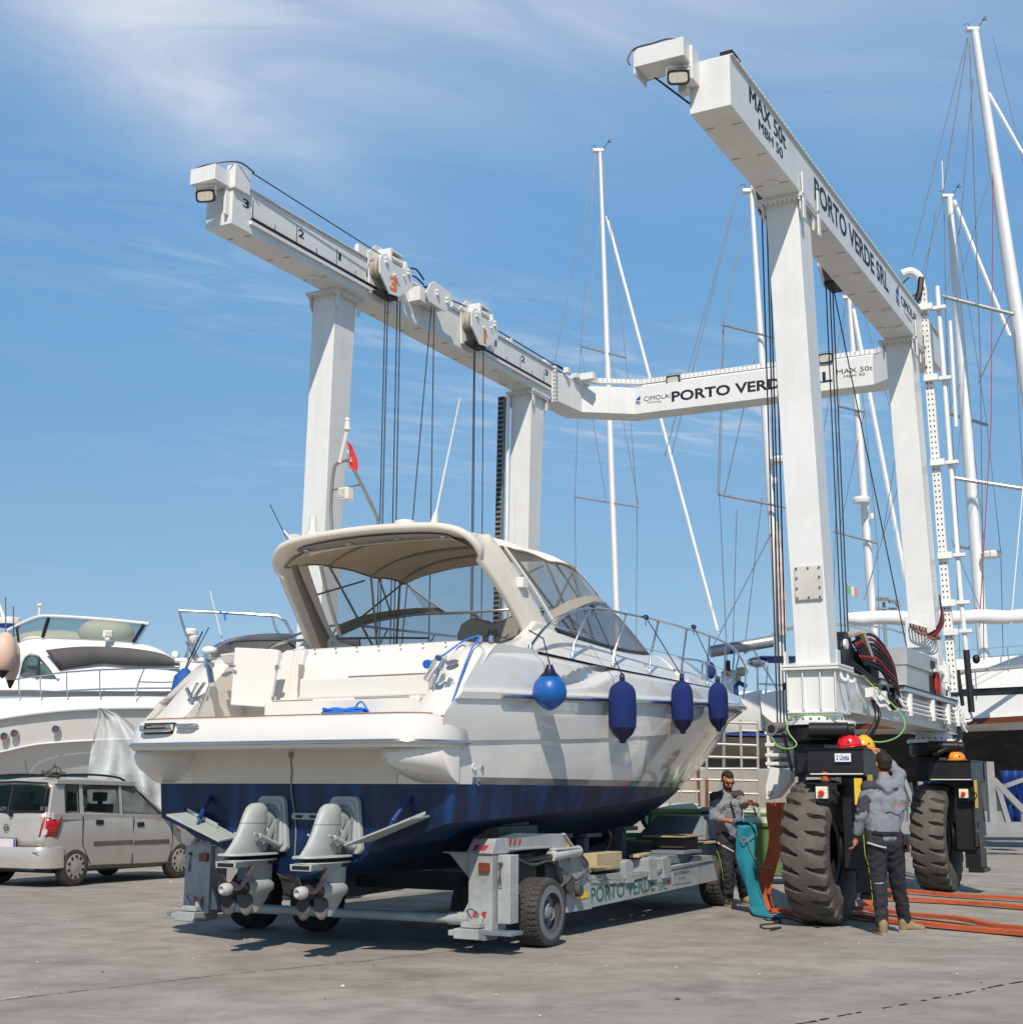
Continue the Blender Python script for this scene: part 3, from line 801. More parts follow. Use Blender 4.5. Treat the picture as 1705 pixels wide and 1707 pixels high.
# lower longitudinal members
def lower(side, full=True):
    s_ = side
    uc = 3.385 + 0.028 * 5.66 if s_ > 0 else -(3.36 + 0.028 * 5.66)
    # box at the foot of each leg
    for vc in (-3.15, 2.94):
        b = MB().b2((uc - 0.33, vc - 0.33, 2.815), (uc + 0.33, vc + 0.33, 2.845)).b2((uc - 0.33, vc - 0.33, 2.78), (uc + 0.33, vc + 0.33, 2.808))
        b.b2((uc - 0.27, vc - 0.26, 2.31), (uc + 0.27, vc + 0.26, 2.78)).b2((uc - 0.29, vc - 0.28, 2.30), (uc + 0.29, vc + 0.28, 2.325))
        for du in (-0.28, -0.1, 0.1, 0.27):
            b.b2((uc + du, vc - 0.30, 2.33), (uc + du + 0.015, vc - 0.26, 2.78))
        for du in (-0.31, 0.29):
            b.b2((uc + du, vc - 0.28, 2.84), (uc + du + 0.02, vc - 0.14, 3.0))
        o = b.build('leg_base', WHITE, G, bevel=0.005)
        h = MB()
        for q in (0.18, -0.10):
            h.tube(smooth_pts([(uc + 0.30, vc - q, 2.75), (uc + 0.33, vc - q, 2.68), (uc + 0.38, vc - q, 2.66), (uc + 0.40, vc - q, 2.70)]), 0.02, 6)
        h.build('hook', WHITE2, o)
        # slew ring
        t = MB().lathe([(0.26, 2.30), (0.28, 2.22), (0.40, 2.215), (0.40, 2.17), (0.28, 2.165)], (uc, vc, 0), n=32)
        t.build('ring_flange', WHITE2, G)
        b2_ = MB()
        for k in range(24):
            a = 2 * PI * k / 24
            b2_.cyl((uc + 0.35 * math.cos(a), vc + 0.35 * math.sin(a), 2.20), (uc + 0.35 * math.cos(a), vc + 0.35 * math.sin(a), 2.245), 0.014, n=6)
        b2_.build('bolt_row', pm('dull bolts', (0.25, 0.25, 0.24), 0.5, metal=0.7), G)
        y = MB().lathe([(0.34, 2.16), (0.37, 2.14), (0.37, 2.0), (0.33, 1.97), (0.25, 1.96)], (uc, vc, 0), n=32)
        y.cyl((uc + 0.0, vc - 0.42, 2.105), (uc + 0.42, vc - 0.36, 2.10), 0.085, n=18).cyl((uc + 0.42, vc - 0.36, 2.10), (uc + 0.49, vc - 0.35, 2.10), 0.07, n=18)
        y.b2((uc - 0.25, vc - 0.22, 1.6), (uc + 0.10, vc + 0.30, 1.97))
        y.build('slew_drive', BLACKP, G, bevel=0.01)
        # yoke over the wheel: box on top, fork plate down the outer side
        y = MB().b2((uc - 0.02, vc - 0.48, 1.60), (uc + 0.60, vc + 0.48, 1.90)).b2((uc - 0.04, vc - 0.50, 1.885), (uc + 0.62, vc + 0.50, 1.905)).b2((uc - 0.04, vc - 0.50, 1.60), (uc + 0.62, vc + 0.50, 1.625))
        y.b2((uc - 0.2, vc - 0.28, 1.64), (uc, vc + 0.28, 1.86))
        y.b2((uc + 0.30, vc - 0.30, 0.62), (uc + 0.56, vc + 0.30, 1.60)).b2((uc + 0.56, vc - 0.34, 0.66), (uc + 0.59, vc + 0.34, 1.61)).b2((uc + 0.40, vc - 0.24, 0.36), (uc + 0.62, vc + 0.24, 0.64)).b2((uc + 0.44, vc - 0.27, 0.30), (uc + 0.66, vc + 0.27, 0.36))
        y.cyl((uc + 0.22, vc, 0.80), (uc + 0.605, vc, 0.80), 0.22, n=24)
        y.build('wheel_yoke', BLACKP, G, bevel=0.012)
        MB().b2((uc + 0.02, vc - 0.508, 1.62), (uc + 0.60, vc - 0.504, 1.632)).build('edge_strip', WHITE2, G)
    # long beam
    b = MB().b2((uc - 0.20, -2.88, 2.36), (uc + 0.20, 2.67, 2.79)).b2((uc - 0.24, -2.88, 2.792), (uc + 0.24, 2.67, 2.812)).b2((uc - 0.24, -2.88, 2.335), (uc + 0.24, 2.67, 2.357))
    return b.build('sill_beam', pm('satin sill steel', (0.66, 0.67, 0.65), 0.4, metal=0.25, var=0.06, dirt=0.35, dirt_col=(0.34, 0.33, 0.30), ds=2.0, stretch=(1, .4, 1)), G, bevel=0.006), uc
sill, UC = lower(1)
sill2, UC2 = lower(-1)
# tyres
def lug_tyre(name, rad, wid, mat, lugs, depth, rows='ag', rimr=0.36, parent=None, loc=(0, 0, 0), rz=0.0, nt=360, nw=26, rim_mat=None, hub_out=0.1):
    e = bpy.data.objects.new(name, None); COL.objects.link(e); e.parent = parent; e.location = loc; e.rotation_euler = (0, 0, rz)
    hw = wid / 2
    mb = MB()
    prof = []
    # cross section from left bead round the tread to the right bead: (x, radius, tread?)
    for x, r in ((-0.55, rimr), (-0.80, rimr + 0.10 * (rad - rimr)), (-0.97, rimr + 0.38 * (rad - rimr)), (-1.0, rimr + 0.62 * (rad - rimr)), (-0.985, rimr + 0.80 * (rad - rimr))):
        prof.append((x * hw, r))
    for k in range(nw + 1):
        q = -0.95 + 1.9 * k / nw
        prof.append((q * hw, rad - 0.055 * rad * abs(q) ** 4))
    for x, r in ((0.985, rimr + 0.80 * (rad - rimr)), (1.0, rimr + 0.62 * (rad - rimr)), (0.97, rimr + 0.38 * (rad - rimr)), (0.80, rimr + 0.10 * (rad - rimr)), (0.55, rimr)):
        prof.append((x * hw, r))
    def P(i, j):
        x, r = prof[j]
        q = x / hw; a = 2 * PI * i / nt
        d = 0.0
        ph = a * lugs / (2 * PI)
        if rows == 'ag':
            if r > rimr + 0.70 * (rad - rimr):
                qq = abs(q)
                s_ = ph + (0.5 if q > 0 else 0.0) - (0.55 * qq if q < 0 else -0.35 * qq)
                fr = s_ - math.floor(s_)
                wdt = 0.10 + 0.42 * min(1, max(0, (qq - 0.12) / 0.85))
                if 0.13 < qq:
                    c_ = abs(fr - 0.5)
                    if c_ < wdt / 2:
                        d = depth * min(1, (wdt / 2 - c_) / 0.045) * min(1, (qq - 0.13) / 0.10)
        else:
            if r > rimr + 0.75 * (rad - rimr):
                fr = ph + (0.5 if q > 0 else 0) + 0.12 * math.sin(q * 14)
                fr -= math.floor(fr)
                if (fr < 0.20 and abs(q) > 0.30) or abs(abs(q) - 0.28) < 0.045 or (fr < 0.1):
                    d = depth
                if abs(q) < 0.04: d = depth
        r2 = r - d
        return (x, r2 * math.sin(a), r2 * math.cos(a))
    mb.grid(P, nt, len(prof), cu=True)
    mb.build('tyre', mat, e, ang=40)
    rm = MB().lathe([(rimr + 0.012, -0.55 * hw), (rimr + 0.012, -0.52 * hw), (rimr - 0.04, -0.45 * hw), (rimr - 0.05, 0.1 * hw), (rimr - 0.05, 0.40 * hw), (rimr + 0.012, 0.52 * hw), (rimr + 0.012, 0.55 * hw)], (0, 0, 0), (1, 0, 0), 40, caps=False)
    rm.lathe([(rimr - 0.05, 0.0), (rimr * 0.45, 0.02 + hub_out * 0.3), (rimr * 0.42, hub_out * hw * 2), (rimr * 0.30, hub_out * hw * 2 + 0.02), (0.001, hub_out * hw * 2 + 0.03)], (0, 0, 0), (1, 0, 0), 32, caps=False)
    rm.build('rim', rim_mat or BLACKP, e)
    return e
for uc, vc in ((UC, -3.15), (UC, 2.94), (UC2, -3.15), (UC2, 2.94)):
    lug_tyre('wheel', 0.785, 0.50, RUBBER, 25, 0.065, parent=G, loc=(uc - 0.035, vc, 0.785))
# sign, beacon, emergency stops, yellow plates, camera
for vc, full in ((-3.15, True), (2.94, False)):
    ug = UC
    if full:
        pl = MB().b2((ug + 0.30, vc - 0.512, 1.755), (ug + 0.475, vc - 0.502, 1.845)).build('sign', WHITE2, G)
        lettering('2 Units', 0.05, (ug + 0.315, vc - 0.513, 1.775), (1, 0, 0), (0, 0, 1), pl, BLUEINK, width=0.14, bold=0.02)
        bc = MB().lathe([(0.06, 0), (0.06, 0.02), (0.05, 0.025)], (ug + 0.17, vc - 0.44, 1.53), n=20).build('beacon_base', BLACK, G)
        MB().lathe([(0.052, 0.02), (0.055, 0.07), (0.05, 0.115), (0.03, 0.125), (0.001, 0.127)], (ug + 0.17, vc - 0.44, 1.53), n=20).build('beacon_lens', pm('amber lens', (0.55, 0.09, 0.01), 0.2, coat=0.8, var=0.2, vs=30), bc)
        MB().b2((ug + 0.0, vc - 0.52, 1.515), (ug + 0.36, vc - 0.38, 1.53)).build('lamp_shelf', BLACKP, G)
    us, vs_ = (ug + 0.17, vc - 0.50) if full else (ug + 0.48, vc - 0.37)
    MB().b2((us - 0.10, vs_ - 0.02, 1.30), (us + 0.14, vs_ + 0.04, 1.52)).build('control_box', BLACK, G, bevel=0.01)
    eb = MB().b2((us - 0.08, vs_ - 0.075, 1.36), (us + 0.05, vs_ - 0.02, 1.49)).build('stop_button_box', pm('cream plastic', (0.75, 0.72, 0.55), 0.4), G, bevel=0.008)
    MB().cyl((us - 0.015, vs_ - 0.076, 1.42), (us - 0.015, vs_ - 0.11, 1.42), 0.034, 0.028, n=20).build('stop_button', REDP, eb)
    MB().tube(smooth_pts([(us + 0.08, vs_ - 0.03, 1.47), (us + 0.17, vs_ - 0.07, 1.42), (us + 0.15, vs_ - 0.06, 1.36), (us + 0.06, vs_ - 0.03, 1.33)]), 0.008, 6).build('cable', BLACK, G)
    MB().b2((ug + 0.622, vc - 0.42, 1.22 if not full else 1.40), (ug + 0.626, vc - 0.22, 1.62)).build('yellow_plate', YEL, G)
MB().b2((UC + 0.50, -3.15 - 0.515, 1.30), (UC + 0.585, -3.15 - 0.505, 1.58)).build('yellow_plate', YEL, G)
cc = MB().cyl((UC - 0.40, -3.64, 2.12), (UC - 0.37, -3.42, 2.15), 0.070, 0.060, n=18).cyl((UC - 0.40, -3.67, 2.12), (UC - 0.40, -3.64, 2.12), 0.074, n=18).b2((UC - 0.42, -3.45, 2.16), (UC - 0.30, -3.30, 2.20)).build('camera_housing', pm('weathered grey housing', (0.16, 0.145, 0.125), 0.5, dirt=0.4), G, bevel=0.004)
MB().cyl((UC - 0.40, -3.674, 2.12), (UC - 0.40, -3.671, 2.12), 0.045, n=18).build('camera_lens', BLACK, cc)
MB().tube(smooth_pts([(UC + 0.33, -3.5, 2.26), (UC - 0.1, -3.56, 2.27), (UC - 0.24, -3.57, 2.22), (UC - 0.22, -3.62, 2.08), (UC - 0.12, -3.66, 1.95), (UC - 0.2, -3.68, 1.90), (UC - 0.33, -3.68, 1.93), (UC - 0.40, -3.66, 2.03)]), 0.008, 6).tube(smooth_pts([(UC + 0.5, -3.3, 2.0), (UC + 0.72, -3.2, 1.98), (UC + 0.85, -2.9, 2.08), (UC + 0.80, -2.6, 2.3), (UC + 0.33, -2.3, 2.75)]), 0.008, 6).build('earth_wire', GREENW, G)
MB().tube(smooth_pts([(UC - 0.32, -3.50, 2.08), (UC - 0.28, -3.5, 1.9), (UC - 0.24, -3.48, 1.66)]), 0.02, 6).build('hose', BLACKP, G)
# machinery on the right-hand sill beam
uo = UC + 0.245
pw = MB().cyl((UC - 0.22, -2.25, 3.06), (UC + 0.12, -2.25, 3.06), 0.27, n=28)
pw.prism([(UC - 0.2, -2.25, 2.82), (UC - 0.2, -1.55, 2.82), (UC - 0.2, -1.50, 3.08), (UC - 0.2, -1.85, 3.20), (UC - 0.2, -2.2, 3.24)], (0.28, 0, 0))
pw.b2((UC - 0.1, -1.52, 2.84), (UC + 0.2, -1.1, 3.10))
pw.build('winch_housing', BLACKP, G, bevel=0.015)
MB().cyl((UC + 0.125, -2.42, 3.16), (UC + 0.16, -2.42, 3.16), 0.06, n=20).build('gauge', WHITE2, G)
MB().bar((UC + 0.1, -2.2, 3.28), (UC + 0.12, -1.75, 3.38), 0.16, 0.04).bar((UC + 0.16, -1.85, 3.36), (UC + 0.22, -1.60, 2.98), 0.14, 0.05).b2((UC + 0.02, -1.3, 3.05), (UC + 0.2, -1.15, 3.28)).build('guard', pm('tan bracket', (0.42, 0.37, 0.30), 0.6, dirt=0.4), G, bevel=0.006)
h1 = MB(); h2 = MB()
rnd = random.Random(5)
for k in range(8):
    o_ = 0.035 * k
    (h2 if k in (1, 5) else h1).tube(smooth_pts([(UC + 0.12 + o_ * .5, -2.0, 3.22 - o_), (UC + 0.20 + o_ * .5, -1.55, 3.36 - o_ * 1.8), (UC + 0.25 + o_ * .5, -1.10 - o_, 3.28 - o_ * 2), (UC + 0.32 + o_ * .3, -0.78 - o_, 2.98 - o_), (UC + 0.33, -0.78 + o_, 2.52)]), 0.020, 8)
h1.tube(smooth_pts([(UC + 0.2, -2.5, 2.95), (UC + 0.28, -2.2, 2.84), (UC + 0.30, -1.9, 2.78), (UC + 0.30, -1.6, 2.76)]), 0.03, 8)
h1.tube(smooth_pts([(UC + 0.3, -1.3, 2.72), (UC + 0.36, -1.22, 2.52), (UC + 0.36, -1.05, 2.48), (UC + 0.32, -0.95, 2.6), (UC + 0.3, -0.9, 2.8)]), 0.035, 8)
for q in (0, 0.08):
    h1.tube(smooth_pts([(UC + 0.34, -2.05 + q, 2.52), (UC + 0.38, -2.05 + q, 2.35), (UC + 0.36, -2.15 + q, 2.2), (UC + 0.25, -2.35 + q * 2, 1.98)]), 0.028, 8)
    h1.tube(smooth_pts([(UC + 0.34, 3.15 - q, 2.42), (UC + 0.37, 3.0 - q, 2.25), (UC + 0.30, 2.7 - q * 2, 2.1), (UC + 0.1, 2.5 - q * 2, 1.98)]), 0.03, 8)
h1.tube(smooth_pts([(UC + 0.1, -1.6, 3.16), (UC + 0.18, -1.3, 3.0), (UC + 0.1, -1.1, 2.95)]), 0.05, 8)
h1.build('hose', HOSEB, G); h2.build('hose', HOSER, G)
cb = MB().b2((UC - 0.16, 0.35, 2.83), (UC + 0.22, 2.28, 3.14)).b2((UC - 0.20, 0.33, 3.14), (UC + 0.24, 2.30, 3.38)).build('switch_cabinet', STAIN, G, bevel=0.006)
MB().b2((UC + 0.225, 1.75, 2.84), (UC + 0.232, 2.15, 3.10)).b2((UC + 0.243, 1.8, 3.20), (UC + 0.247, 2.1, 3.32)).build('cabinet_opening', BLACK, cb)
MB().b2((UC + 0.24, -1.65, 2.735), (UC + 0.36, -0.95, 2.79)).b2((UC + 0.24, -0.45, 2.735), (UC + 0.36, 3.0, 2.79)).build('work_light_bar', pm('lamp bar alloy', (0.50, 0.53, 0.55), 0.35, metal=0.5), G, bevel=0.006)
MB().b2((UC + 0.235, -1.70, 2.79), (UC + 0.37, -0.93, 2.805)).b2((UC + 0.235, -0.48, 2.79), (UC + 0.37, 3.02, 2.805)).build('light_bar_cap', BLACK, G)
pi = MB()
for k in range(4):
    z = 2.66 - k * 0.062
    pi.tube([(uo + 0.05 + 0.012 * k, -1.6 + 0.28 * k, z), (uo + 0.05 + 0.012 * k, 3.30, z)], 0.016, 8)
for v in (-0.15, 1.25, 2.3, 3.0):
    pi.b2((uo + 0.03, v, 2.42), (uo + 0.13, v + 0.07, 2.71))
for v, z in ((-2.10, 2.6), (-2.02, 2.56), (-1.92, 2.62), (-1.5, 2.6), (-1.46, 2.52), (-0.8, 2.66), (-0.72, 2.62), (3.15, 2.55), (3.25, 2.50), (3.35, 2.58), (3.4, 2.45), (3.5, 2.52)):
    pi.box((uo + 0.08, v, z), (0.10, 0.07, 0.11)); pi.cyl((uo + 0.1, v - 0.03, z - 0.03), (uo + 0.15, v + 0.02, z - 0.1), 0.018, n=8)
pi.tube(smooth_pts([(uo + 0.08, 3.3, 2.5), (uo + 0.2, 3.45, 2.52), (uo + 0.22, 3.5, 2.6), (uo + 0.2, 3.4, 2.68)]), 0.02, 8)
pi.tube(smooth_pts([(uo + 0.06, -2.7, 2.72), (uo + 0.08, -2.6, 2.5), (uo + 0.08, -2.3, 2.46)]), 0.008, 6).tube([(uo + 0.06, 0.2, 2.7), (uo + 0.06, 0.2, 2.78)], .012, 6)
pi.build('hydraulic_pipe', WHITE2, G)
# energy chain tower behind the rear right leg
et = MB().bar((3.80, 3.30, 2.95), (3.66, 3.36, 9.55), 0.13, 0.08, up=(0, 1, 0))
et.tube(smooth_pts([(3.66, 3.36, 9.54), (3.62, 3.34, 9.74), (3.50, 3.30, 9.84), (3.36, 3.24, 9.80)]), 0.065, 10)
et.build('energy_chain', WHITE2, G)
hh = MB()
for k in range(74):
    t = (k + 0.5) / 74
    p = Vector((3.80, 3.30, 2.95)).lerp(Vector((3.66, 3.36, 9.55)), t)
    hh.box(p + Vector((-0.03, -0.042, 0)), (0.018, 0.012, 0.022)); hh.box(p + Vector((0.03, -0.042, 0)), (0.018, 0.012, 0.022))
hh.build('slot_row', BLACK, G)
et = MB().tube([(4.02, 3.48, 2.75), (3.95, 3.50, 4.6), (3.86, 3.55, 9.60)], 0.038, 10).tube([(4.02, 3.60, 7.2), (4.02, 3.62, 9.0)], 0.030, 8)
for z in (3.9, 4.35, 5.1, 6.6, 8.0, 9.2):
    et.box((3.87 + (9 - z) * 0.02, 3.47, z), (0.26, 0.10, 0.055)); et.box((3.72 + (9 - z) * 0.02, 3.25, z - 0.03), (0.22, 0.10, 0.10))
et.build('standpipe', WHITE2, G, bevel=0.004)
MB().tube(smooth_pts([(3.47, 3.28, 9.74), (3.34, 3.30, 9.62), (3.36, 3.32, 9.45), (3.50, 3.34, 9.42), (3.62, 3.34, 9.50)]), 0.016, 8).build('earth_wire', pm('dark green hose', (0.06, 0.10, 0.06), 0.5), G)
MB().tube(smooth_pts([(3.66, 3.3, 9.7), (3.62, 3.25, 9.4), (3.52, 3.2, 9.2), (3.5, 3.1, 9.12)]), 0.05, 8).build('hose', HOSEB, G)
MB().tube([(4.03, 3.40, 2.65), (4.0, 3.42, 3.6)], 0.05, 8).tube([(3.90, 3.42, 2.75), (3.86, 3.40, 3.3)], 0.03, 8).build('hose', HOSEB, G)
MB().tube([(3.80, 2.0, 2.9), (3.80, 2.02, 3.15)], 0.03, 8).tube([(3.80, 2.2, 2.5), (3.8, 2.2, 3.15)], 0.028, 8).build('hose', HOSER, G)
MB().b2((3.80, 1.9, 3.16), (3.84, 3.1, 3.20)).b2((3.74, 2.5, 3.05), (3.9, 2.6, 3.3)).build('bracket', WHITE2, G)
# lattice chain tower by the rear left leg
et = MB().bar((-3.78, 2.45, 2.6), (-3.66, 2.42, 8.42), 0.12, 0.10, up=(0, 1, 0))
et.build('energy_chain', pm('grey chain', (0.20, 0.205, 0.20), 0.6), G)
hh = MB()
for k in range(66):
    p = Vector((-3.78, 2.45, 2.6)).lerp(Vector((-3.66, 2.42, 8.42)), (k + .5) / 66)
    hh.box(p + Vector((0, -0.054, 0)), (0.10, 0.01, 0.045))
hh.build('slot_row', BLACK, G)
MB().tube([(-3.55, 2.36, 2.6), (-3.50, 2.36, 8.42)], 0.03, 8).build('standpipe', WHITE2, G)
# ================================================================== the motor yacht on the trailer
B = thing('motor_yacht', 'cream motor yacht with blue bottom and radar arch resting on the low trailer', 'motor boat', (-1.955, 13.07, 0), R(-29.5))
m, t, p = nodes_of('hull gelcoat over blue antifouling')
l = t.links.new
tco = N('ShaderNodeTexCoord', t); sp_ = N('ShaderNodeSeparateXYZ', t); l(tco.outputs['Object'], sp_.inputs[0])
def mixm(f, a, b):
    n = N('ShaderNodeMix', t, data_type='RGBA')
    l(f, n.inputs[0])
    for i, q in ((6, a), (7, b)):
        if isinstance(q, tuple): n.inputs[i].default_value = (*q, 1)
        else: l(q, n.inputs[i])
    return n.outputs[2]
def nz_(scale, st=(1, 1, 1), det=5):
    mp = N('ShaderNodeMapping', t); mp.inputs['Scale'].default_value = st
    l(tco.outputs['Object'], mp.inputs[0])
    n = N('ShaderNodeTexNoise', t); n.inputs['Scale'].default_value = scale; n.inputs['Detail'].default_value = det
    l(mp.outputs[0], n.inputs['Vector']); return n.outputs[0]
def rg(x, a, b, c, d):
    n = N('ShaderNodeMapRange', t); n.inputs[1].default_value = a; n.inputs[2].default_value = b; n.inputs[3].default_value = c; n.inputs[4].default_value = d
    l(x, n.inputs[0]); return n.outputs[0]
streak = nz_(1.0, (5, 5, 0.5), 6)
blue = mixm(rg(streak, 0.45, 0.7, 0, 1), (0.0015, 0.011, 0.046), (0.002, 0.044, 0.155))
blue = mixm(rg(nz_(7), 0.55, 0.8, 0, 0.5), blue, (0.004, 0.018, 0.075))
white = mixm(rg(nz_(1.3, (1, 1, 1)), 0.4, 0.75, 0, 0.25), (0.71, 0.70, 0.66), (0.63, 0.615, 0.565))
white = mixm(rg(nz_(1.0, (9, 9, 0.8)), 0.60, 0.80, 0, 0.22), white, (0.55, 0.50, 0.40))
gs = M('LESS_THAN', sp_.outputs[2], 1.545, nt_=t)
gv = M('GREATER_THAN', sp_.outputs[1], 0.30, nt_=t)
c = mixm(M('MULTIPLY', gs, gv, nt_=t), white, (0.17, 0.165, 0.155))
below = M('LESS_THAN', sp_.outputs[2], 1.482, nt_=t)
c = mixm(below, c, blue)
l(c, p.inputs['Base Color'])
l(M('ADD', M('MULTIPLY', below, 0.30, nt_=t), 0.12, nt_=t), p.inputs['Roughness'])
l(M('SUBTRACT', 0.85, M('MULTIPLY', below, 0.80, nt_=t), nt_=t), p.inputs['Coat Weight'])
p.inputs['Coat Roughness'].default_value = 0.05
wv = N('ShaderNodeBump', t); wv.inputs['Strength'].default_value = 0.09; wv.inputs['Distance'].default_value = 0.05
l(nz_(2.2), wv.inputs['Height']); l(wv.outputs[0], p.inputs['Normal'])
HULLM = m
GEL = pm('cream gelcoat', (0.70, 0.68, 0.63), 0.22, var=0.02, vs=1.5, coat=0.5, dirt=0.07, dirt_col=(0.5, 0.45, 0.36), ds=1.4)
GELB = pm('warm beige gelcoat', (0.66, 0.60, 0.50), 0.28, var=0.03, coat=0.4, dirt=0.1, dirt_col=(0.4, 0.34, 0.25))
TAUPE = pm('taupe grey panel', (0.24, 0.215, 0.185), 0.45, var=0.06)
CANV = pm('off white canvas', (0.76, 0.745, 0.70), 0.85, var=0.04, bump=0.25, bs=220, dirt=0.12, dirt_col=(0.5, 0.45, 0.36))
CANVB = pm('beige canvas lining', (0.52, 0.44, 0.33), 0.85, var=0.06, bump=0.3, bs=200)
PIPING = pm('brown canvas piping', (0.24, 0.17, 0.10), 0.8)
CLEAR = clear('clear vinyl', (0.50, 0.50, 0.48), 0.085)
GLASSD = clear('smoked windscreen', (0.22, 0.21, 0.25), 0.10)
TEAK = pm('teak', (0.30, 0.16, 0.07), 0.6, var=0.2, vs=12, stretch=(1, 8, 1))
FENB = pm('navy fender cover', (0.004, 0.018, 0.115), 0.95, var=0.12, vs=6, bump=0.5, bs=150)
BALLB = pm('blue vinyl ball', (0.008, 0.10, 0.36), 0.35, var=0.08, vs=4, dirt=0.15, dirt_col=(0.02, 0.05, 0.15))
NAVYR = pm('navy rope', (0.02, 0.02, 0.06), 0.9, bump=0.3, bs=200)
BLUER = pm('bright blue rope', (0.02, 0.17, 0.62), 0.7, var=0.15, vs=40, bump=0.3, bs=300)

def hbm(v):
    return 1.80 * (1 - max(0, (v - 3.3) / 8.07) ** 2.5) - 0.05 * max(0, 1 - v / 1.5)
KV = [0, 3, 5, 6.2, 6.85, 7.5, 8.4, 9.58, 10.48, 11.1, 11.37]
KZ = [0.62, 0.62, 0.66, 0.74, 0.83, 1.00, 1.27, 1.70, 2.15, 2.52, 2.70]
CV_ = [0, 2, 4, 5.5, 7, 8.2, 9.3, 10.4, 11.37]
CU_ = [1.60, 1.60, 1.50, 1.26, 0.86, 0.50, 0.22, 0.08, 0.0]
CZ_ = [1.14, 1.21, 1.30, 1.38, 1.50, 1.60, 1.78, 2.17, 2.70]
def zrail(v): return csp(v, [0, .6, 2.85, 4.8, 6.6, 9, 11.37], [2.24, 2.27, 2.36, 2.44, 2.52, 2.63, 2.72])
def zgun(v): return csp(v, [0, 1.4, 3.0, 4.3, 6, 8, 10, 11.37], [2.76, 2.77, 2.745, 2.74, 2.75, 2.79, 2.84, 2.86])
def zknk(v): return csp(v, [0, 3.3, 6, 9, 11.37], [1.84, 1.99, 2.17, 2.45, 2.71])
def sect(v):
    """starboard section at station v, keel to gunwale, list of (u, z)"""
    zk, uc, zc = csp(v, KV, KZ), csp(v, CV_, CU_), csp(v, CV_, CZ_)
    zk = min(zk, zc - 0.0)
    h = hbm(v); zr, zg, zn = zrail(v), zgun(v), zknk(v)
    zr = max(zr, zn + 0.02); 
    f = min(1, max(0, (v - 4) / 6.5))
    un = h - 0.05 - 0.22 * f * (1 - max(0, (v - 9.6) / 1.77)); un = max(un, uc * 1.0)
    if v > 9.6: un = lerp(un, 0, max(0, (v - 9.6) / 1.77) ** 1.5) if False else min(un, h * 0.92)
    pts = []
    n1 = 12                                                  # bottom with two spray strakes
    for k in range(n1):
        q = k / n1
        z = lerp(zk, zc, q) - 0.02 * math.sin(q * PI)
        for s_ in (0.38, 0.70):
            d = (q - s_)
            if 0 <= d < 0.09: z -= 0.022 * (1 - f)
        pts.append((uc * q, z))
    pts.append((uc, zc)); 
    cw = 0.05 * (1 - f)
    pts.append((uc + cw, zc + 0.012))
    n2 = 14
    for k in range(1, n2 + 1):                               # chine to knuckle, with flare forward
        q = k / n2
        qq = q ** (1 + 0.5 * f)
        pts.append((lerp(uc + cw, un, lerp(q, qq, f) if f > 0 else math.sin(q * PI / 2) ** 0.9), lerp(zc + 0.012, zn, q)))
    pts.append((un + 0.018, zn + 0.006))
    n3 = 7
    for k in range(1, n3 + 1):
        q = k / n3
        pts.append((lerp(un + 0.018, h - 0.012, math.sin(q * PI / 2)), lerp(zn + 0.006, zr - 0.035, q)))
    pts += [(h + 0.012, zr - 0.028), (h + 0.02, zr + 0.035), (h + 0.002, zr + 0.05)]
    n4 = 16                                                 # topsides above the rail, rolled gunwale
    for k in range(1, n4 + 1):
        q = k / n4
        z = lerp(zr + 0.05, zg, q)
        u = h - 0.010 - 0.05 * q - 0.12 * max(0, (q - 0.72) / 0.28) ** 2.2 * (1 - 0.3 * f)
        if 1.70 < v < 3.30:                                 # scooped recess behind the fenders
            tt = (v - 1.70) / 1.6
            zb_, zt_ = 2.425 + 0.315 * tt ** 2.2, 2.425 + 0.315 * (1 - (1 - tt) ** 2.4)
            if zb_ < z < zt_:
                e = min(1, (z - zb_) / 0.05, (zt_ - z) / 0.012)
                u -= 0.075 * e
        pts.append((u, z))
    return pts
def vstart(z):
    return 0.0 if z < 1.815 else (lerp(0, -0.26, min(1, (z - 1.815) / 0.10)) if z < 2.06 else -0.26 + (z - 2.06) * 1.17)
mb = MB()
NV = 200
for sd in (1, -1):
    secs = []
    for i in range(NV + 1):
        q = i / NV
        v = 11.37 * (q if q < 0.9 else 0.9 + (q - 0.9))
        S = sect(v)
        row = []
        for (u, z) in S:
            vs = vstart(z)
            vv = vs + (11.37 - vs) * q if q < 1 else 11.37
            # keep the side slope of the aft edge local: blend out over 1.5 m
            vv = v + vs * max(0, 1 - v / 1.6)
            row.append((sd * max(u, 0), vv, z))
        secs.append(row)
    mb.grid(lambda i, j: secs[i][j], NV + 1, len(secs[0]))
    # transom half
S0 = [(u, z) for u, z in sect(0.0) if z <= 2.0]
poly = [(u, 0.0, z) for u, z in S0] + [(-u, 0.0, z) for u, z in S0[::-1]]
mb.add(poly, [tuple(range(len(poly)))])
mb.build('hull', HULLM, B, ang=40)
# rub rail: stainless half round on the white fender band
for sd in (1, -1):
    r = MB(); 
    pts = [(sd * (hbm(v) + 0.028), v, zrail(v) + 0.002) for v in [0.62 + 10.6 * k / 60 for k in range(61)]] + [(0, 11.42, 2.725)]
    r.tube(pts, 0.022, 8)
    r.build('rub_rail', STEEL, B)
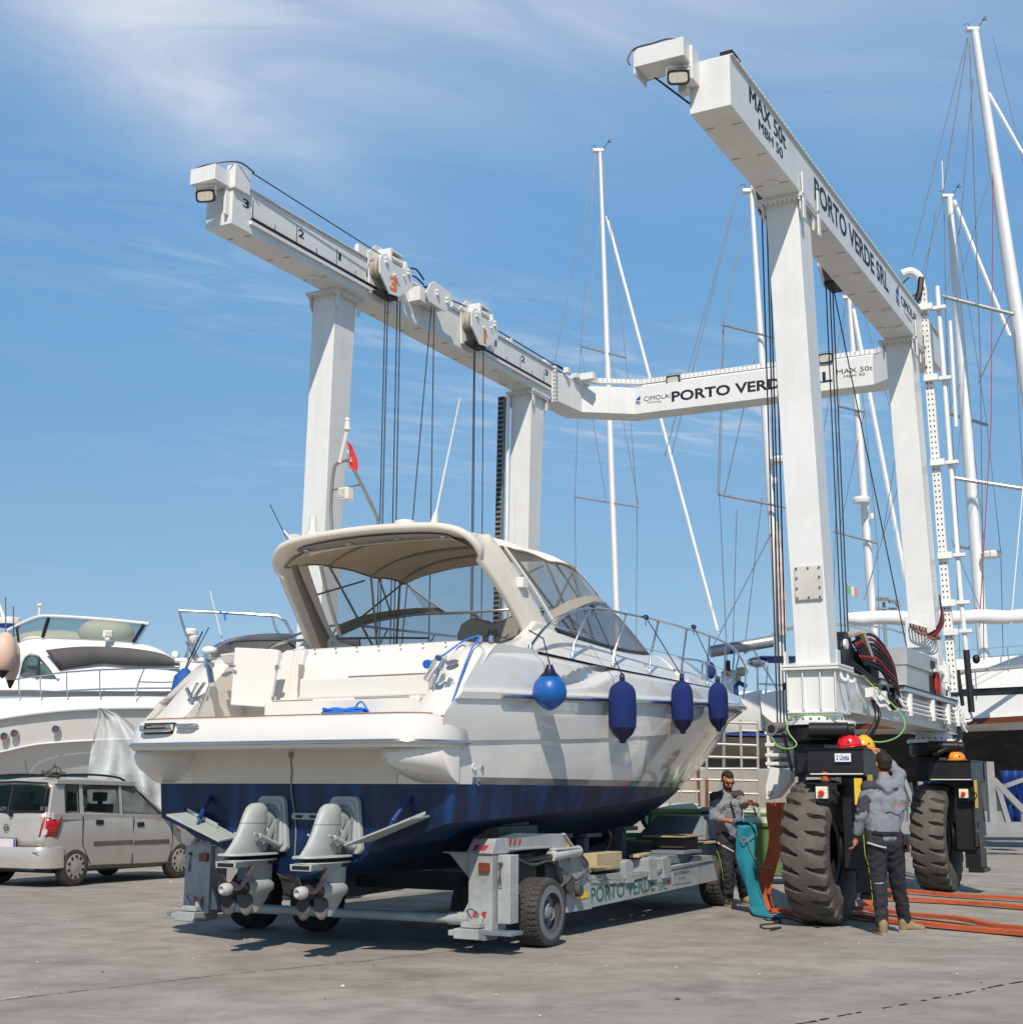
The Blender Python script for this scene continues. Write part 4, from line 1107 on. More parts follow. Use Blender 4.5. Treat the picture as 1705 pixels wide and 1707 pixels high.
# stern: side bustles, platform
def plat(d=0.0, v_in=0.45):
    """platform outline (plan), grown by d"""
    pts = []
    for k in range(9):
        a = PI / 2 * k / 8
        pts.append((1.34 + (0.40 + d) * math.cos(a), -0.18 - (0.40 + d) * math.sin(a)))
    for k in range(1, 10):
        u = 1.34 - 2.68 * k / 10
        pts.append((u, -0.58 - d - 0.03 * math.sin(PI * k / 10)))
    for k in range(9):
        a = PI / 2 + PI / 2 * k / 8
        pts.append((-1.34 + (0.40 + d) * math.cos(a), -0.18 - (0.40 + d) * math.sin(a)))
    return [(1.55, 0.35), (1.735 + d, 0.12)] + pts + [(-1.735 - d, 0.12), (-1.55, 0.35)]
mb = MB(); prof = [(0.0, 1.785), (0.02, 1.80), (0.025, 1.86), (0.01, 1.93), (-0.01, 1.99), (-0.03, 2.035), (-0.055, 2.06), (-0.085, 2.07)]
rings = [[(a, b, z) for a, b in plat(d)] for d, z in prof]
mb.loft(rings)
mb.add([(a, b, 2.07) for a, b in plat(-0.085)], [tuple(range(len(plat())))])
mb.add([(a, b, 1.785) for a, b in plat(0.0)], [tuple(range(len(plat())))])
plt_ = mb.build('swim_platform', GEL, B, ang=50)
MB().tube([(a, b, 1.835) for a, b in plat(0.028, 0.28)], 0.020, 8).build('rub_rail', STEEL, plt_)
MB().tube([(a * 0.985, b, 2.078) for a, b in plat(-0.10)[3:-3]], 0.006, 5).build('teak_edge', TEAK, plt_)
mb = MB().b2((-1.36, -0.606, 1.93), (-1.00, -0.53, 2.035)).build('hatch_recess', pm('dark hatch recess', (0.05, 0.035, 0.025), 0.7), plt_)
mb = MB().tube(smooth_pts([(-1.34, -0.60, 1.965), (-1.34, -0.64, 1.96), (-1.03, -0.64, 1.965), (-1.03, -0.60, 1.97)], 3), 0.016, 6).box((-1.36, -0.62, 1.985), (0.06, 0.04, 0.05)).box((-1.03, -0.62, 1.99), (0.06, 0.04, 0.05)).tube([(-1.31, -0.62, 1.995), (-1.06, -0.62, 1.998)], 0.012, 6)
mb.build('bathing_ladder', STEEL, B)
MB().b2((-1.26, -0.611, 1.99), (-1.07, -0.607, 2.015)).build('ladder_tread', TEAK, plt_)
MB().tube(smooth_pts([(-0.93, -0.605, 2.005), (-0.915, -0.65, 2.005), (-0.73, -0.655, 2.005), (-0.715, -0.605, 2.005)], 4), 0.013, 8).box((-0.82, -0.61, 1.995), (0.26, 0.012, 0.035)).build('grab_handle', STEEL, B)
def bustle(u0, u1, sd):
    """moulded corner that carries the platform: full at the side, fairing away inboard"""
    secs = []
    n = 16
    for i in range(n + 1):
        q = i / n
        u = lerp(u0, u1, q)
        a = math.sin(min(1, (1 - q) / 0.55) * PI / 2) ** 0.7 if q > 0.45 else 1.0
        rnd_ = 1 - 0.45 * max(0, (0.45 - q) / 0.45) ** 2
        row = []
        for v, z in ((0.02, 1.80), (-0.46, 1.795), (-0.50, 1.74), (-0.46, 1.66), (-0.37, 1.60), (-0.22, 1.545), (-0.08, 1.505), (0.01, 1.485)):
            row.append((sd * u, v * a * rnd_, lerp(1.80, z, 0.25 + 0.75 * a) if z < 1.79 else z))
        secs.append(row)
    return MB().loft(secs, caps=True)
bustle(1.735, 0.98, 1).build('stern_bustle', GEL, B, ang=60)
bustle(1.735, 1.28, -1).build('stern_bustle', GEL, B, ang=60)
MB().b2((-1.28, -0.012, 1.485), (1.10, -0.004, 1.795)).build('transom_panel', GELB, B)
sk = MB().cyl((1.64, 0.42, 1.63), (1.74, 0.42, 1.63), 0.03, n=16)
for v, z, r in ((0.30, 1.63, 0.030), (0.43, 1.625, 0.020), (0.36, 1.50, 0.030)):
    s_ = MB().lathe([(r, 0), (r * 1.1, 0.012), (r * .6, 0.014), (r * .55, -0.01)], (hbm(v) - 0.055, v, z), (1, 0, 0.12), 18, caps=False)
    s_.build('skin_fitting', GEL if z > 1.62 and r > .025 else STEEL, B)
# transom cockpit moulding: steps, sunpad block, quarter wings, gate door
st_ = MB().b2((-0.46, 0.02, 2.07), (1.30, 0.9, 2.26)).build('boarding_step', GEL, B, bevel=0.03, segs=3)
st_ = MB().b2((-0.16, 0.16, 2.26), (1.30, 0.9, 2.47)).build('boarding_step', GEL, B, bevel=0.03, segs=3)
mb = MB()
mb.hexa([(-0.72, 0.28, 2.10), (1.45, 0.28, 2.10), (1.45, 1.15, 2.10), (-0.72, 1.15, 2.10), (-0.66, 0.50, 2.79), (1.45, 0.50, 2.79), (1.45, 1.15, 2.80), (-0.66, 1.15, 2.80)])
pad = mb.build('sunpad_moulding', GEL, B, bevel=0.055, segs=3)
br = MB()
for k in range(8):
    u = -0.45 + k * 0.25
    br.cyl((u, 0.455, 2.765), (u, 0.445, 2.765), 0.010, n=8)
br.build('press_stud', STEEL, pad)
MB().b2((-0.36, 0.020, 2.245), (0.12, 0.10, 2.252)).b2((0.42, 0.155, 2.462), (1.28, 0.165, 2.468)).b2((0.6, 0.012, 2.252), (1.2, 0.02, 2.258)).build('teak_edge', TEAK, B)
MB().b2((-0.70, 0.385, 2.12), (-0.55, 0.392, 2.22)).b2((-0.30, 0.33, 2.2), (-0.296, 0.42, 2.62)).build('panel_line', pm('shaded groove', (0.35, 0.32, 0.27), 0.6), B)
for sd, ui in ((1, 1.36), (-1, 1.30)):
    w_ = MB()
    secs = []
    for u, k in ((ui, 0.0), (ui + 0.04, 0.03), (1.62, 0.03), (1.72, 0.0)):
        ex = 0.0 if u < 1.7 else 0.05
        secs.append([(sd * u, -0.26 + ex, 2.06), (sd * u, -0.10 - k + ex, 2.14), (sd * u, 0.16 - k + ex, 2.38), (sd * u, 0.48 - k + ex, 2.66 + k), (sd * (u - 0.02), 0.66 + ex, 2.765 + k * 0.3), (sd * (u - 0.02), 1.5, 2.775 + k * 0.3), (sd * (u - 0.02), 1.5, 2.06)])
    w_.loft(secs, caps=True)
    w_.build('quarter_wing', GEL, B, ang=40)
dr = MB()
def wob(u, z): return (u, 0.02 + 0.05 * (z - 2.2) + 0.22 * (u + .86), z)
pts = [(-0.87, 2.225), (-0.46, 2.195), (-0.40, 2.74), (-0.45, 2.755), (-0.87, 2.785)]
dr.prism([wob(u, z) for u, z in pts], (0, 0.045, 0))
gd = dr.build('gate_door', GEL, B, bevel=0.012)
MB().box((-0.40, 0.14, 2.58), (0.05, 0.03, 0.04)).box((-0.44, 0.14, 2.28), (0.05, 0.03, 0.04)).tube([(-0.88, 0.0, 2.60), (-0.80, -0.01, 2.595)], 0.014, 8).build('hinge', STEEL, gd)
mb = MB().hexa([(-0.46, 0.30, 2.07), (-0.36, 0.30, 2.07), (-0.36, 0.8, 2.07), (-0.46, 0.8, 2.07), (-0.44, 0.42, 2.77), (-0.30, 0.42, 2.77), (-0.30, 0.8, 2.77), (-0.44, 0.8, 2.77)]).build('gate_post', GEL, B, bevel=0.015)
MB().hexa([(-1.12, 0.20, 2.64), (-0.78, 0.20, 2.64), (-0.78, 0.5, 2.62), (-1.12, 0.5, 2.62), (-1.16, 0.15, 2.74), (-0.78, 0.15, 2.76), (-0.78, 0.5, 2.76), (-1.16, 0.5, 2.74)]).build('locker_tray', GEL, B, bevel=0.02)
MB().b2((-1.32, 0.75, 2.07), (-0.4, 0.85, 2.72)).build('cockpit_wall', GEL, B)
MB().b2((-1.6, 0.05, 2.05), (1.6, 5.0, 2.09)).build('cockpit_sole', GELB, B)
# rod holders, cleats, sockets on the quarters
rh = MB().tube([(1.38, 0.02, 2.40), (1.60, -0.14, 2.56)], 0.032, 14, caps=True).tube([(1.43, 0.05, 2.20), (1.45, 0.03, 2.36), (1.50, 0.10, 2.58)], 0.014, 8).build('rod_holder', STEEL, B)
MB().box((1.56, 0.08, 2.32), (0.05, 0.03, 0.18), Matrix.Rotation(0.5, 3, 'Y')).box((1.52, 0.06, 2.40), (0.04, 0.03, 0.08), Matrix.Rotation(0.5, 3, 'Y')).build('bracket', STEEL, B)
rh = MB().tube([(-1.02, -0.08, 2.42), (-1.20, 0.04, 2.70)], 0.032, 14).tube([(-1.25, -0.02, 2.10), (-1.10, -0.02, 2.42)], 0.016, 8).build('rod_holder', STEEL, B)
MB().bar((-1.42, -0.02, 2.14), (-1.24, 0.06, 2.46), 0.05, 0.02).bar((-1.35, -0.02, 2.30), (-1.22, -0.06, 2.44), 0.02, 0.02).bar((-1.3, -0.04, 2.28), (-1.38, -0.04, 2.40), 0.02, 0.03).box((-1.14, 0.0, 2.62), (0.1, 0.04, 0.05)).box((-1.18, 0.02, 2.70), (0.06, 0.04, 0.05)).build('cleat', STEEL, B)
for x, v, z in ((1.50, 0.26, 2.56), (-1.13, 0.27, 2.55)):
    q = MB().lathe([(0.05, 0), (0.045, 0.01), (0.02, 0.012), (0.001, 0.012)], (0, 0, 0), (0, -1, 0), 24)
    for i, vt in enumerate(q.v): q.v[i] = (x + vt[0] * 1.25, v + vt[1] - 0.01 + vt[2] * 0.8, z + vt[2] * 0.62)
    q.build('badge', pm('silver badge', (0.45, 0.46, 0.47), 0.3, metal=0.8, var=0.4, vs=60), B)
MB().b2((1.22, 0.405, 2.54), (1.33, 0.43, 2.66)).build('shore_socket', pm('grey socket', (0.55, 0.55, 0.53), 0.4), B, bevel=0.006)
MB().cyl((1.25, 0.42, 2.585), (1.23, 0.28, 2.56), 0.030, 0.026, n=16).cyl((1.23, 0.28, 2.56), (1.225, 0.24, 2.55), 0.04, n=16).build('shore_plug', pm('blue plug', (0.01, 0.12, 0.55), 0.4), B)
MB().cyl((1.57, 0.62, 2.77), (1.57, 0.62, 2.83), 0.02, n=10).cyl((1.66, 0.66, 2.77), (1.66, 0.66, 2.83), 0.02, n=10).build('bollard', STEEL, B)
# fore body deck, coamings, cabin trunk
TV = [1.15, 1.6, 2.1, 3.0, 4.0, 5.0, 5.8, 6.6, 7.6, 8.7, 9.6, 10.5, 11.2]
TU = [1.50, 1.47, 1.44, 1.40, 1.31, 1.16, 1.02, 0.86, 0.66, 0.44, 0.28, 0.12, 0.02]
TZ = [2.79, 2.90, 3.06, 3.03, 3.02, 3.06, 3.12, 3.20, 3.22, 3.13, 3.03, 2.95, 2.89]
def dk(v):
    h = hbm(v) - 0.05 - 0.12 * 0.8; zg = zgun(v); ut = min(csp(v, TV, TU), h - 0.03); zt = csp(v, TV, TZ)
    return h, zg, ut, zt
for sd in (1, -1):
    secs = []
    for i in range(50):
        v = 1.0 + 4.9 * i / 49
        h, zg, ut, zt = dk(v)
        s_ = [(sd * (hbm(v) - 0.055 - 0.04), v, zg - 0.01), (sd * (h - 0.02), v, zg + 0.012)]
        for k in range(1, 9):
            q = k / 8
            e = q * q * (3 - 2 * q)
            s_.append((sd * lerp(h - 0.02, ut, q), v, lerp(zg + 0.012, zt, e)))
        s_ += [(sd * (ut - 0.05), v, zt + 0.015), (sd * (ut - 0.12), v, zt - 0.01), (sd * (ut - 0.13), v, 2.2)]
        secs.append(s_)
    MB().loft(secs).build('coaming', GEL, B, ang=50)
secs = []
for i in range(60):
    v = 5.85 + (11.33 - 5.85) * i / 59
    h, zg, ut, zt = dk(v); ut = max(min(ut, hbm(v) - 0.14), 0.0); h0 = max(hbm(v) - 0.095, 0.01)
    row = []
    for k in range(11):
        q = k / 10; e = q * q * (3 - 2 * q)
        row.append((lerp(h0, ut, q), v, lerp(zg - 0.01, zt, e)))
    for k in range(1, 6):
        q = k / 5
        row.append((ut * (1 - q), v, zt + 0.05 * math.sin(q * PI / 2)))
    full = row + [(-a, b, c_) for a, b, c_ in row[:-1][::-1]]
    secs.append(full)
MB().loft(secs, caps=True).build('foredeck', GEL, B, ang=50)
MB().ell((0, 11.30, 2.80), (0.10, 0.12, 0.10), 16, 8).build('bow_cap', GEL, B)
# windscreen
WB = [(1.44, 2.35, 3.075), (1.40, 3.0, 3.05), (1.30, 4.0, 3.045), (1.14, 5.0, 3.08), (0.97, 5.75, 3.14), (0.62, 6.30, 3.22), (0.0, 6.62, 3.27)]
WT = [(1.42, 2.42, 3.15), (1.34, 2.95, 3.36), (1.20, 3.70, 3.53), (1.06, 4.30, 3.61), (0.92, 4.60, 3.65), (0.55, 4.95, 3.70), (0.0, 5.10, 3.72)]
Wb, Wt = smooth_pts(WB, 6), smooth_pts(WT, 6)
def mir(pts): return [Vector((-q.x, q.y, q.z)) for q in pts]
wb = Wb + mir(Wb[:-1][::-1]); wt = Wt + mir(Wt[:-1][::-1])
def wmix(i, q): 
    a, b = wb[i], wt[i]; c_ = a.lerp(b, q); c_.y += 0.05 * math.sin(q * PI); return c_
MB().grid(lambda i, j: wmix(i, j / 5), len(wb), 6).build('windscreen', GLASSD, B, recalc=False)
fr = MB().tube(wb, 0.022, 8).tube([q + Vector((0, 0, -0.02)) for q in wb], 0.035, 8)
fr.build('windscreen_seal', BLACK, B)
fr = MB().tube(wt, 0.018, 8)
for i in (24, len(wb) - 25): fr.tube([wmix(i, k / 5) for k in range(6)], 0.026, 8)
for i in (len(wb) // 2,): fr.tube([wmix(i, k / 5) for k in range(6)], 0.022, 8)
fr.build('windscreen_frame', pm('satin alloy frame', (0.45, 0.46, 0.47), 0.35, metal=0.7), B)
# radar arch
path = smooth_pts([(1.38, 2.22, 2.84), (1.35, 2.00, 3.10), (1.29, 1.66, 3.46), (1.22, 1.38, 3.72), (1.13, 1.20, 3.875), (0.93, 1.13, 3.95), (0.55, 1.12, 3.985), (0, 1.12, 4.0), (-0.55, 1.12, 3.985), (-0.93, 1.13, 3.95), (-1.13, 1.20, 3.875), (-1.22, 1.38, 3.72), (-1.29, 1.66, 3.46), (-1.35, 2.00, 3.10), (-1.38, 2.22, 2.84)], 7)
secs = []
for i, q in enumerate(path):
    a = path[max(0, i - 1)]; b = path[min(len(path) - 1, i + 1)]
    d = (b - a).normalized()
    s_ = i / (len(path) - 1); e = abs(s_ - 0.5) * 2
    ch = 0.19 + 0.05 * (1 - e) + 0.14 * max(0, (e - 0.8) / 0.2) ** 2
    fwd = Vector((0, 1, -0.10 if e < 0.5 else 0.35)); fwd = (fwd - d * fwd.dot(d)).normalized()
    nn = d.cross(fwd).normalized()
    th = 0.042
    row = []
    for k in range(20):
        a_ = 2 * PI * k / 20
        cx_, sx_ = math.cos(a_), math.sin(a_)
        row.append(q + fwd * (math.copysign(abs(cx_) ** 0.4, cx_) * ch) + nn * (math.copysign(abs(sx_) ** 0.4, sx_) * th))
    secs.append(row)
arch = MB().loft(secs, closed=True, caps=True).build('radar_arch', pm('cream arch moulding', (0.70, 0.645, 0.545), 0.28, var=0.02, coat=0.35, dirt=0.05), B, ang=60)
# taupe inlays on the underside and on the inner face of the port leg, lamps, round badge
up_ = MB(); lampm = MB()
n = 24
top_in = [(u, 1.02 - 0.13 * math.sin(PI * min(1, max(0, (u + 1.02) / 2.0))) ** 0.35, ) for u in [-1.02 + 2.0 * k / n for k in range(n + 1)]]
def under_z(u): return csp(abs(u), [0, 0.55, 0.93, 1.13], [4.0, 3.985, 3.95, 3.875]) - 0.048
a_ = [(u, 1.10 - 0.14 * max(0.02, math.sin(PI * (u + .97) / 1.94)) ** 0.3 + 0.0, under_z(u)) for u in [-.94 + 1.88 * k / n for k in range(n + 1)]]
b_ = [(u, 1.10 + 0.14 * max(0.02, math.sin(PI * (u + .97) / 1.94)) ** 0.3, under_z(u) - 0.012) for u in [-.94 + 1.88 * k / n for k in range(n + 1)]]
up_.grid(lambda i, j: (a_, b_)[j][i], n + 1, 2)
up_.build('inlay_panel', TAUPE, arch, recalc=False, solid=0.006)
for u in (-0.85, -0.3, 0.3, 0.85):
    lampm = MB().lathe([(0.045, 0), (0.045, 0.014), (0.03, 0.016)], (u, 1.10, under_z(u) - 0.016), (0, 0, -1), 20)
    lampm.build('downlight', STEEL, arch)
i0, i1 = len(path) - 30, len(path) - 4
lg = MB(); ra, rb = [], []
for i in range(i0, i1 + 1):
    q = path[i]; d = (path[min(len(path) - 1, i + 1)] - path[i - 1]).normalized()
    fwd = Vector((0, 1, 0.35)); fwd = (fwd - d * fwd.dot(d)).normalized(); nn = d.cross(fwd).normalized()
    s_ = (i - i0) / (i1 - i0)
    w0 = 0.105 * min(1, (s_ / 0.22)) ** 0.6
    inn = nn * (0.047 if nn.x > 0 else -0.047)
    ra.append(q + inn - fwd * w0 * 0.62); rb.append(q + inn + fwd * (w0 * 0.35 + 0.12 * s_ ** 3))
lg.grid(lambda i, j: (ra, rb)[j][i], len(ra), 2)
lg.build('inlay_panel', TAUPE, arch, recalc=False, solid=0.006)
bd = MB().cyl((-1.315, 2.20, 3.04), (-1.285, 2.19, 3.045), 0.075, n=28).build('round_badge', pm('ivory disc', (0.62, 0.60, 0.55), 0.4), arch)
lettering('M', 0.05, (-1.283, 2.17, 3.015), (0, 1, 0), Z, bd, TAUPE, width=0.06, name='badge_mark')
# moulded arch foot fairings
for sd in (1, -1):
    MB().prism([(sd * 1.34, v, z) for v, z in ((1.40, 2.80), (1.75, 2.98), (1.95, 3.12), (2.35, 3.12), (2.7, 2.98), (3.1, 2.90), (3.1, 2.80))], (sd * 0.10, 0, 0)).build('arch_foot', GEL, B, bevel=0.03, segs=3)
# fin beside the starboard leg carrying the writing
fin_ = MB().prism([(1.27, v, z) for v, z in ((1.62, 3.64), (1.78, 3.62), (2.75, 2.96), (2.2, 2.96))], (0.04, 0, 0)).build('side_fin', GEL, B, bevel=0.01)
lettering('37', 0.105, (1.312, 2.16, 3.16), (0, 1, 0.05), Z, fin_, pm('grey script', (0.06, 0.06, 0.07), 0.4, metal=0.3), width=0.20, shear=0.25, bold=0.01)
lettering('Mira', 0.055, (1.312, 1.93, 3.37), (0, 1, -0.15), Z, fin_, MATS['grey script'], width=0.17, shear=0.4)
MB().b2((1.30, 1.74, 3.44), (1.40, 1.86, 3.55)).build('loudspeaker', GEL, B, bevel=0.012)
# canopy
def canz(u, v):
    e = abs(u) / 1.17
    base = csp(v, [1.2, 1.9, 2.6, 3.2, 3.9], [4.02, 4.13, 4.12, 4.13, 4.06])
    hump = 0.022 * abs(math.sin((v - 1.2) * 4.0))
    return base + hump - 0.20 * e ** 2.6 - 0.05 * e ** 8
nu, nvv = 29, 31
def CP(i, j):
    u = -1.17 + 2.34 * i / (nu - 1); v = 1.15 + 2.55 * j / (nvv - 1)
    v = v - 0.30 * (abs(u) / 1.17) ** 2.2 * (j / (nvv - 1))
    return (u * (1 - 0.02 * j / nvv), v, canz(u, v if v > 1.2 else 1.2))
cano = MB().grid(CP, nu, nvv).build('canopy_top', CANV, B, ang=80, recalc=False)
cl = MB().grid(lambda i, j: Vector(CP(i, j)) - Z * 0.02, nu, nvv).build('canopy_lining', CANVB, B, ang=80, recalc=False)
ed = MB()
for i in (0, nu - 1): ed.tube([Vector(CP(i, j)) + Vector((0, 0, -0.012)) for j in range(nvv)], 0.016, 6)
ed.tube([Vector(CP(i, nvv - 1)) for i in range(nu)], 0.020, 6)
ed.build('canopy_piping', PIPING, B)
# bows under the canopy
bw = MB()
for vb, vt in ((3.0, 1.9), (3.1, 2.7), (3.5, 3.3)):
    pts = [(1.32, vb, 3.1)] + [(1.15 * math.cos(a), vt, canz(1.15 * math.cos(a), vt) - 0.035) for a in [PI * k / 20 for k in range(21)]] + [(-1.32, vb, 3.1)]
    bw.tube(pts, 0.014, 8)
for sd in (1, -1):
    bw.tube([(sd * 1.27, 1.75, 3.52), (sd * 1.17, 2.6, 3.80)], 0.011, 8)
    
    bw.tube([(sd * 1.34, 2.45, 3.2), (sd * 1.15, 3.35, 3.86)], 0.012, 8)
    bw.tube([(sd * 1.17, 2.9, 3.86), (sd * 1.28, 3.35, 3.45)], 0.011, 8)
bw.build('canopy_bow', pm('dull bow tube', (0.28, 0.26, 0.24), 0.35, metal=0.7), B)
# clear side and front curtains
for sd in (1, -1):
    tp = [Vector(CP(nu - 1 if sd > 0 else 0, j)) for j in range(8, nvv)]
    bt = smooth_pts([(sd * 1.38, 2.45, 3.15), (sd * 1.34, 3.0, 3.37), (sd * 1.22, 3.65, 3.53), (sd * 1.08, 4.22, 3.62)], 8)
    def S_(i, j):
        a = tp[min(len(tp) - 1, int(i / 24 * (len(tp) - 1)))]; b = bt[i]
        c_ = a.lerp(b, j / 6); c_.x += sd * 0.02 * math.sin(j / 6 * PI); return c_
    MB().grid(S_, 25, 7).build('side_curtain', CLEAR, B, recalc=False, ang=80)
    e = MB(); e.tube([S_(0, j) for j in range(7)], 0.022, 6); e.tube([S_(24, j) for j in range(7)], 0.012, 6)
    e.build('curtain_hem', CANV, B)
    ap = MB().grid(lambda i, j: bt[i] + Vector((sd * 0.012, 0, 0)) + (Vector((0, 0, -0.035)) * (j) if False else (S_(i, 5) - bt[i]) * 0.9 * (1 - j)), 25, 2)
    ap.build('curtain_apron', pm('sand canvas', (0.50, 0.44, 0.35), 0.85, bump=0.3, bs=200), B, recalc=False)
fc_t = [Vector(CP(i, nvv - 1)) for i in range(nu)]
fb = [wt[int(lerp(14, len(wt) - 15, i / (nu - 1)))] for i in range(nu)][::-1]
MB().grid(lambda i, j: fc_t[i].lerp(fb[i], j / 5), nu, 6).build('front_curtain', CLEAR, B, recalc=False, ang=80)
# helm seat back
sb = MB().prism([(u, 2.30, z) for u, z in ((0.29, 2.70), (0.27, 3.08), (0.32, 3.19), (0.45, 3.25), (0.60, 3.22), (0.70, 3.17), (0.82, 3.20), (0.96, 3.25), (1.12, 3.21), (1.18, 3.05), (1.18, 2.70))], (0, 0.16, 0)).build('helm_seat', pm('taupe seat back', (0.27, 0.24, 0.205), 0.5), B, bevel=0.03, segs=3)
lettering('M', 0.085, (0.66, 2.298, 3.02), (1, 0, 0), Z, sb, pm('grey emblem', (0.10, 0.09, 0.08), 0.5), width=0.12, name='seat_mark', shear=0.1)
MB().tube(smooth_pts([(0.50, 2.293, 3.05), (0.54, 2.293, 3.015), (0.62, 2.293, 3.03), (0.68, 2.293, 3.06)]), 0.004, 5).tube(smooth_pts([(0.92, 2.293, 3.05), (0.88, 2.293, 3.015), (0.81, 2.293, 3.03), (0.76, 2.293, 3.06)]), 0.004, 5).build('seat_mark', MATS['grey emblem'], sb)
MB().tube([(-1.45, 1.7, 3.06), (-1.42, 2.6, 3.13), (-1.36, 3.6, 3.18), (1.36, 2.2, 3.08)], 0.014, 8).build('cockpit_rail', STEEL, B) if False else None
MB().tube(smooth_pts([(-1.50, 1.15, 2.82), (-1.52, 1.55, 3.0), (-1.47, 2.2, 3.10), (-1.42, 3.3, 3.22), (-1.32, 4.2, 3.30)]), 0.015, 8).tube([(-1.44, 2.9, 3.18), (-1.44, 2.95, 3.0)], 0.012, 8).build('cockpit_rail', STEEL, B)
# pulpit rails
def bowrail(sd):
    top = smooth_pts([(1.66, 1.42, 2.80), (1.66, 1.72, 3.01), (1.65, 2.15, 3.19), (1.64, 2.85, 3.34), (1.62, 3.7, 3.38), (1.58, 4.6, 3.41), (1.48, 5.8, 3.44), (1.33, 7.0, 3.47), (1.10, 8.2, 3.50), (0.82, 9.3, 3.52), (0.52, 10.3, 3.53), (0.34, 10.9, 3.52), (0.27, 11.25, 3.44), (0.26, 11.30, 3.30), (0.26, 11.15, 2.92)], 6)
    r = MB().tube([(sd * q.x, q.y, q.z) for q in top], 0.0165, 10)
    for vt, vb in ((2.75, 2.38), (3.75, 3.35), (4.75, 4.35), (5.85, 5.45), (7.0, 6.6), (8.2, 7.85), (9.3, 9.0), (10.3, 10.05)):
        ut = csp(vt, [2.85, 3.7, 4.6, 5.8, 7.0, 8.2, 9.3, 10.3], [1.64, 1.62, 1.58, 1.48, 1.33, 1.10, .82, .52]) if vt > 2.85 else 1.64
        zt = csp(vt, [2.15, 2.85, 3.7, 4.6, 5.8, 7.0, 8.2, 9.3, 10.3], [3.19, 3.34, 3.38, 3.41, 3.44, 3.47, 3.50, 3.52, 3.53])
        ub = max(0.05, hbm(vb) - 0.17)
        zb = zgun(vb) + 0.02
        r.tube([(sd * ut, vt, zt), (sd * lerp(ut, ub, 0.85), lerp(vt, vb, 0.92), lerp(zt, zb, 0.75)), (sd * ub, vb, zb)], 0.0135, 8)
        r.lathe([(0.03, 0), (0.028, 0.012), (0.014, 0.05)], (sd * ub, vb, zb - 0.005), (0, 0, 1), 12)
    r.lathe([(0.03, 0), (0.028, 0.012), (0.014, 0.05)], (sd * 1.66, 1.42, 2.775), (0, 0, 1), 12)
    r.build('bow_rail', STEEL, B)
    w_ = MB().tube([(sd * (max(0.05, hbm(v) - 0.17 + 0.0)), v, zgun(v) + 0.30) for v in [2.0 + 8.6 * k / 20 for k in range(21)]], 0.004, 5)
    w_.build('guard_wire', STEEL, B)
bowrail(1); bowrail(-1)
MB().tube(smooth_pts([(1.25, 6.9, 2.95), (1.22, 7.0, 3.10), (1.15, 7.25, 3.14), (1.08, 7.5, 3.08), (1.05, 7.6, 2.92)]), 0.012, 8).build('grab_handle', STEEL, B)
MB().box((1.30, 5.0, 2.84), (0.03, 0.26, 0.02)).box((1.30, 4.95, 2.81), (0.03, 0.03, 0.05)).box((1.30, 5.05, 2.81), (0.03, 0.03, 0.05)).build('cleat', STEEL, B)
# gear on the arch
a1 = MB().lathe([(0.02, 0), (0.025, 0.06), (0.08, 0.09), (0.09, 0.12), (0.05, 0.145), (0.001, 0.15)], (-1.02, 1.1, 3.94), n=20).build('satellite_puck', GEL, B)
a1 = MB().lathe([(0.05, 0), (0.075, 0.05), (0.06, 0.09), (0.045, 0.10), (0.035, 0.26), (0.02, 0.27)], (-0.78, 1.1, 4.0), n=20).build('aerial_base', GEL, B)
MB().tube([(-1.05, 1.04, 4.0), (-1.30, 1.02, 4.42)], 0.005, 5).build('whip_aerial', BLACK, B)
MB().tube([(-1.0, 1.02, 4.02), (-1.10, 1.02, 4.12)], 0.012, 6).build('aerial_foot', GEL, B)
a1 = MB().lathe([(0.10, 0), (0.11, 0.03), (0.10, 0.06), (0.05, 0.075), (0.001, 0.08)], (0.42, 1.05, 4.03), n=24).build('gps_puck', GEL, B)
a1 = MB().lathe([(0.04, 0), (0.035, 0.05), (0.012, 0.14), (0.008, 1.25), (0.003, 1.28)], (0.80, 1.0, 4.03), (0.22, 0.0, 0.97), 12).build('whip_aerial', GEL, B)
mf = MB().tube(smooth_pts([(-0.52, 1.1, 4.04), (-0.55, 1.1, 4.35), (-0.53, 1.1, 4.72), (-0.48, 1.1, 4.80), (-0.36, 1.1, 4.82)]), 0.018, 8).tube(smooth_pts([(-0.36, 1.1, 4.82), (-0.30, 1.1, 4.76), (0.03, 1.08, 4.22), (0.08, 1.08, 4.06)]), 0.018, 8).tube([(-0.52, 1.1, 4.52), (-0.16, 1.1, 4.54)], 0.011, 8)
mf.build('light_mast', pm('warm steel tube', (0.42, 0.36, 0.28), 0.3, metal=0.8), B)
MB().tube([(-0.44, 1.08, 4.80), (-0.36, 1.08, 5.12)], 0.022, 10).lathe([(0.02, 0), (0.04, 0.02), (0.03, 0.05), (0.028, 0.11), (0.035, 0.12), (0.03, 0.14)], (-0.355, 1.08, 5.13), n=16).build('all_round_light', GEL, B)
MB().b2((-0.42, 1.02, 4.38), (-0.28, 1.14, 4.52)).build('deck_light', GEL, B, bevel=0.02)
MB().b2((-0.40, 1.012, 4.41), (-0.32, 1.018, 4.50)).build('light_lens', GLASSL, B)
fl_ = MB().grid(lambda i, j: (-0.36 + 0.02 * j + 0.018 * i, 1.07 + 0.03 * math.sin(i * 1.3 + j), 5.02 - 0.075 * i - 0.012 * j), 5, 6)
tag(fl_.build('flag', pm('red and white flag', (0.62, 0.04, 0.04), 0.8), B), None)
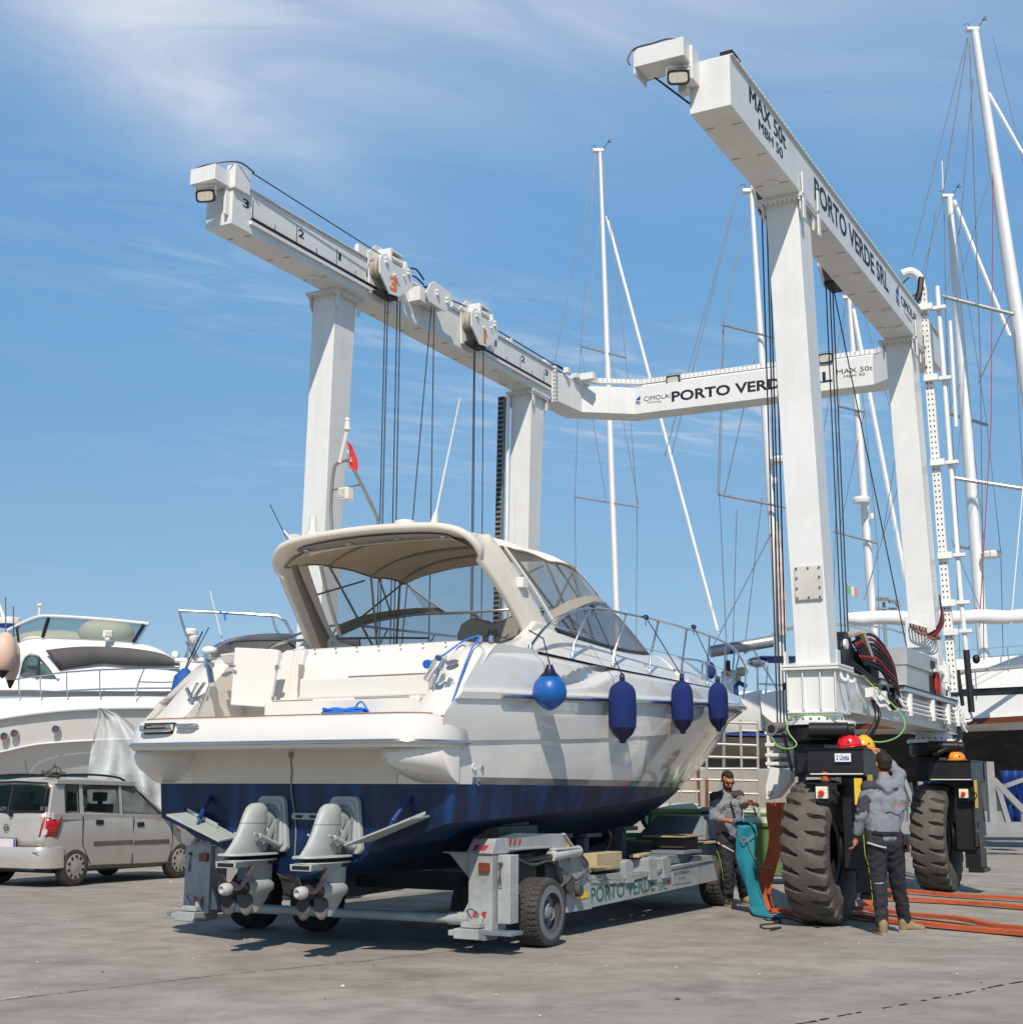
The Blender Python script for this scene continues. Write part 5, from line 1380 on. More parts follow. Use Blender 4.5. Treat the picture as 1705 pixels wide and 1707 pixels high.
wf = MB().grid(lambda i, j: (-0.345 + 0.02 * j + 0.018 * i, 1.06 + 0.03 * math.sin(i * 1.3 + j), 4.93 - 0.06 * i - 0.012 * j), 3, 4)
wf.build('flag_patch', GEL, B)
# stern drives
DRV = pm('light grey drive enamel', (0.36, 0.395, 0.385), 0.5, var=0.06, vs=5, dirt=0.35, dirt_col=(0.30, 0.31, 0.29), ds=4)
DRVD = pm('grey green drive enamel', (0.22, 0.26, 0.255), 0.45, var=0.08, vs=5, dirt=0.3, dirt_col=(0.10, 0.12, 0.12))
PROPD = pm('plum brown propeller paint', (0.040, 0.032, 0.036), 0.5, var=0.15)
PROPG = pm('worn propeller paint', (0.085, 0.070, 0.073), 0.5, var=0.15)
def rrect(w_, h_, r_, n=6, taper=0.0):
    pts = []
    for cx_, cy_, a0 in ((w_ - r_, h_ - r_, 0), (-w_ + r_, h_ - r_, 90), (-w_ + r_, -h_ + r_, 180), (w_ - r_, -h_ + r_, 270)):
        for k in range(n + 1):
            a = R(a0 + 90 * k / n)
            pts.append((cx_ + r_ * math.cos(a), cy_ + r_ * math.sin(a)))
    return [(x * (1 + taper * (y / h_)), y) for x, y in pts]
def drive(uc):
    e = bpy.data.objects.new('stern_drive', None); COL.objects.link(e); e.parent = B; e.location = (uc, 0, 0); e.scale = (1.0, 0.80, 1.0)
    pl = MB()
    for w_, h_, v0, v1 in ((0.185, 0.255, -0.005, -0.06), (0.15, 0.215, -0.06, -0.085)):
        a = rrect(w_, h_, 0.06, taper=-0.16)
        pl.loft([[(x, v0, 1.12 + y) for x, y in a], [(x * 0.97, v1, 1.12 + y * 0.97) for x, y in a]], closed=True, caps=True)
    pl.build('mounting_plate', DRV, e, bevel=0.006)
    gr = MB().lathe([(0.135, 0), (0.125, 0.03), (0.115, 0.03), (0.11, 0.0)], (0.0, -0.085, 1.17), (0, -1, 0), 28, caps=False)
    gr.cyl((0, -0.06, 1.16), (0, -0.2, 1.15), 0.10, 0.09, n=24).b2((0.08, -0.14, 0.90), (0.125, -0.085, 1.16)).b2((-0.125, -0.14, 0.90), (-0.08, -0.085, 1.16)).bar((0.10, -0.12, 1.14), (0.06, -0.26, 0.90), 0.04, 0.05)
    gr.build('gimbal_ring', DRVD, e, bevel=0.006)
    bl = MB()
    for k in range(7):
        bl.lathe([(0.075 + 0.014 * (k % 2), 0), (0.075 + 0.014 * ((k + 1) % 2), 0.02)], (0, -0.10 - 0.02 * k, 1.03), (0, -1, -0.1), 20, caps=False)
    bl.build('bellows', DRVD, e)
    ram = MB()
    for s_ in (-1, 1):
        ram.cyl((s_ * 0.125, -0.10, 0.93), (s_ * 0.115, -0.42, 1.02), 0.024, n=12).cyl((s_ * 0.115, -0.42, 1.02), (s_ * 0.115, -0.50, 1.04), 0.012, n=10)
    ram.build('trim_ram', DRV, e)
    # upper gear case: horizontal sections from the plate up to the rounded cap
    def foil(z, va, vb, w_, n=24, sharp=1.05):
        row = []
        for k in range(n):
            a = 2 * PI * k / n
            c_, s_ = math.cos(a), math.sin(a)
            v = (va + vb) / 2 + (va - vb) / 2 * c_
            row.append((math.copysign(abs(s_) ** sharp, s_) * w_ / 2, v, z))
        return row
    up2 = MB().loft([foil(0.865, -0.06, -0.83, 0.12), foil(0.90, -0.08, -0.78, 0.135), foil(0.96, -0.09, -0.70, 0.15), foil(1.05, -0.10, -0.62, 0.155), foil(1.14, -0.11, -0.56, 0.16), foil(1.21, -0.12, -0.515, 0.155), foil(1.27, -0.14, -0.465, 0.135), foil(1.30, -0.20, -0.40, 0.09), foil(1.308, -0.27, -0.33, 0.03)], closed=True, caps=True)
    up2.build('gear_housing', DRV, e, ang=60)
    MB().loft([foil(1.128, -0.105, -0.572, 0.163), foil(1.134, -0.105, -0.570, 0.163)], closed=True).build('housing_seam', DRVD, e)
    pa = MB().loft([foil(z, 0.02, vb, w_, sharp=0.5) for z, vb, w_ in ((0.868, -0.84, 0.28), (0.852, -0.85, 0.30), (0.846, -0.84, 0.28))], closed=True, caps=True)
    pa.build('splash_plate', DRV, e, ang=50)
    MB().b2((-0.07, -0.66, 0.815), (0.07, -0.05, 0.846)).build('gap', BLACK, e)
    pb = MB().loft([foil(z, 0.0, vb, w_, sharp=0.45) for z, vb, w_ in ((0.815, -0.80, 0.25), (0.805, -0.81, 0.27), (0.798, -0.80, 0.26))], closed=True, caps=True)
    pb.hexa([(-0.11, -0.80, 0.745), (0.11, -0.80, 0.745), (0.07, -0.2, 0.76), (-0.07, -0.2, 0.76), (-0.12, -0.80, 0.80), (0.12, -0.80, 0.80), (0.09, -0.2, 0.80), (-0.09, -0.2, 0.80)])
    pb.build('anti_ventilation_plate', DRV, e, ang=50, bevel=0.004)
    MB().b2((-0.092, -0.805, 0.757), (0.092, -0.80, 0.789)).build('exhaust_slot', BLACK, e)
    st = MB().loft([foil(0.76, 0.0, -0.42, 0.12), foil(0.68, 0.0, -0.40, 0.11), foil(0.62, -0.01, -0.38, 0.11), foil(0.58, -0.02, -0.40, 0.13), foil(0.52, -0.03, -0.40, 0.11), foil(0.46, -0.06, -0.36, 0.045), foil(0.40, -0.14, -0.34, 0.03), foil(0.345, -0.22, -0.33, 0.022)], closed=True, caps=True)
    st.build('lower_unit', DRVD if False else DRV, e, ang=60)
    MB().lathe([(0.001, 0.02), (0.05, -0.02), (0.082, -0.12), (0.085, -0.34), (0.075, -0.44), (0.06, -0.46)], (0, 0, 0.565), (0, 1, 0), 24).build('torpedo', DRV, e)
    for s_, vv, r_, mt, nb, a0, hubr in ((1, -0.52, 0.25, PROPG, 3, 0.4, 0.066), (-1, -0.68, 0.235, PROPD, 3, 1.35, 0.060)):
        pr = bpy.data.objects.new('propeller', None); COL.objects.link(pr); pr.parent = e
        h_ = MB().lathe([(hubr, 0.05), (hubr + 0.004, 0.0), (hubr - 0.004, -0.05)], (0, vv, 0.565), (0, 1, 0), 24); h_.build('hub', PROPD, pr)
        for k in range(nb):
            a = a0 + 2 * PI * k / nb
            bl_ = MB()
            def BP(i, j):
                q = i / 9; c_ = (j / 8 - 0.5)
                rr = hubr * 0.8 + (r_ - hubr * 0.8) * q
                half = 0.62 * math.sin(min(1, 0.25 + q * 0.85) * PI) ** 0.6 + 0.10 if q < 0.999 else 0.05
                half = 0.60 * (1 - (2 * q - 0.85) ** 2 * 0.5) if q < 0.93 else 0.26
                an = a + s_ * (c_ * 2 * half * 0.62) + 0.25 * q * s_
                rr *= (1 - 0.16 * (abs(c_) * 2) ** 2 * q)
                vv_ = vv - s_ * 0.055 * c_ * 2 * (1.15 - q * 0.4) - 0.02 * q
                return (rr * math.sin(an), vv_, 0.565 + rr * math.cos(an))
            bl_.grid(BP, 10, 9); bl_.build('blade', mt, pr, solid=0.007, ang=80, recalc=False)
    MB().lathe([(0.050, 0), (0.056, -0.05), (0.050, -0.11), (0.032, -0.135), (0.028, -0.135), (0.026, -0.11), (0.001, -0.11)], (0, -0.72, 0.565), (0, 1, 0), 24).build('propeller_cone', pm('white cone', (0.42, 0.43, 0.41), 0.45), e)
    return e
drive(-0.27); drive(0.56)
bar_ = MB()
a = rrect(0.17, 0.03, 0.029)
bar_.loft([[(0.13 + x, -0.003, 1.19 + y) for x, y in a], [(0.13 + x, -0.03, 1.19 + y) for x, y in a]], closed=True, caps=True)
an = bar_.build('anode_bar', DRV, B, bevel=0.004)
MB().b2((0.01, -0.034, 1.175), (0.09, -0.031, 1.20)).b2((0.17, -0.034, 1.175), (0.25, -0.031, 1.20)).build('slot', BLACK, an)
for sd, u0, u1 in ((1, 0.86, 1.46), (-1, 0.66, 1.24)):
    z0, z1 = 0.98, 1.20
    tb = MB().hexa([(sd * u0, -0.02, z0), (sd * u1, -0.02, z1), (sd * (u1 + 0.02), -0.36, z1 - 0.02), (sd * (u0 - 0.06), -0.36, z0 - 0.03),
                    (sd * u0, -0.02, z0 + 0.018), (sd * u1, -0.02, z1 + 0.018), (sd * (u1 + 0.02), -0.36, z1 - 0.002), (sd * (u0 - 0.06), -0.36, z0 - 0.012)])
    tb.hexa([(sd * (u0 + 0.2), -0.08, z0 + 0.09), (sd * u1, -0.08, z1 + 0.02), (sd * u1, -0.1, z1 + 0.02), (sd * (u0 + .2), -0.1, z0 + 0.09), (sd * (u0 + .2), -0.08, z0 + 0.13), (sd * u1, -0.08, z1 + 0.05), (sd * u1, -0.1, z1 + 0.05), (sd * (u0 + .2), -0.1, z0 + 0.13)])
    tb.build('trim_tab', DRV, B, bevel=0.004)
    MB().cyl((sd * (u0 + 0.38), -0.01, 1.36), (sd * (u0 + 0.33), -0.20, 1.16), 0.024, n=12).cyl((sd * (u0 + 0.33), -0.20, 1.16), (sd * (u0 + 0.32), -0.24, 1.10), 0.012, n=8).build('tab_ram', pm('blue painted ram', (0.008, 0.035, 0.14), 0.4), B)
MB().tube(smooth_pts([(-0.08, -0.018, 1.75), (-0.075, -0.02, 1.66), (-0.06, -0.02, 1.60), (-0.065, -0.02, 1.50), (-0.06, -0.012, 1.40), (0.0, -0.01, 1.1), (0.0, -0.01, 0.8)]), 0.007, 6).box((-0.08, -0.02, 1.745), (0.04, 0.02, 0.05)).build('sensor_cable', pm('grey cable', (0.25, 0.22, 0.19), 0.6), B)
# ================================================================== fenders, ropes lying or hanging on the yacht
BM = Matrix.Translation(B.location) @ Matrix.Rotation(R(-29.5), 4, 'Z')
def bw_(q): return BM @ Vector(q)
def sausage(v, z, r_, ln, lab, rail_v, zr, grp='navy fenders hanging along the hull side', off=0.0, mat=None):
    u = hbm(v) + r_ + 0.02 + off
    o = bw_((u, v, 0)); 
    f = thing('fender', lab, 'fender', (o.x, o.y, z), R(-29.5), grp)
    body = MB().lathe([(0.03, ln / 2 + 0.02), (0.065, ln / 2 + 0.0), (r_ * 0.78, ln / 2 - 0.035), (r_ * 0.95, ln / 2 - 0.09), (r_, ln / 2 - 0.15), (r_ * 1.01, 0), (r_, -ln / 2 + 0.10), (r_ * 0.95, -ln / 2 + 0.035)], n=28, caps=False)
    body.build('cover', mat or FENB, f, ang=70)
    MB().lathe([(r_ * 0.95, -ln / 2 + 0.035), (r_ * 0.72, -ln / 2 - 0.03), (r_ * 0.28, -ln / 2 - 0.09), (0.03, -ln / 2 - 0.12), (0.001, -ln / 2 - 0.125)], n=28, caps=False).build('end_cone', pm('dark navy vinyl', (0.006, 0.010, 0.045), 0.4), f, ang=70)
    MB().lathe([(0.028, ln / 2), (0.03, ln / 2 + 0.05), (0.018, ln / 2 + 0.07)], n=12).tube([(0.02 * math.cos(a), 0, ln / 2 + 0.07 + 0.022 * math.sin(a)) for a in [2 * PI * k / 12 for k in range(12)]], 0.010, 6, closed=True).build('eye', MATS['dark navy vinyl'], f)
    t0 = Vector((1.63 + 0.0 - u, rail_v - v, zr - z)); 
    l = MB().tube([(0, 0, ln / 2 + 0.08), t0], 0.0065, 6)
    for k in range(4):
        l.tube([t0 + Vector((0.022 * math.cos(a), -0.02 + 0.012 * k, 0.022 * math.sin(a))) for a in [2 * PI * q / 10 for q in range(10)]], 0.007, 5, closed=True)
    l.tube([t0, t0 + Vector((0.01, -0.03, -0.10))], 0.005, 5)
    l.build('lanyard', NAVYR, f)
    return f
sausage(2.86, 2.29, 0.145, 0.50, 'navy covered fender with pointed end, the one nearest the round blue ball fender', 2.85, 3.35)
sausage(4.56, 2.43, 0.126, 0.46, 'navy covered fender in the middle of the three long ones along the bow side', 4.25, 3.40)
sausage(5.95, 2.51, 0.122, 0.46, 'navy covered fender nearest the bow of the yacht', 5.70, 3.44)
u = hbm(1.4) + 0.16
o = bw_((u, 1.26, 0))
f = thing('ball_fender', 'round bright blue ball fender hanging below the arch foot of the yacht', 'fender', (o.x, o.y, 2.36), R(-29.5))
MB().lathe([(0.05, 0.14), (0.10, 0.125), (0.145, 0.07), (0.165, -0.01), (0.155, -0.07), (0.12, -0.12), (0.06, -0.17), (0.03, -0.185), (0.001, -0.19)], n=32).build('ball', BALLB, f, ang=80)
MB().lathe([(0.10, 0.128), (0.06, 0.17), (0.035, 0.22), (0.03, 0.24)], n=24).build('neck', pm('dark navy vinyl', (0.006, 0.010, 0.045), 0.4), f)
MB().tube([(0, 0, 0.24), (-0.10, 0.06, 0.50), (-0.22, -0.02, 0.58)], 0.007, 6).build('lanyard', NAVYR, f)
o = bw_((-1.95, 0.55, 0))
f = thing('fender', 'blue fender on the far quarter of the yacht, half hidden behind the stern', 'fender', (o.x, o.y, 2.30), R(-29.5))
MB().lathe([(0.03, 0.36), (0.11, 0.28), (0.14, 0.1), (0.14, -0.25), (0.09, -0.36), (0.001, -0.4)], n=24).build('cover', pm('mid blue fender', (0.012, 0.09, 0.33), 0.7), f, ang=80)
MB().tube([(0, 0, 0.36), (0.12, 0.1, 0.75)], 0.008, 6).tube([(0.02, 0, 0.36), (0.25, 0.05, 0.78)], 0.006, 6).build('lanyard', NAVYR, f)
# shore cable: coil on the platform, run up to the cockpit edge and down to the plug
rnd = random.Random(3)
o = bw_((0.62, -0.16, 0))
cb = thing('blue_rope', 'bright blue cable coiled on the swim platform, its end led up to the deck', 'rope', (o.x, o.y, 2.075), R(-29.5))
r = MB(); pts = []
for k in range(170):
    a = k * 2 * PI / 17
    rr = 1 + 0.12 * math.sin(k * 0.37) + rnd.uniform(-.05, .05)
    pts.append((0.20 * rr * math.cos(a) + 0.05 * math.sin(k * 0.11), 0.09 * rr * math.sin(a), 0.012 + 0.055 * (k / 170) + 0.012 * math.sin(k * 0.9)))
for k in range(5):
    a = 0.3 * k
    pts.append((0.1 + 0.04 * k, 0.02, 0.07 + 0.06 * math.sin(k)))
pts2 = smooth_pts(pts + [(0.25, -0.02, 0.015), (0.45, -0.03, 0.012), (0.62, -0.02, 0.02), (0.85, 0.0, -0.01), (1.02, 0.03, -0.035), (1.06, 0.10, 0.06), (1.04, 0.30, 0.35), (1.00, 0.55, 0.62), (0.98, 0.72, 0.73), (0.94, 0.74, 0.755)], 2)
r.tube(pts2, 0.0085, 6); r.build('rope', BLUER, cb)
MB().tube(smooth_pts([(0.96, 0.74, 0.755), (0.84, 0.66, 0.70), (0.72, 0.50, 0.56), (0.61, 0.40, 0.48)]), 0.0085, 6).build('rope', BLUER, cb)
MB().tube(smooth_pts([(0.78, 0.02, 0.0), (0.90, -0.10, -0.12), (1.0, -0.14, -0.25)]), 0.003, 5).tube(smooth_pts([(1.05, 0.05, 0.0), (1.07, -0.04, -0.1), (1.06, -0.10, -0.25)]), 0.005, 5).build('loose_end', pm('grey cable', (0.25, 0.22, 0.19), 0.6), cb)
# ================================================================== boat trailer (same heading as the yacht)
T = thing('boat_trailer', 'low pale grey hydraulic boat trailer with green lettering and red striped end posts', 'trailer', (-1.955, 13.07, 0), R(-29.5))
TG = pm('chipped pale grey trailer paint', (0.33, 0.36, 0.365), 0.5, var=0.14, vs=3, dirt=0.75, dirt_col=(0.20, 0.20, 0.18), ds=3.5, bump=0.08, bs=20, streak=0.3)
TD = pm('dark greased steel', (0.06, 0.062, 0.062), 0.55, var=0.3, vs=6, dirt=0.3, dirt_col=(0.14, 0.12, 0.09))
TB = pm('blue grey trailer parts', (0.16, 0.20, 0.23), 0.5, var=0.15, dirt=0.5, dirt_col=(0.10, 0.10, 0.09), ds=4)
PADM = pm('worn pad rubber', (0.10, 0.12, 0.11), 0.7, var=0.35, vs=7, dirt=0.5, dirt_col=(0.25, 0.24, 0.2), ds=6)
GREENT = pm('green sign paint', (0.006, 0.135, 0.08), 0.5, dirt=0.35, dirt_col=(0.2, 0.25, 0.22), ds=20)
WOOD = pm('weathered timber', (0.33, 0.26, 0.16), 0.75, var=0.2, vs=6, stretch=(1, 6, 1), dirt=0.35, dirt_col=(0.14, 0.11, 0.08), bump=0.2, bs=30)
WOODL = pm('pale sawn timber', (0.46, 0.37, 0.22), 0.75, var=0.15, vs=6, dirt=0.25, dirt_col=(0.2, 0.15, 0.09), bump=0.2, bs=30)
for sd in (1, -1):
    c = 1.54 if sd > 0 else -1.76          # post centre
    v0 = 0.72
    b = MB().b2((c - 0.13, v0, 0.20), (c + 0.12, v0 + 0.26, 0.87)).hexa([(c - 0.15, v0 - 0.02, 0.87), (c + 0.13, v0 - 0.02, 0.87), (c + 0.13, v0 + 0.3, 0.87), (c - 0.15, v0 + 0.3, 0.87), (c - 0.12, v0 + 0.06, 1.0), (c + 0.12, v0 + 0.06, 1.0), (c + 0.12, v0 + 0.3, 1.0), (c - 0.12, v0 + 0.3, 1.0)])
    b.prism([(c - 0.13 * sd, v0 + 0.05, 0.86), (c - 0.38 * sd, v0 + 0.05, 0.87), (c - 0.35 * sd, v0 + 0.05, 0.84), (c - 0.13 * sd, v0 + 0.05, 0.62)], (0, 0.05, 0)) if True else None
    b.b2(*[tuple(map(fn, (c - 0.40 * sd, v0 - 0.02, 0.865), (c + 0.13 * sd, v0 + 0.26, 0.88))) for fn in (min, max)])
    b.prism([(c - 0.13 * sd, v0 + 0.02, 0.24), (c - 0.22 * sd, v0 + 0.02, 0.24), (c - 0.20 * sd, v0 + 0.02, 0.34), (c - 0.13 * sd, v0 + 0.02, 0.46)], (0, 0.05, 0))
    po = b.build('end_post', TG, T, bevel=0.008)
    b = MB().b2(*[tuple(map(fn, (c + 0.14 * sd, v0 + 0.06, 0.26), (c + 0.27 * sd, v0 + 0.22, 0.86))) for fn in (min, max)])
    b.build('side_post', TG, T, bevel=0.008)
    MB().tube([(c + 0.18 * sd, v0 + 0.05, 0.78), (c + 0.18 * sd, v0 + 0.03, 0.70), (c + 0.195 * sd, v0 + 0.03, 0.60), (c + 0.165 * sd, v0 + 0.03, 0.60), (c + 0.18 * sd, v0 + 0.03, 0.70)], 0.006, 5).cyl((c + 0.18 * sd, v0 + 0.06, 0.78), (c + 0.18 * sd, v0 + 0.02, 0.78), 0.016, n=10).build('lock_pin', TD, T)
    tl = MB().b2((c - 0.01, v0 - 0.035, 0.71), (c + 0.10, v0, 0.79)).build('tail_lamp', pm('faded brown red lens', (0.17, 0.03, 0.015), 0.25, coat=0.5, var=0.3, vs=20), T, bevel=0.008)
    s_ = MB()
    for k in range(2):
        x = c - 0.075 + 0.09 * k
        s_.add([(x - 0.02, v0 + 0.005, 0.895), (x + 0.03, v0 + 0.005, 0.895), (x + 0.055, v0 + 0.03, 0.945), (x + 0.005, v0 + 0.03, 0.945)], [(0, 1, 2, 3)])
        s_.add([(x - 0.01, v0 - 0.003, 0.31), (x + 0.035, v0 - 0.003, 0.31), (x + 0.05, v0 - 0.003, 0.365), (x + 0.005, v0 - 0.003, 0.365)], [(0, 1, 2, 3)])
    for i in range(len(s_.v)):
        x, y, z = s_.v[i]; s_.v[i] = (x, y - 0.012 if z > .8 else y, z)
    s_.build('red_stripe', pm('faded red stripe', (0.42, 0.02, 0.03), 0.5, dirt=0.3, dirt_col=(.5, .5, .48)), po, flat=True, recalc=False)
    f = MB().b2((c - 0.20, v0 - 0.14, 0.13), (c + 0.06, v0 + 0.22, 0.22)).box((c - 0.05, v0 - 0.02, 0.25), (0.20, 0.16, 0.05)).cyl((c + 0.02, v0 - 0.04, 0.27), (c + 0.02, v0 - 0.04, 0.33), 0.03, n=10)
    f.b2((c - 0.28, v0 - 0.10, 0.15), (c - 0.18, v0 + 0.14, 0.20))
    f.build('foot_joint', pm('worn joint paint', (0.36, 0.39, 0.38), 0.55, dirt=0.8, dirt_col=(0.16, 0.12, 0.08), ds=6, var=0.2), T, bevel=0.01)
    f = MB().b2(*[tuple(map(fn, (c - 0.02 * sd, v0 - 0.08, 0.17), (c + 0.36 * sd, v0 + 0.14, 0.205))) for fn in (min, max)]).b2(*[tuple(map(fn, (c - 0.02 * sd, v0 - 0.08, 0.12), (c + 0.10 * sd, v0 + 0.14, 0.17))) for fn in (min, max)])
    f.build('step_plate', TB, T, bevel=0.006)
    MB().tube(smooth_pts([(c - 0.06, v0 - 0.05, 0.30), (c - 0.08, v0 - 0.10, 0.37), (c - 0.02, v0 - 0.12, 0.39), (c + 0.03, v0 - 0.08, 0.34)]), 0.006, 6).build('cable', TD, T)
    # wheel arch frame
    a = MB().prism([(sd * 1.52, v, z) for v, z in ((0.95, 0.86), (0.95, 1.0), (1.3, 1.04), (2.25, 1.01), (2.88, 0.60), (2.92, 0.24), (2.35, 0.24), (2.36, 0.42), (2.1, 0.86), (1.9, 0.90), (1.2, 0.86))], (sd * 0.05, 0, 0))
    a.b2(*[tuple(map(fn, (sd * 1.50, 1.0, 0.885), (sd * 1.66, 1.85, 0.905))) for fn in (min, max)])
    a.bar((sd * 1.55, 2.27, 1.01), (sd * 1.55, 2.86, 0.61), 0.09, 0.02)
    ar = a.build('wheel_frame', TG, T, bevel=0.005)
    MB().b2(*[tuple(map(fn, (sd * 1.30, 0.98, 0.3), (sd * 1.50, 1.12, 0.86))) for fn in (min, max)]).build('inner_web', TB, T)
    if sd > 0:
        q = MB()
        for k in range(4):
            q.add([(1.574, 1.08 + 0.09 * k, 0.93), (1.574, 1.12 + 0.09 * k, 0.93), (1.574, 1.14 + 0.09 * k, 0.985), (1.574, 1.10 + 0.09 * k, 0.985)], [(0, 1, 2, 3)])
        q.build('red_stripe', MATS['faded red stripe'], ar, flat=True, recalc=False)
        MB().add([(1.574, 2.33, 0.86), (1.574, 2.42, 0.86), (1.574, 2.375, 0.93)], [(0, 1, 2)]).build('warning_triangle', YEL, ar, flat=True, recalc=False)
        cy = MB().cyl((1.60, 1.95, 0.80), (1.60, 2.55, 0.835), 0.055, n=16).b2((1.55, 2.0, 0.86), (1.65, 2.5, 0.875))
        cy.build('hydraulic_cylinder', pm('light cylinder paint', (0.46, 0.48, 0.47), 0.4, dirt=0.3), T, bevel=0.004)
        MB().cyl((1.58, 1.3, 0.78), (1.60, 1.95, 0.80), 0.028, n=12).tube(smooth_pts([(1.62, 1.2, 0.82), (1.64, 1.5, 0.74), (1.62, 1.9, 0.76), (1.6, 2.2, 0.66)]), 0.014, 6).tube(smooth_pts([(1.62, 2.3, 0.80), (1.66, 2.25, 0.6), (1.62, 2.1, 0.5)]), 0.016, 6).tube(smooth_pts([(1.6, 2.6, 0.80), (1.62, 2.72, 0.7), (1.60, 2.68, 0.6), (1.6, 2.5, 0.55), (1.6, 2.35, 0.62)]), 0.014, 6).build('hydraulic_hose', TD, T)
        MB().b2((1.38, 2.0, 0.30), (1.52, 2.6, 0.72)).cyl((1.60, 2.28, 0.52), (1.66, 2.28, 0.52), 0.09, n=14).cyl((1.60, 2.5, 0.45), (1.66, 2.5, 0.45), 0.06, n=14).b2((1.2, 1.05, 0.5), (1.45, 1.95, 0.84)).build('axle_gear', TD, T, bevel=0.01)
        yl = MB().b2((1.573, 2.55, 0.36), (1.577, 2.82, 0.42)).b2((1.573, 1.02, 0.58), (1.577, 1.10, 0.75)).build('yellow_plate', YEL, ar)
    # long side member
    zt = lambda v: lerp(0.60, 0.655, (v - 2.7) / 3.6)
    zb = lambda v: lerp(0.235, 0.34, (v - 2.4) / 4.1)
    uo_ = 1.555
    b = MB().prism([(sd * uo_, v, z) for v, z in ((2.35, 0.235), (2.85, 0.60), (2.9, 0.575), (4.6, 0.56), (5.6, 0.60), (5.72, 0.665), (6.32, 0.655), (6.5, 0.345))], (-sd * 0.16, 0, 0))
    sb_ = b.build('side_beam', TG, T, bevel=0.006)
    if sd > 0:
        dz = Vector((0, 1, 0.024)).normalized()
        lettering('PORTO VERDE', 0.155, (uo_, 2.92, 0.295), dz, Z, sb_, GREENT, width=1.63, bold=0.012)
        lettering('SRL', 0.09, (uo_, 4.65, 0.325), dz, Z, sb_, GREENT, width=0.25)
        MB().b2((uo_, 5.06, 0.37), (uo_ + 0.006, 5.62, 0.52)).build('maker_plate', pm('grey blue plate', (0.28, 0.32, 0.36), 0.5), sb_)
        lettering('ALTO SERBENZA', 0.035, (uo_ + 0.007, 5.10, 0.47), dz, Z, sb_, INK, width=0.46)
        lettering('rimorchi', 0.025, (uo_ + 0.007, 5.22, 0.42), dz, Z, sb_, INK, width=0.2)
        MB().cyl((uo_, 4.95, 0.40), (uo_ + 0.004, 4.95, 0.40), 0.03, n=12).build('red_mark', REDP, sb_)
    MB().tube([(sd * (uo_ + 0.02), 2.8, 0.54), (sd * (uo_ + 0.03), 3.6, 0.50), (sd * (uo_ + 0.02), 4.7, 0.56), (sd * (uo_ + 0.01), 6.4, 0.60)], 0.007, 6).build('brake_cable', pm('grey cable', (0.25, 0.22, 0.19), 0.6), T)
    # clamp brackets along the top, support pads
    for v in (3.72, 4.35, 4.75):
        MB().prism([(sd * 1.36, v, 0.45), (sd * 1.36, v + 0.22, 0.45), (sd * 1.36, v + 0.20, 0.66), (sd * 1.36, v + 0.12, 0.70), (sd * 1.36, v - 0.05, 0.68)], (sd * 0.23, 0, 0)).build('clamp', TG, T, bevel=0.01)
    MB().b2(*[tuple(map(fn, (sd * 1.16, 1.2, 0.99), (sd * 1.46, 1.95, 1.10))) for fn in (min, max)]).b2(*[tuple(map(fn, (sd * 1.2, 1.3, 1.10), (sd * 1.42, 1.85, 1.15))) for fn in (min, max)]).build('support_pad', PADM, T, bevel=0.01)
    MB().cyl((sd * 1.3, 1.6, 0.6), (sd * 1.3, 1.6, 1.0), 0.07, n=14).build('pad_ram', TB, T)
    MB().b2(*[tuple(map(fn, (sd * 1.22, 4.75, 0.60), (sd * 1.52, 5.75, 0.70))) for fn in (min, max)]).b2(*[tuple(map(fn, (sd * 1.10, 5.30, 0.70), (sd * 1.6, 5.9, 0.74))) for fn in (min, max)]).build('sliding_beam', TB, T, bevel=0.008)
    for v, uu, z1 in ((3.6, 0.75, 0.92), (4.6, 0.62, 0.9), (5.9, 0.5, 0.95)):
        MB().b2(*[tuple(map(fn, (sd * (uu - 0.06), v - 0.06, 0.55), (sd * (uu + 0.06), v + 0.06, z1))) for fn in (min, max)]).b2(*[tuple(map(fn, (sd * (uu - 0.16), v - 0.2, z1), (sd * (uu + 0.16), v + 0.2, z1 + 0.05))) for fn in (min, max)]).build('support_arm', TB, T, bevel=0.01)
    # wheels
for u, v, rz in ((1.705, 1.52, 0), (-1.70, 1.52, 0), (-0.95, 1.62, 0), (0.98, 1.62, 0)):
    sgn = 1 if u > 0 else -1
    lug_tyre('wheel', 0.315, 0.27, RUBBERD, 34, 0.014, rows='block', rimr=0.165, parent=T, loc=(u, v, 0.315), rz=0 if sgn > 0 else PI, nt=272, nw=20, rim_mat=TB if abs(u) > 1 else TD, hub_out=0.35)
MB().lathe([(0.245, 0.134), (0.225, 0.139), (0.205, 0.134), (0.18, 0.14)], (1.705, 1.52, 0.315), (1, 0, 0), 40, caps=False).lathe([(0.09, 0.02), (0.075, 0.10), (0.05, 0.12), (0.001, 0.13)], (1.705, 1.52, 0.315), (1, 0, 0), 24).build('sidewall_ring', pm('blue grey sidewall', (0.15, 0.17, 0.18), 0.7, dirt=0.3), T)
MB().cyl((-1.45, 0.76, 0.27), (1.32, 0.74, 0.29), 0.045, n=14).build('cross_bar', TG, T)
MB().cyl((1.20, 0.745, 0.29), (1.42, 0.74, 0.295), 0.058, n=14).build('bar_sleeve', TG, T)
MB().b2((-1.4, 2.9, 0.36), (1.4, 3.2, 0.56)).b2((-1.4, 6.2, 0.36), (1.4, 6.5, 0.62)).b2((-0.25, 6.5, 0.40), (0.25, 8.4, 0.60)).build('cross_member', TD, T, bevel=0.01)
MB().b2((-0.9, 6.4, 0.30), (1.35, 7.35, 0.78)).build('front_box', TB, T, bevel=0.015)
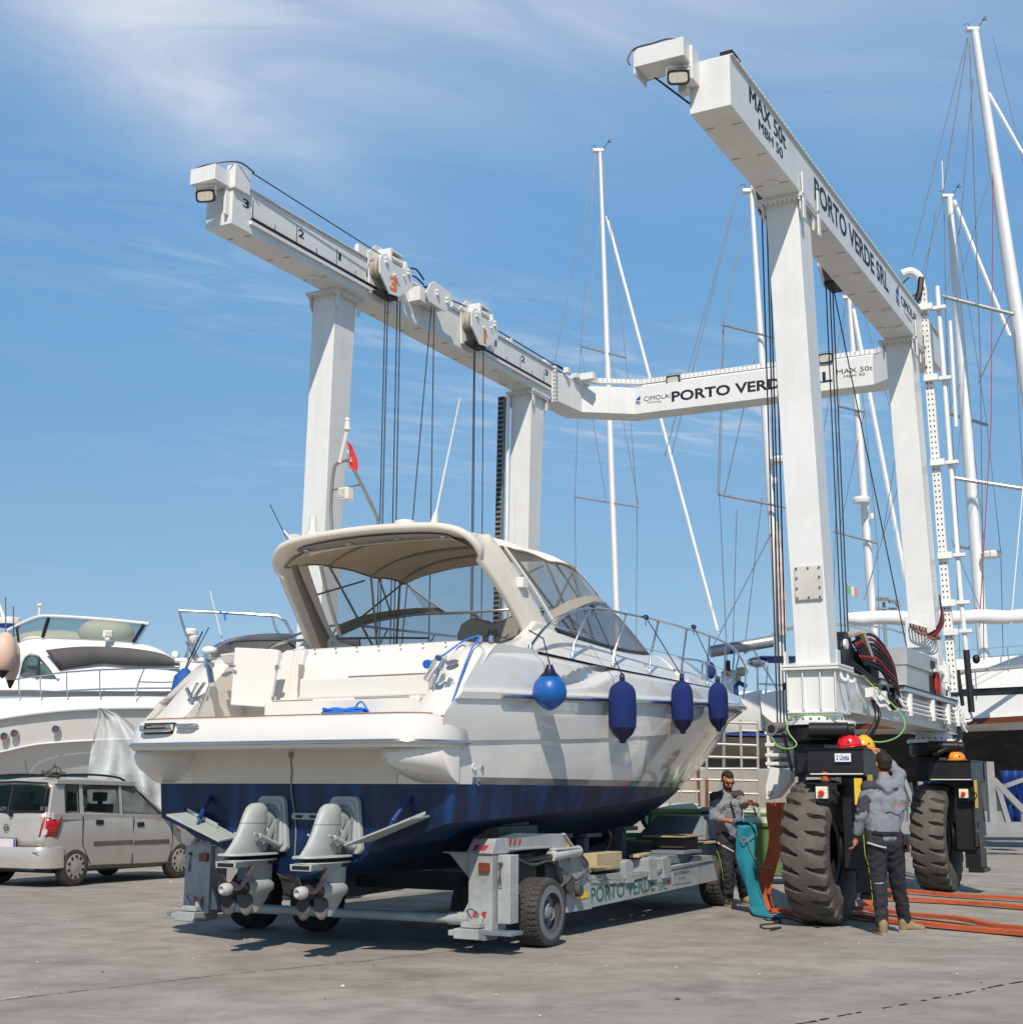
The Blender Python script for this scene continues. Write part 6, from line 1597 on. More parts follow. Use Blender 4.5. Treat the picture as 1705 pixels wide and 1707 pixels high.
MB().b2((-0.9, 6.42, 0.785), (1.42, 7.4, 0.81)).build('box_lid', WOODL, T, bevel=0.004)
MB().hexa([(0.3, 6.75, 0.82), (1.3, 6.75, 0.82), (1.3, 7.35, 0.82), (0.3, 7.35, 0.82), (0.55, 6.95, 1.12), (1.25, 6.95, 1.12), (1.25, 7.3, 1.12), (0.55, 7.3, 1.12)]).build('engine_cover', TB, T, bevel=0.02)
lug_tyre('wheel', 0.315, 0.27, RUBBERD, 34, 0.014, rows='block', rimr=0.165, parent=T, loc=(1.35, 7.0, 0.315), nt=136, nw=12, rim_mat=TD)
MB().tube(smooth_pts([(1.2, 3.95, 0.7), (1.25, 4.0, 0.85), (1.32, 3.9, 0.95), (1.35, 3.8, 1.0)]), 0.02, 8).b2((1.20, 3.05, 0.62), (1.28, 3.13, 0.86)).b2((1.25, 2.75, 0.62), (1.33, 2.85, 0.84)).build('lever', TD, T)
# timber and loose pieces on the trailer
def W(q): return BM @ Vector(q)
def block(name, lab, a, b, mat, cat='timber block', grp=None, rot=0.0):
    c = [(x + y) / 2 for x, y in zip(a, b)]; o = W(c)
    t_ = MB().box((0, 0, 0), [abs(y - x) for x, y in zip(a, b)]).build(name, mat, bevel=0.008)
    t_.location = o; t_.rotation_euler = (0, 0, R(-29.5) + rot)
    return tag(t_, lab, cat, grp)
block('timber_block', 'large pale timber block lying on the trailer beam above the green lettering', (1.22, 3.0, 0.61), (1.56, 3.72, 0.79), WOODL, rot=0.06)
block('wooden_wedge', 'thin plank lying across the trailer just behind the large timber block', (1.35, 2.85, 0.64), (1.62, 3.25, 0.665), WOOD, 'plank', rot=-0.5)
o = block('plank', 'pale short board leaning on the clamps near the middle of the trailer', (1.30, 4.2, 0.70), (1.42, 5.0, 0.73), WOODL, 'plank', rot=0.25)
block('timber_block', 'dark flat timber packing stacked under the bow end of the hull', (1.05, 5.6, 0.76), (1.45, 6.2, 0.88), pm('dark timber', (0.05, 0.04, 0.035), 0.8), rot=0.1)
block('plank', 'pale board on top of the dark packing at the front of the trailer', (0.95, 5.5, 0.885), (1.5, 6.35, 0.905), WOOD, 'plank', rot=0.1)
hs = MB()
pts = []
for k in range(120):
    a = k * 2 * PI / 16
    pts.append((0.02 * math.sin(k * .7), 0.12 * (1 + .12 * math.sin(k * .5)) * math.cos(a), 0.15 + 0.13 * (1 + .1 * math.cos(k * .3)) * math.sin(a)))
hs.tube(smooth_pts(pts, 2), 0.010, 6)
g = hs.build('hose_coil', pm('green hose', (0.01, 0.20, 0.13), 0.45)); g.location = W((0.42, 6.9, 0.96)); g.rotation_euler = (0, 0, R(20))
tag(g, 'green garden hose coiled on the trailer engine cover behind the man', 'hose')
# ================================================================== parked car
def cut(o, cutters):
    """cut cylinders out of a mesh and keep only the result"""
    tmp = []
    for c in cutters:
        q = c.build('tmp', BLACK, None); tmp.append(q)
        md = o.modifiers.new('b', 'BOOLEAN'); md.object = q; md.operation = 'DIFFERENCE'; md.solver = 'EXACT'
    bpy.context.view_layer.update()
    me = bpy.data.meshes.new_from_object(o.evaluated_get(bpy.context.evaluated_depsgraph_get()))
    o.modifiers.clear(); o.data = me
    for q in tmp: bpy.data.objects.remove(q)
    me.shade_smooth(); me.set_sharp_from_angle(angle=R(35))
    return o
kp = atz(122, 1478)
K = thing('parked_car', 'dusty silver small hatchback with roof rails parked in front of the white flybridge yacht', 'car', (kp.x, kp.y, 0), R(-27))
PAINT = pm('dusty champagne silver paint', (0.50, 0.475, 0.44), 0.34, metal=0.35, var=0.05, vs=2, coat=0.35, dirt=0.3, dirt_col=(0.33, 0.28, 0.22), ds=1.8)
DUST = pm('grey brown car plastic', (0.10, 0.092, 0.082), 0.6, dirt=0.5, dirt_col=(0.2, 0.17, 0.13))
CGL = clear('car glass', (0.06, 0.10, 0.10), 0.03, 0.03)
INTR = pm('car interior', (0.03, 0.03, 0.032), 0.8)
uc = -0.79
def csec(v):
    hw = csp(v, [-0.60, -0.45, 0.3, 1.8, 2.5, 2.95, 3.08], [0.70, 0.775, 0.81, 0.81, 0.79, 0.68, 0.50])
    zb_ = csp(v, [-0.60, -0.3, 0.5, 2.3, 3.08], [0.34, 0.24, 0.235, 0.22, 0.30])
    zt_ = csp(v, [-0.60, -0.3, 1.0, 1.95, 2.45, 2.9, 3.08], [1.02, 1.09, 1.05, 0.99, 0.94, 0.80, 0.66])
    P_ = []
    for u, z in ((0.0, zb_), (hw - 0.12, zb_), (hw - 0.02, zb_ + 0.06), (hw + 0.005, lerp(zb_, zt_, .32)), (hw, lerp(zb_, zt_, .62)), (hw - 0.02, zt_ - 0.07), (hw - 0.05, zt_ - 0.01), (hw - 0.12, zt_ + 0.01), (0, zt_ + (0.05 if v > 2.0 else 0.0))):
        P_.append((u, z))
    return P_
secs = []
for k in range(40):
    v = -0.58 + 3.64 * k / 39
    P_ = csec(v)
    secs.append([(uc + u, v, z) for u, z in P_] + [(uc - u, v, z) for u, z in P_[::-1]])
body = MB().loft(secs, closed=True, caps=True).build('body', PAINT, K, ang=50)
cut(body, [MB().cyl((-3, 0.0, 0.30), (1.5, 0.0, 0.30), 0.345, n=32), MB().cyl((-3, 2.36, 0.30), (1.5, 2.36, 0.30), 0.345, n=32)])
MB().b2((-1.50, -0.35, 0.2), (-0.10, 2.75, 0.72)).build('underbody', BLACK, K)
# roof and pillars
def rz_(v): return csp(v, [-0.46, -0.2, 0.4, 0.9, 1.15, 1.40], [1.53, 1.585, 1.61, 1.59, 1.56, 1.46])
rf = MB().grid(lambda i, j: (uc + (-0.70 + 1.40 * j / 12) * (1 - 0.05 * (i / 14)), -0.46 + 1.84 * i / 14, rz_(-0.46 + 1.84 * i / 14) - 0.07 * abs(-1 + j / 6) ** 3.5), 15, 13)
rf.build('roof', PAINT, K, solid=0.05, ang=60)
for s_ in (0, 1):
    def X(u): return uc + u if s_ else uc - u
    pl = MB()
    def strip(a, b, w_):      # a pillar between a belt point and a roof point in the side plane
        (v0, z0, u0), (v1, z1, u1) = a, b
        pl.hexa([(X(u0), v0, z0), (X(u0 - 0.05), v0, z0), (X(u0 - 0.05), v0 + w_[0], z0), (X(u0), v0 + w_[0], z0), (X(u1), v1, z1), (X(u1 - 0.05), v1, z1), (X(u1 - 0.05), v1 + w_[1], z1), (X(u1), v1 + w_[1], z1)])
    strip((-0.56, 1.0, .765), (-0.44, 1.53, .69), (0.34, 0.22)); strip((0.06, 1.0, .775), (0.07, 1.55, .69), (0.10, 0.08)); strip((0.92, 0.98, .77), (0.93, 1.54, .69), (0.09, 0.08)); strip((2.02, 0.94, .76), (1.30, 1.48, .68), (0.16, 0.09)); strip((0.92, 1.46, .69), (0.95, 1.54, .69), (0.35, 0.30))
    pl.bar((X(.715), -0.42, 1.535), (X(.70), 1.30, 1.515), 0.05, 0.07); pl.bar((X(.775), -0.5, 1.03), (X(.76), 2.15, 0.965), 0.05, 0.10)
    pl.build('pillar', PAINT, K, bevel=0.008)
    for nm, q in (('quarter_window', [(-0.22, 1.08), (-0.18, 1.49), (0.07, 1.49), (0.06, 1.07)]), ('rear_door_window', [(0.16, 1.06), (0.15, 1.49), (0.93, 1.48), (0.92, 1.03)]), ('front_door_window', [(1.01, 1.03), (1.01, 1.47), (1.28, 1.45), (1.46, 1.35), (1.98, 1.0)])):
        w_ = MB().add([(X(lerp(.762, .685, (z - 1.0) / .5)), v, z) for v, z in q], [tuple(range(len(q)))])
        w_.build(nm, CGL, K, recalc=False)
        MB().tube([(X(lerp(.768, .69, (z - 1.0) / .5)), v, z) for v, z in q], 0.010, 5, closed=True).build('window_seal', BLACK, K)
    MB().b2(*[tuple(map(fn, (X(.812), 0.34, 0.585), (X(.828), 1.20, 0.645))) for fn in (min, max)]).b2(*[tuple(map(fn, (X(.812), 1.23, 0.575), (X(.828), 2.06, 0.635))) for fn in (min, max)]).build('side_moulding', DUST, K, bevel=0.006)
    for v, z in ((0.38, 0.93), (1.30, 0.88)):
        MB().box((X(.805), v + 0.08, z), (0.03, 0.15, 0.07)).build('door_handle', BLACK, K, bevel=0.01)
    g = MB()
    for v0, z0, v1, z1 in ((0.30, 0.32, 0.12, 0.60), (0.12, 0.60, 0.10, 1.02), (1.225, 0.26, 1.215, 0.99), (2.10, 0.28, 2.16, 0.6), (2.16, 0.6, 2.12, 0.93), (0.32, 0.27, 2.1, 0.25)):
        g.bar((X(.812), v0, z0), (X(.806 if z1 > .9 else .812), v1, z1), 0.012, 0.008, up=(1, 0, 0))
    g.build('panel_gap', BLACK, body)
    MB().tube(smooth_pts([(X(.62), -0.30, 1.55), (X(.63), -0.22, 1.625), (X(.63), 0.4, 1.645), (X(.62), 0.95, 1.615), (X(.60), 1.18, 1.56)]), 0.018, 8).build('roof_rail', BLACK, K)
    tl = MB().prism([(X(.70), -0.50, 0.73), (X(.775), -0.42, 0.74), (X(.815), -0.28, 0.74), (X(.80), -0.28, 1.03), (X(.76), -0.42, 1.05), (X(.72), -0.50, 1.05)], (0, 0, 0.001))
    tl = MB().loft([[(X(.62), -0.592, 0.73), (X(.72), -0.555, 0.73), (X(.79), -0.44, 0.735), (X(.80), -0.40, 0.74)], [(X(.66), -0.595, 0.9), (X(.735), -0.55, 0.9), (X(.795), -0.45, 0.9), (X(.81), -0.36, 0.9)], [(X(.69), -0.565, 1.05), (X(.745), -0.535, 1.05), (X(.785), -0.42, 1.05), (X(.795), -0.32, 1.05)]])
    tl.build('tail_lamp', pm('red lamp lens', (0.42, 0.012, 0.012), 0.15, coat=0.8, var=0.25, vs=30), K, recalc=False, solid=0.01, off=0)
    MB().cyl((X(.715), -0.56, 0.80), (X(.715), -0.585, 0.80), 0.05, n=16).build('reverse_lamp', pm('pale lens', (0.6, 0.5, 0.48), 0.2, coat=0.6), K)
    m_ = MB().ell((X(.90), 1.98, 1.04), (0.09, 0.06, 0.10), 14, 10).bar((X(.78), 1.95, 0.98), (X(.86), 1.97, 1.0), 0.05, 0.04); m_.build('door_mirror', BLACK, K)
    MB().cyl((X(.80), 2.32, 0.78), (X(.815), 2.32, 0.78), 0.022, n=10).build('side_repeater', pm('orange lens', (0.6, 0.12, 0.01), 0.3), K) 
# rear end
rw = [(-0.69, -0.575, 1.11), (0.69, -0.575, 1.11), (0.62, -0.50, 1.50), (-0.62, -0.50, 1.50)]
def rq(u, z): return (uc + u, -0.575 + (z - 1.11) * 0.19 - 0.03 * (1 - (u / 0.7) ** 2) * 0.8, z)
MB().grid(lambda i, j: rq((-0.66 + 1.32 * i / 8) * (1 - 0.08 * j / 4), 1.11 + 0.40 * j / 4), 9, 5).build('rear_window', CGL, K, recalc=False)
MB().tube([rq(-0.68, 1.10), rq(0.0, 1.085), rq(0.68, 1.10), rq(0.63, 1.51), rq(0, 1.53), rq(-0.63, 1.51)], 0.018, 6, closed=True).build('window_seal', BLACK, K)
tg = MB().grid(lambda i, j: (uc + (-0.72 + 1.44 * i / 10), -0.585 - 0.035 * (1 - ((-0.72 + 1.44 * i / 10) / 0.72) ** 2) + 0.02 * (j / 5), 0.60 + 0.49 * j / 5), 11, 6)
tg.build('tailgate', PAINT, K, recalc=False, solid=0.02)
bp = MB()
secs = []
for k in range(13):
    a = -1 + 2 * k / 12
    v = -0.62 - 0.04 * (1 - a * a) + 0.30 * max(0, abs(a) - 0.8) / 0.2 * 0.9
    u = uc + 0.82 * math.copysign(min(1, abs(a) * 1.06), a)
    secs.append([(u, v, 0.28), (u, v - 0.02, 0.40), (u, v - 0.03, 0.52), (u, v, 0.58), (u, v + 0.08, 0.59), (u, v + 0.10, 0.28)])
bp.loft(secs, closed=True, caps=True).build('bumper', PAINT, K, ang=50)
MB().b2((uc - 0.6, -0.63, 0.255), (uc + 0.6, -0.5, 0.29)).b2((uc - 0.7, -0.668, 0.50), (uc + 0.7, -0.66, 0.512)).build('bumper_trim', DUST, K)
npl = MB().b2((-1.04, -0.655, 0.575), (-0.56, -0.645, 0.70)).build('number_plate', pm('white plate', (0.62, 0.58, 0.58), 0.4), K)
MB().b2((-1.05, -0.650, 0.565), (-0.55, -0.640, 0.71)).build('plate_frame', BLACK, K)
MB().b2((-1.035, -0.6565, 0.58), (-1.0, -0.6555, 0.695)).b2((-0.60, -0.6565, 0.58), (-0.565, -0.6555, 0.695)).build('plate_band', BLUEINK, npl)
MB().tube([(uc + 0.045 * math.cos(a), -0.640, 0.86 + 0.045 * math.sin(a)) for a in [2 * PI * k / 20 for k in range(20)]], 0.008, 5, closed=True).tube(smooth_pts([(uc - 0.05, -0.638, 0.85), (uc, -0.642, 0.865), (uc + 0.02, -0.642, 0.855), (uc + 0.05, -0.638, 0.87)]), 0.007, 5).build('badge', pm('dark chrome', (0.2, 0.2, 0.2), 0.3, metal=.9), K)
MB().tube([(uc + 0.06, -0.63, 1.05), (uc - 0.18, -0.615, 1.16)], 0.010, 6).cyl((uc + 0.07, -0.60, 1.04), (uc + 0.07, -0.65, 1.04), 0.025, n=10).build('rear_wiper', BLACK, K)
MB().tube([(uc - 0.28, 0.0, 1.60), (uc - 0.32, -0.05, 1.85)], 0.005, 5).build('aerial', BLACK, K)
# windscreen, seats
MB().add([(uc - 0.66, 1.36, 1.47), (uc + 0.66, 1.36, 1.47), (uc + 0.70, 2.18, 0.97), (uc - 0.70, 2.18, 0.97)], [(0, 1, 2, 3)]).build('windscreen', CGL, K, recalc=False)
it = MB().b2((uc - 0.66, -0.3, 0.75), (uc + 0.66, 2.0, 0.93))
it.build('interior', INTR, K)
for u, v in ((0.36, 0.95), (-0.36, 0.95), (0.36, 0.12), (-0.36, 0.12)):
    it = MB().b2((uc + u - 0.22, v - 0.10, 0.8), (uc + u + 0.22, v + 0.04, 1.20)).b2((uc + u - 0.12, v - 0.09, 1.24), (uc + u + 0.12, v, 1.38)).b2((uc + u - .05, v - .05, 1.2), (uc + u + .05, v - .02, 1.25))
    it.build('seat', INTR, K, bevel=0.04, segs=3)
MB().b2((uc - 0.66, 1.75, 0.85), (uc + 0.66, 2.1, 1.02)).tube([(uc - 0.36 + 0.18 * math.cos(a), 1.62 + 0.05 * math.sin(a), 1.02 + 0.17 * math.sin(a)) for a in [2 * PI * k / 18 for k in range(18)]], 0.014, 6, closed=True).build('dashboard', INTR, K)
for u, v, out in ((-0.06, 0, 1), (-0.06, 2.36, 1), (-1.52, 0, -1), (-1.52, 2.36, -1)):
    e = bpy.data.objects.new('wheel', None); COL.objects.link(e); e.parent = K; e.location = (u, v, 0.285)
    if out < 0: e.rotation_euler = (0, 0, PI)
    MB().lathe([(0.18, -0.07), (0.24, -0.085), (0.275, -0.07), (0.285, -0.04), (0.286, 0.04), (0.275, 0.07), (0.24, 0.085), (0.19, 0.08), (0.185, 0.05)], (0, 0, 0), (1, 0, 0), 40, caps=False).build('tyre', RUBBERD, e)
    MB().lathe([(0.19, 0.07), (0.185, 0.085), (0.16, 0.09), (0.13, 0.088), (0.06, 0.10), (0.04, 0.105), (0.001, 0.106)], (0, 0, 0), (1, 0, 0), 36, caps=False).build('hubcap', pm('dusty hubcap', (0.40, 0.375, 0.34), 0.5, metal=0.3, dirt=0.5, dirt_col=(0.2, 0.15, 0.1)), e)
    hh = MB()
    for k in range(10):
        a = 2 * PI * k / 10
        hh.box((0.090, 0.150 * math.sin(a), 0.150 * math.cos(a)), (0.012, 0.030, 0.045), Matrix.Rotation(-a, 3, 'X'))
    hh.build('hubcap_slot', BLACK, e)
# bundle of line and a blue scrap on the car roof
rb = MB(); rnd = random.Random(8)
pts = [(rnd.gauss(0, .09), rnd.gauss(0, .07), abs(rnd.gauss(0, .05)) + 0.01) for k in range(46)] + [(0.02, 0, 0.16), (0.0, 0.0, 0.2), (-0.03, 0, 0.12)]
rb.tube(smooth_pts(pts, 3), 0.009, 5)
KM = Matrix.Translation(K.location) @ Matrix.Rotation(R(-27), 4, 'Z')
rb = rb.build('line_bundle', pm('dark tangled line', (0.07, 0.07, 0.06), 0.8)); rb.location = KM @ Vector((uc + 0.30, -0.05, 1.60)); tag(rb, 'small tangled bundle of dark line on the car roof', 'rope')
rb = MB().grid(lambda i, j: (0.05 * i + 0.02 * j, 0.03 * j, 0.02 + 0.03 * math.sin(i * 1.7 + j)), 6, 4).build('blue_cloth', pm('blue cloth', (0.01, 0.14, 0.55), 0.7), solid=0.01); rb.location = KM @ Vector((uc - 0.1, 0.3, 1.60)); tag(rb, 'small scrap of blue cloth on the car roof', 'cloth')
# ================================================================== the two yard hands
SKIN = pm('tanned skin', (0.42, 0.20, 0.12), 0.5, var=0.08, vs=12, bump=0.05, bs=60)
HAIR = pm('dark brown hair', (0.018, 0.012, 0.009), 0.7, var=0.4, vs=60, bump=0.8, bs=140)
JACK = pm('mottled grey hooded jacket', (0.20, 0.218, 0.245), 0.9, var=0.10, vs=30, bump=0.35, bs=160)
JACKD = pm('charcoal jacket patch', (0.045, 0.040, 0.048), 0.85, bump=0.2, bs=120)
TROU = pm('charcoal work trousers', (0.022, 0.022, 0.028), 0.85, var=0.2, vs=5, bump=0.4, bs=90)
SHOE = pm('sand suede work shoe', (0.25, 0.185, 0.10), 0.8, var=0.2, vs=20, bump=0.3, bs=80)
SOLE = pm('shoe sole', (0.30, 0.27, 0.22), 0.7)
def blob_mesh(name, parts, mat, parent, voxel=0.012, smooth=6, fold=0.0, fs=0.10, loc=None):
    """one continuous surface grown from overlapping tapered limbs"""
    mb = MB()
    for q in parts:
        if q[0] == 'c':
            _, a, b, ra, rb = q
            a, b = Vector(a), Vector(b); d = b - a; n_ = max(2, int(d.length / 0.03))
            mb.tube([a.lerp(b, k / n_) for k in range(n_ + 1)], [lerp(ra, rb, k / n_) for k in range(n_ + 1)], 14)
            mb.ell(a, ra, 14, 9); mb.ell(b, rb, 14, 9)
        elif q[0] == 'e':
            mb.ell(q[1], q[2], 18, 12, rot=q[3] if len(q) > 3 else None)
        elif q[0] == 'b':
            mb.hexa(q[1])
    me = bpy.data.meshes.new(name); me.from_pydata(mb.v, [], mb.f); me.materials.append(mat)
    o = bpy.data.objects.new(name, me); COL.objects.link(o)
    md = o.modifiers.new('r', 'REMESH'); md.mode = 'VOXEL'; md.voxel_size = voxel; md.use_smooth_shade = True
    md = o.modifiers.new('s', 'SMOOTH'); md.iterations = smooth; md.factor = 0.5
    bpy.context.view_layer.update()
    m2 = bpy.data.meshes.new_from_object(o.evaluated_get(bpy.context.evaluated_depsgraph_get()))
    o.modifiers.clear(); o.data = m2
    if fold:
        for v in m2.vertices:
            p_ = v.co; nn = v.normal.copy()
            f_ = noise.noise(Vector((p_.x / fs, p_.y / fs, p_.z / (fs * 0.9)))) + 0.45 * noise.noise(Vector((p_.x / fs * 2.3 + 9, p_.y / fs * 2.3 + p_.z / fs, p_.z / fs * 2.0)))
            r_ = 0.5 - abs(f_) * 2.0
            v.co = p_ + nn * fold * r_
    m2.shade_smooth()
    if parent is not None: o.parent = parent
    if loc is not None: o.location = loc
    m2.name = name
    return o
def hand(wr, dirn, side, up, curl=0.5, s=1.0):
    """palm, thumb and four fingers as limb parts; wr wrist, dirn finger direction, side towards the thumb"""
    d = Vector(dirn).normalized(); sd = Vector(side).normalized(); n_ = d.cross(sd).normalized() * up
    wr = Vector(wr); P_ = []
    P_.append(('c', wr, wr + d * 0.045 * s, 0.026 * s, 0.030 * s))
    for k, (off, ln, r_) in enumerate(((0.030, 0.068, 0.0095), (0.010, 0.076, 0.0098), (-0.010, 0.070, 0.0094), (-0.029, 0.056, 0.0085))):
        b = wr + d * 0.07 * s + sd * off * s
        P_.append(('c', wr + d * 0.02 * s + sd * off * 0.6 * s, b, 0.014 * s, 0.0125 * s))
        p1 = b + (d * math.cos(curl * .6) + n_ * math.sin(curl * .6) + sd * off * 2) * ln * 0.5 * s
        p2 = p1 + (d * math.cos(curl * 1.6) + n_ * math.sin(curl * 1.6)) * ln * 0.32 * s
        p3 = p2 + (d * math.cos(curl * 2.6) + n_ * math.sin(curl * 2.6)) * ln * 0.26 * s
        P_ += [('c', b, p1, r_ * s * 1.1, r_ * s), ('c', p1, p2, r_ * s, r_ * s * .92), ('c', p2, p3, r_ * s * .92, r_ * s * .8)]
    t0 = wr + d * 0.025 * s + sd * 0.022 * s; t1 = t0 + (d * 0.5 + sd * 0.75 + n_ * 0.3).normalized() * 0.042 * s; t2 = t1 + (d * 0.8 + sd * 0.35 + n_ * 0.4).normalized() * 0.034 * s
    P_ += [('c', t0, t1, 0.015 * s, 0.012 * s), ('c', t1, t2, 0.012 * s, 0.0095 * s)]
    return P_
def head(c, face, up=(0, 0, 1), beard=False):
    """skull, jaw, nose, ears, brow, lips; c centre, face = looking direction"""
    f_ = Vector(face).normalized(); u_ = Vector(up); u_ = (u_ - f_ * u_.dot(f_)).normalized(); r_ = f_.cross(u_)
    M_ = Matrix((r_, f_, u_)).transposed()
    c = Vector(c)
    T_ = lambda x, y, z: c + M_ @ Vector((x, y, z))
    P_ = [('e', T_(0, -0.012, 0.022), (0.076, 0.094, 0.092), M_), ('e', T_(0, 0.028, -0.045), (0.058, 0.062, 0.062), M_), ('e', T_(0, 0.052, -0.088), (0.030, 0.026, 0.022), M_),
          ('c', T_(0, 0.090, 0.012), T_(0, 0.113, -0.028), 0.008, 0.0135), ('c', T_(-0.03, 0.078, 0.026), T_(0.03, 0.078, 0.026), 0.013, 0.013), ('c', T_(-0.018, 0.088, -0.058), T_(0.018, 0.088, -0.058), 0.007, 0.007),
          ('e', T_(-0.078, -0.012, -0.008), (0.010, 0.020, 0.032), M_), ('e', T_(0.078, -0.012, -0.008), (0.010, 0.020, 0.032), M_)]
    return P_, T_, M_
def shoe(parent, heel, toe, lab=None):
    h, t_ = Vector(heel), Vector(toe)
    d = (t_ - h); d.z = 0; d.normalize(); s_ = d.cross(Z)
    o = blob_mesh('shoe', [('c', h + Z * 0.06, h + d * 0.10 + Z * 0.065, 0.044, 0.046), ('c', h + d * 0.10 + Z * 0.055, h + d * 0.21 + Z * 0.042, 0.047, 0.040), ('c', h + Z * 0.05, h + Z * 0.115, 0.045, 0.048), ('c', h + d * 0.06 + Z * 0.09, h + Z * 0.11, 0.045, 0.045)], SHOE, parent, 0.010, 3)
    so_ = MB(); pts = []
    for k in range(28):
        a = 2 * PI * k / 28
        x = math.cos(a); y = math.sin(a)
        pts.append(h + d * (0.10 + 0.158 * x) + s_ * (0.049 + 0.008 * (x > 0)) * math.copysign(abs(y) ** .8, y))
    so_.loft([[p_ + Z * (0.002 - h.z * 0 ) for p_ in pts], [p_ + Z * 0.028 for p_ in pts]], closed=True, caps=True)
    so_.build('sole', SOLE, o)
    return o
# ---- man with his back to the camera, reaching up to the hats
D0 = 14.80
g0 = atz(1490, 1556)
E0 = Vector((g0.x, g0.y, 0))
def pt(px_, py_, dy=0.0): return aty(px_, py_, D0 + dy) - E0
nk, hd = pt(1474, 1300, 0.02), pt(1471, 1273, 0.05)
shL, shR = pt(1448, 1316, 0.0), pt(1492, 1311, 0.05)
elL, wrL = pt(1436, 1362, -0.02), pt(1427, 1398, 0.08)
elR, wrR = pt(1500, 1292, 0.32), pt(1474, 1262, 0.50)
pel = pt(1473, 1402, 0.0); hpL, hpR = pt(1460, 1408, 0.0), pt(1488, 1407, 0.02)
knL, anL = pt(1464, 1474, 0.03), pt(1470, 1538, 0.02)
knR, anR = pt(1496, 1468, 0.14), pt(1508, 1531, 0.30)
anL.z, anR.z = 0.09, 0.09
HP, HT, HM = head(hd, (-0.25, 0.93, 0.22))
parts = HP + [('c', nk - Z * 0.03, hd - Z * 0.05, 0.060, 0.052), ('c', nk - Z * 0.05, pel + Z * 0.1, 0.09, 0.10), ('c', shL, shR, 0.07, 0.07), ('c', shL, nk - Z * .04, 0.06, 0.06), ('c', shR, nk - Z * .04, 0.06, 0.06),
    ('c', shL, elL, 0.052, 0.040), ('c', elL, wrL, 0.040, 0.027), ('c', shR, elR, 0.052, 0.040), ('c', elR, wrR, 0.040, 0.027),
    ('c', hpL, knL, 0.085, 0.055), ('c', knL, anL, 0.052, 0.038), ('c', hpR, knR, 0.085, 0.055), ('c', knR, anR, 0.052, 0.038), ('c', hpL, hpR, 0.10, 0.10)]
parts += hand(wrL, (-0.20, 0.25, -0.95), (0.35, 0.9, 0.15), -1, 0.5) + hand(wrR, (-0.75, 0.25, 0.42), (-0.4, 0.1, 0.9), -1, 0.45)
P2 = blob_mesh('person', parts, SKIN, None, 0.0085, 2, loc=E0)
tag(P2, 'man in a grey hooded jacket seen from behind, reaching up beside the big front tyre', 'person')
tors = [('c', pel + Z * 0.10, nk - Z * 0.20, 0.135, 0.155), ('e', pel + Z * 0.03, (0.18, 0.135, 0.07)), ('c', pel + Vector((-0.06, 0, 0.09)), nk + Vector((-0.10, 0, -0.20)), 0.11, 0.125), ('c', pel + Vector((0.06, 0, 0.09)), nk + Vector((0.10, 0, -0.20)), 0.11, 0.125), ('c', shL + Z * -0.02, shR + Z * -0.02, 0.088, 0.088), ('c', nk - Z * 0.10, nk - Z * 0.02, 0.12, 0.085),
        ('c', shL, elL, 0.085, 0.066), ('c', elL, wrL + (elL - wrL) * 0.30, 0.066, 0.050), ('c', shR, elR, 0.085, 0.066), ('c', elR, wrR + (elR - wrR) * 0.28, 0.066, 0.048),
        ('c', nk + Vector((-0.06, -0.09, -0.05)), nk + Vector((0.07, -0.09, -0.05)), 0.055, 0.055), ('c', nk + Vector((0.0, -0.12, -0.10)), nk + Vector((0, -0.11, -0.16)), 0.06, 0.035)]
jk = blob_mesh('hooded_jacket', tors, JACK, P2, 0.011, 5, fold=0.011, fs=0.13)
ptc = blob_mesh('sleeve_patch', [('c', shL.lerp(elL, .35), shL.lerp(elL, .85), 0.083, 0.073)], JACKD, jk, 0.012, 3, fold=0.006)
ptc = blob_mesh('shoulder_patch', [('c', shL + Vector((-0.02, -0.015, 0.018)), shL + Vector((0.05, -0.02, 0.03)), 0.074, 0.062)], JACKD, jk, 0.012, 3)
ptc = blob_mesh('cuff', [('c', wrL + (elL - wrL) * 0.22, wrL + (elL - wrL) * 0.34, 0.047, 0.052)], JACKD, jk, 0.010, 2)
MB().box(pt(1495, 1343, -0.20) , (0.12, 0.004, 0.016)).build('printed_mark', pm('pink print', (0.4, 0.10, 0.10), 0.7), jk)
MB().box(pt(1482, 1345, -0.19) , (0.06, 0.004, 0.014)).build('printed_mark', pm('green print', (0.10, 0.35, 0.15), 0.7), jk)
tr_ = [('c', hpL + Z * 0.06, hpR + Z * 0.06, 0.125, 0.125), ('c', hpL + Z * .02, hpR + Z * .02, 0.13, 0.13), ('c', hpL, knL, 0.120, 0.082), ('c', knL, anL + Z * 0.02, 0.084, 0.066), ('c', hpR, knR, 0.120, 0.082), ('c', knR, anR + Z * 0.02, 0.084, 0.066)]
tro = blob_mesh('work_trousers', tr_, TROU, P2, 0.011, 4, fold=0.012, fs=0.11)
REF = pm('reflective tape', (0.50, 0.50, 0.48), 0.5); LIME = pm('lime piping', (0.40, 0.60, 0.03), 0.6)
MB().tube(smooth_pts([hpL + Vector((-0.11, -0.09, 0.02)), hpL + Vector((-0.02, -0.137, -0.01)), hpL + Vector((0.07, -0.13, -0.03))]), 0.009, 5).build('reflective_tape', REF, tro)
MB().tube(smooth_pts([knL + Vector((-0.08, -0.03, 0.02)), knL + Vector((0, -0.088, 0.01)), knL + Vector((0.07, -0.05, 0.03))]), 0.006, 5).build('reflective_tape', REF, tro)
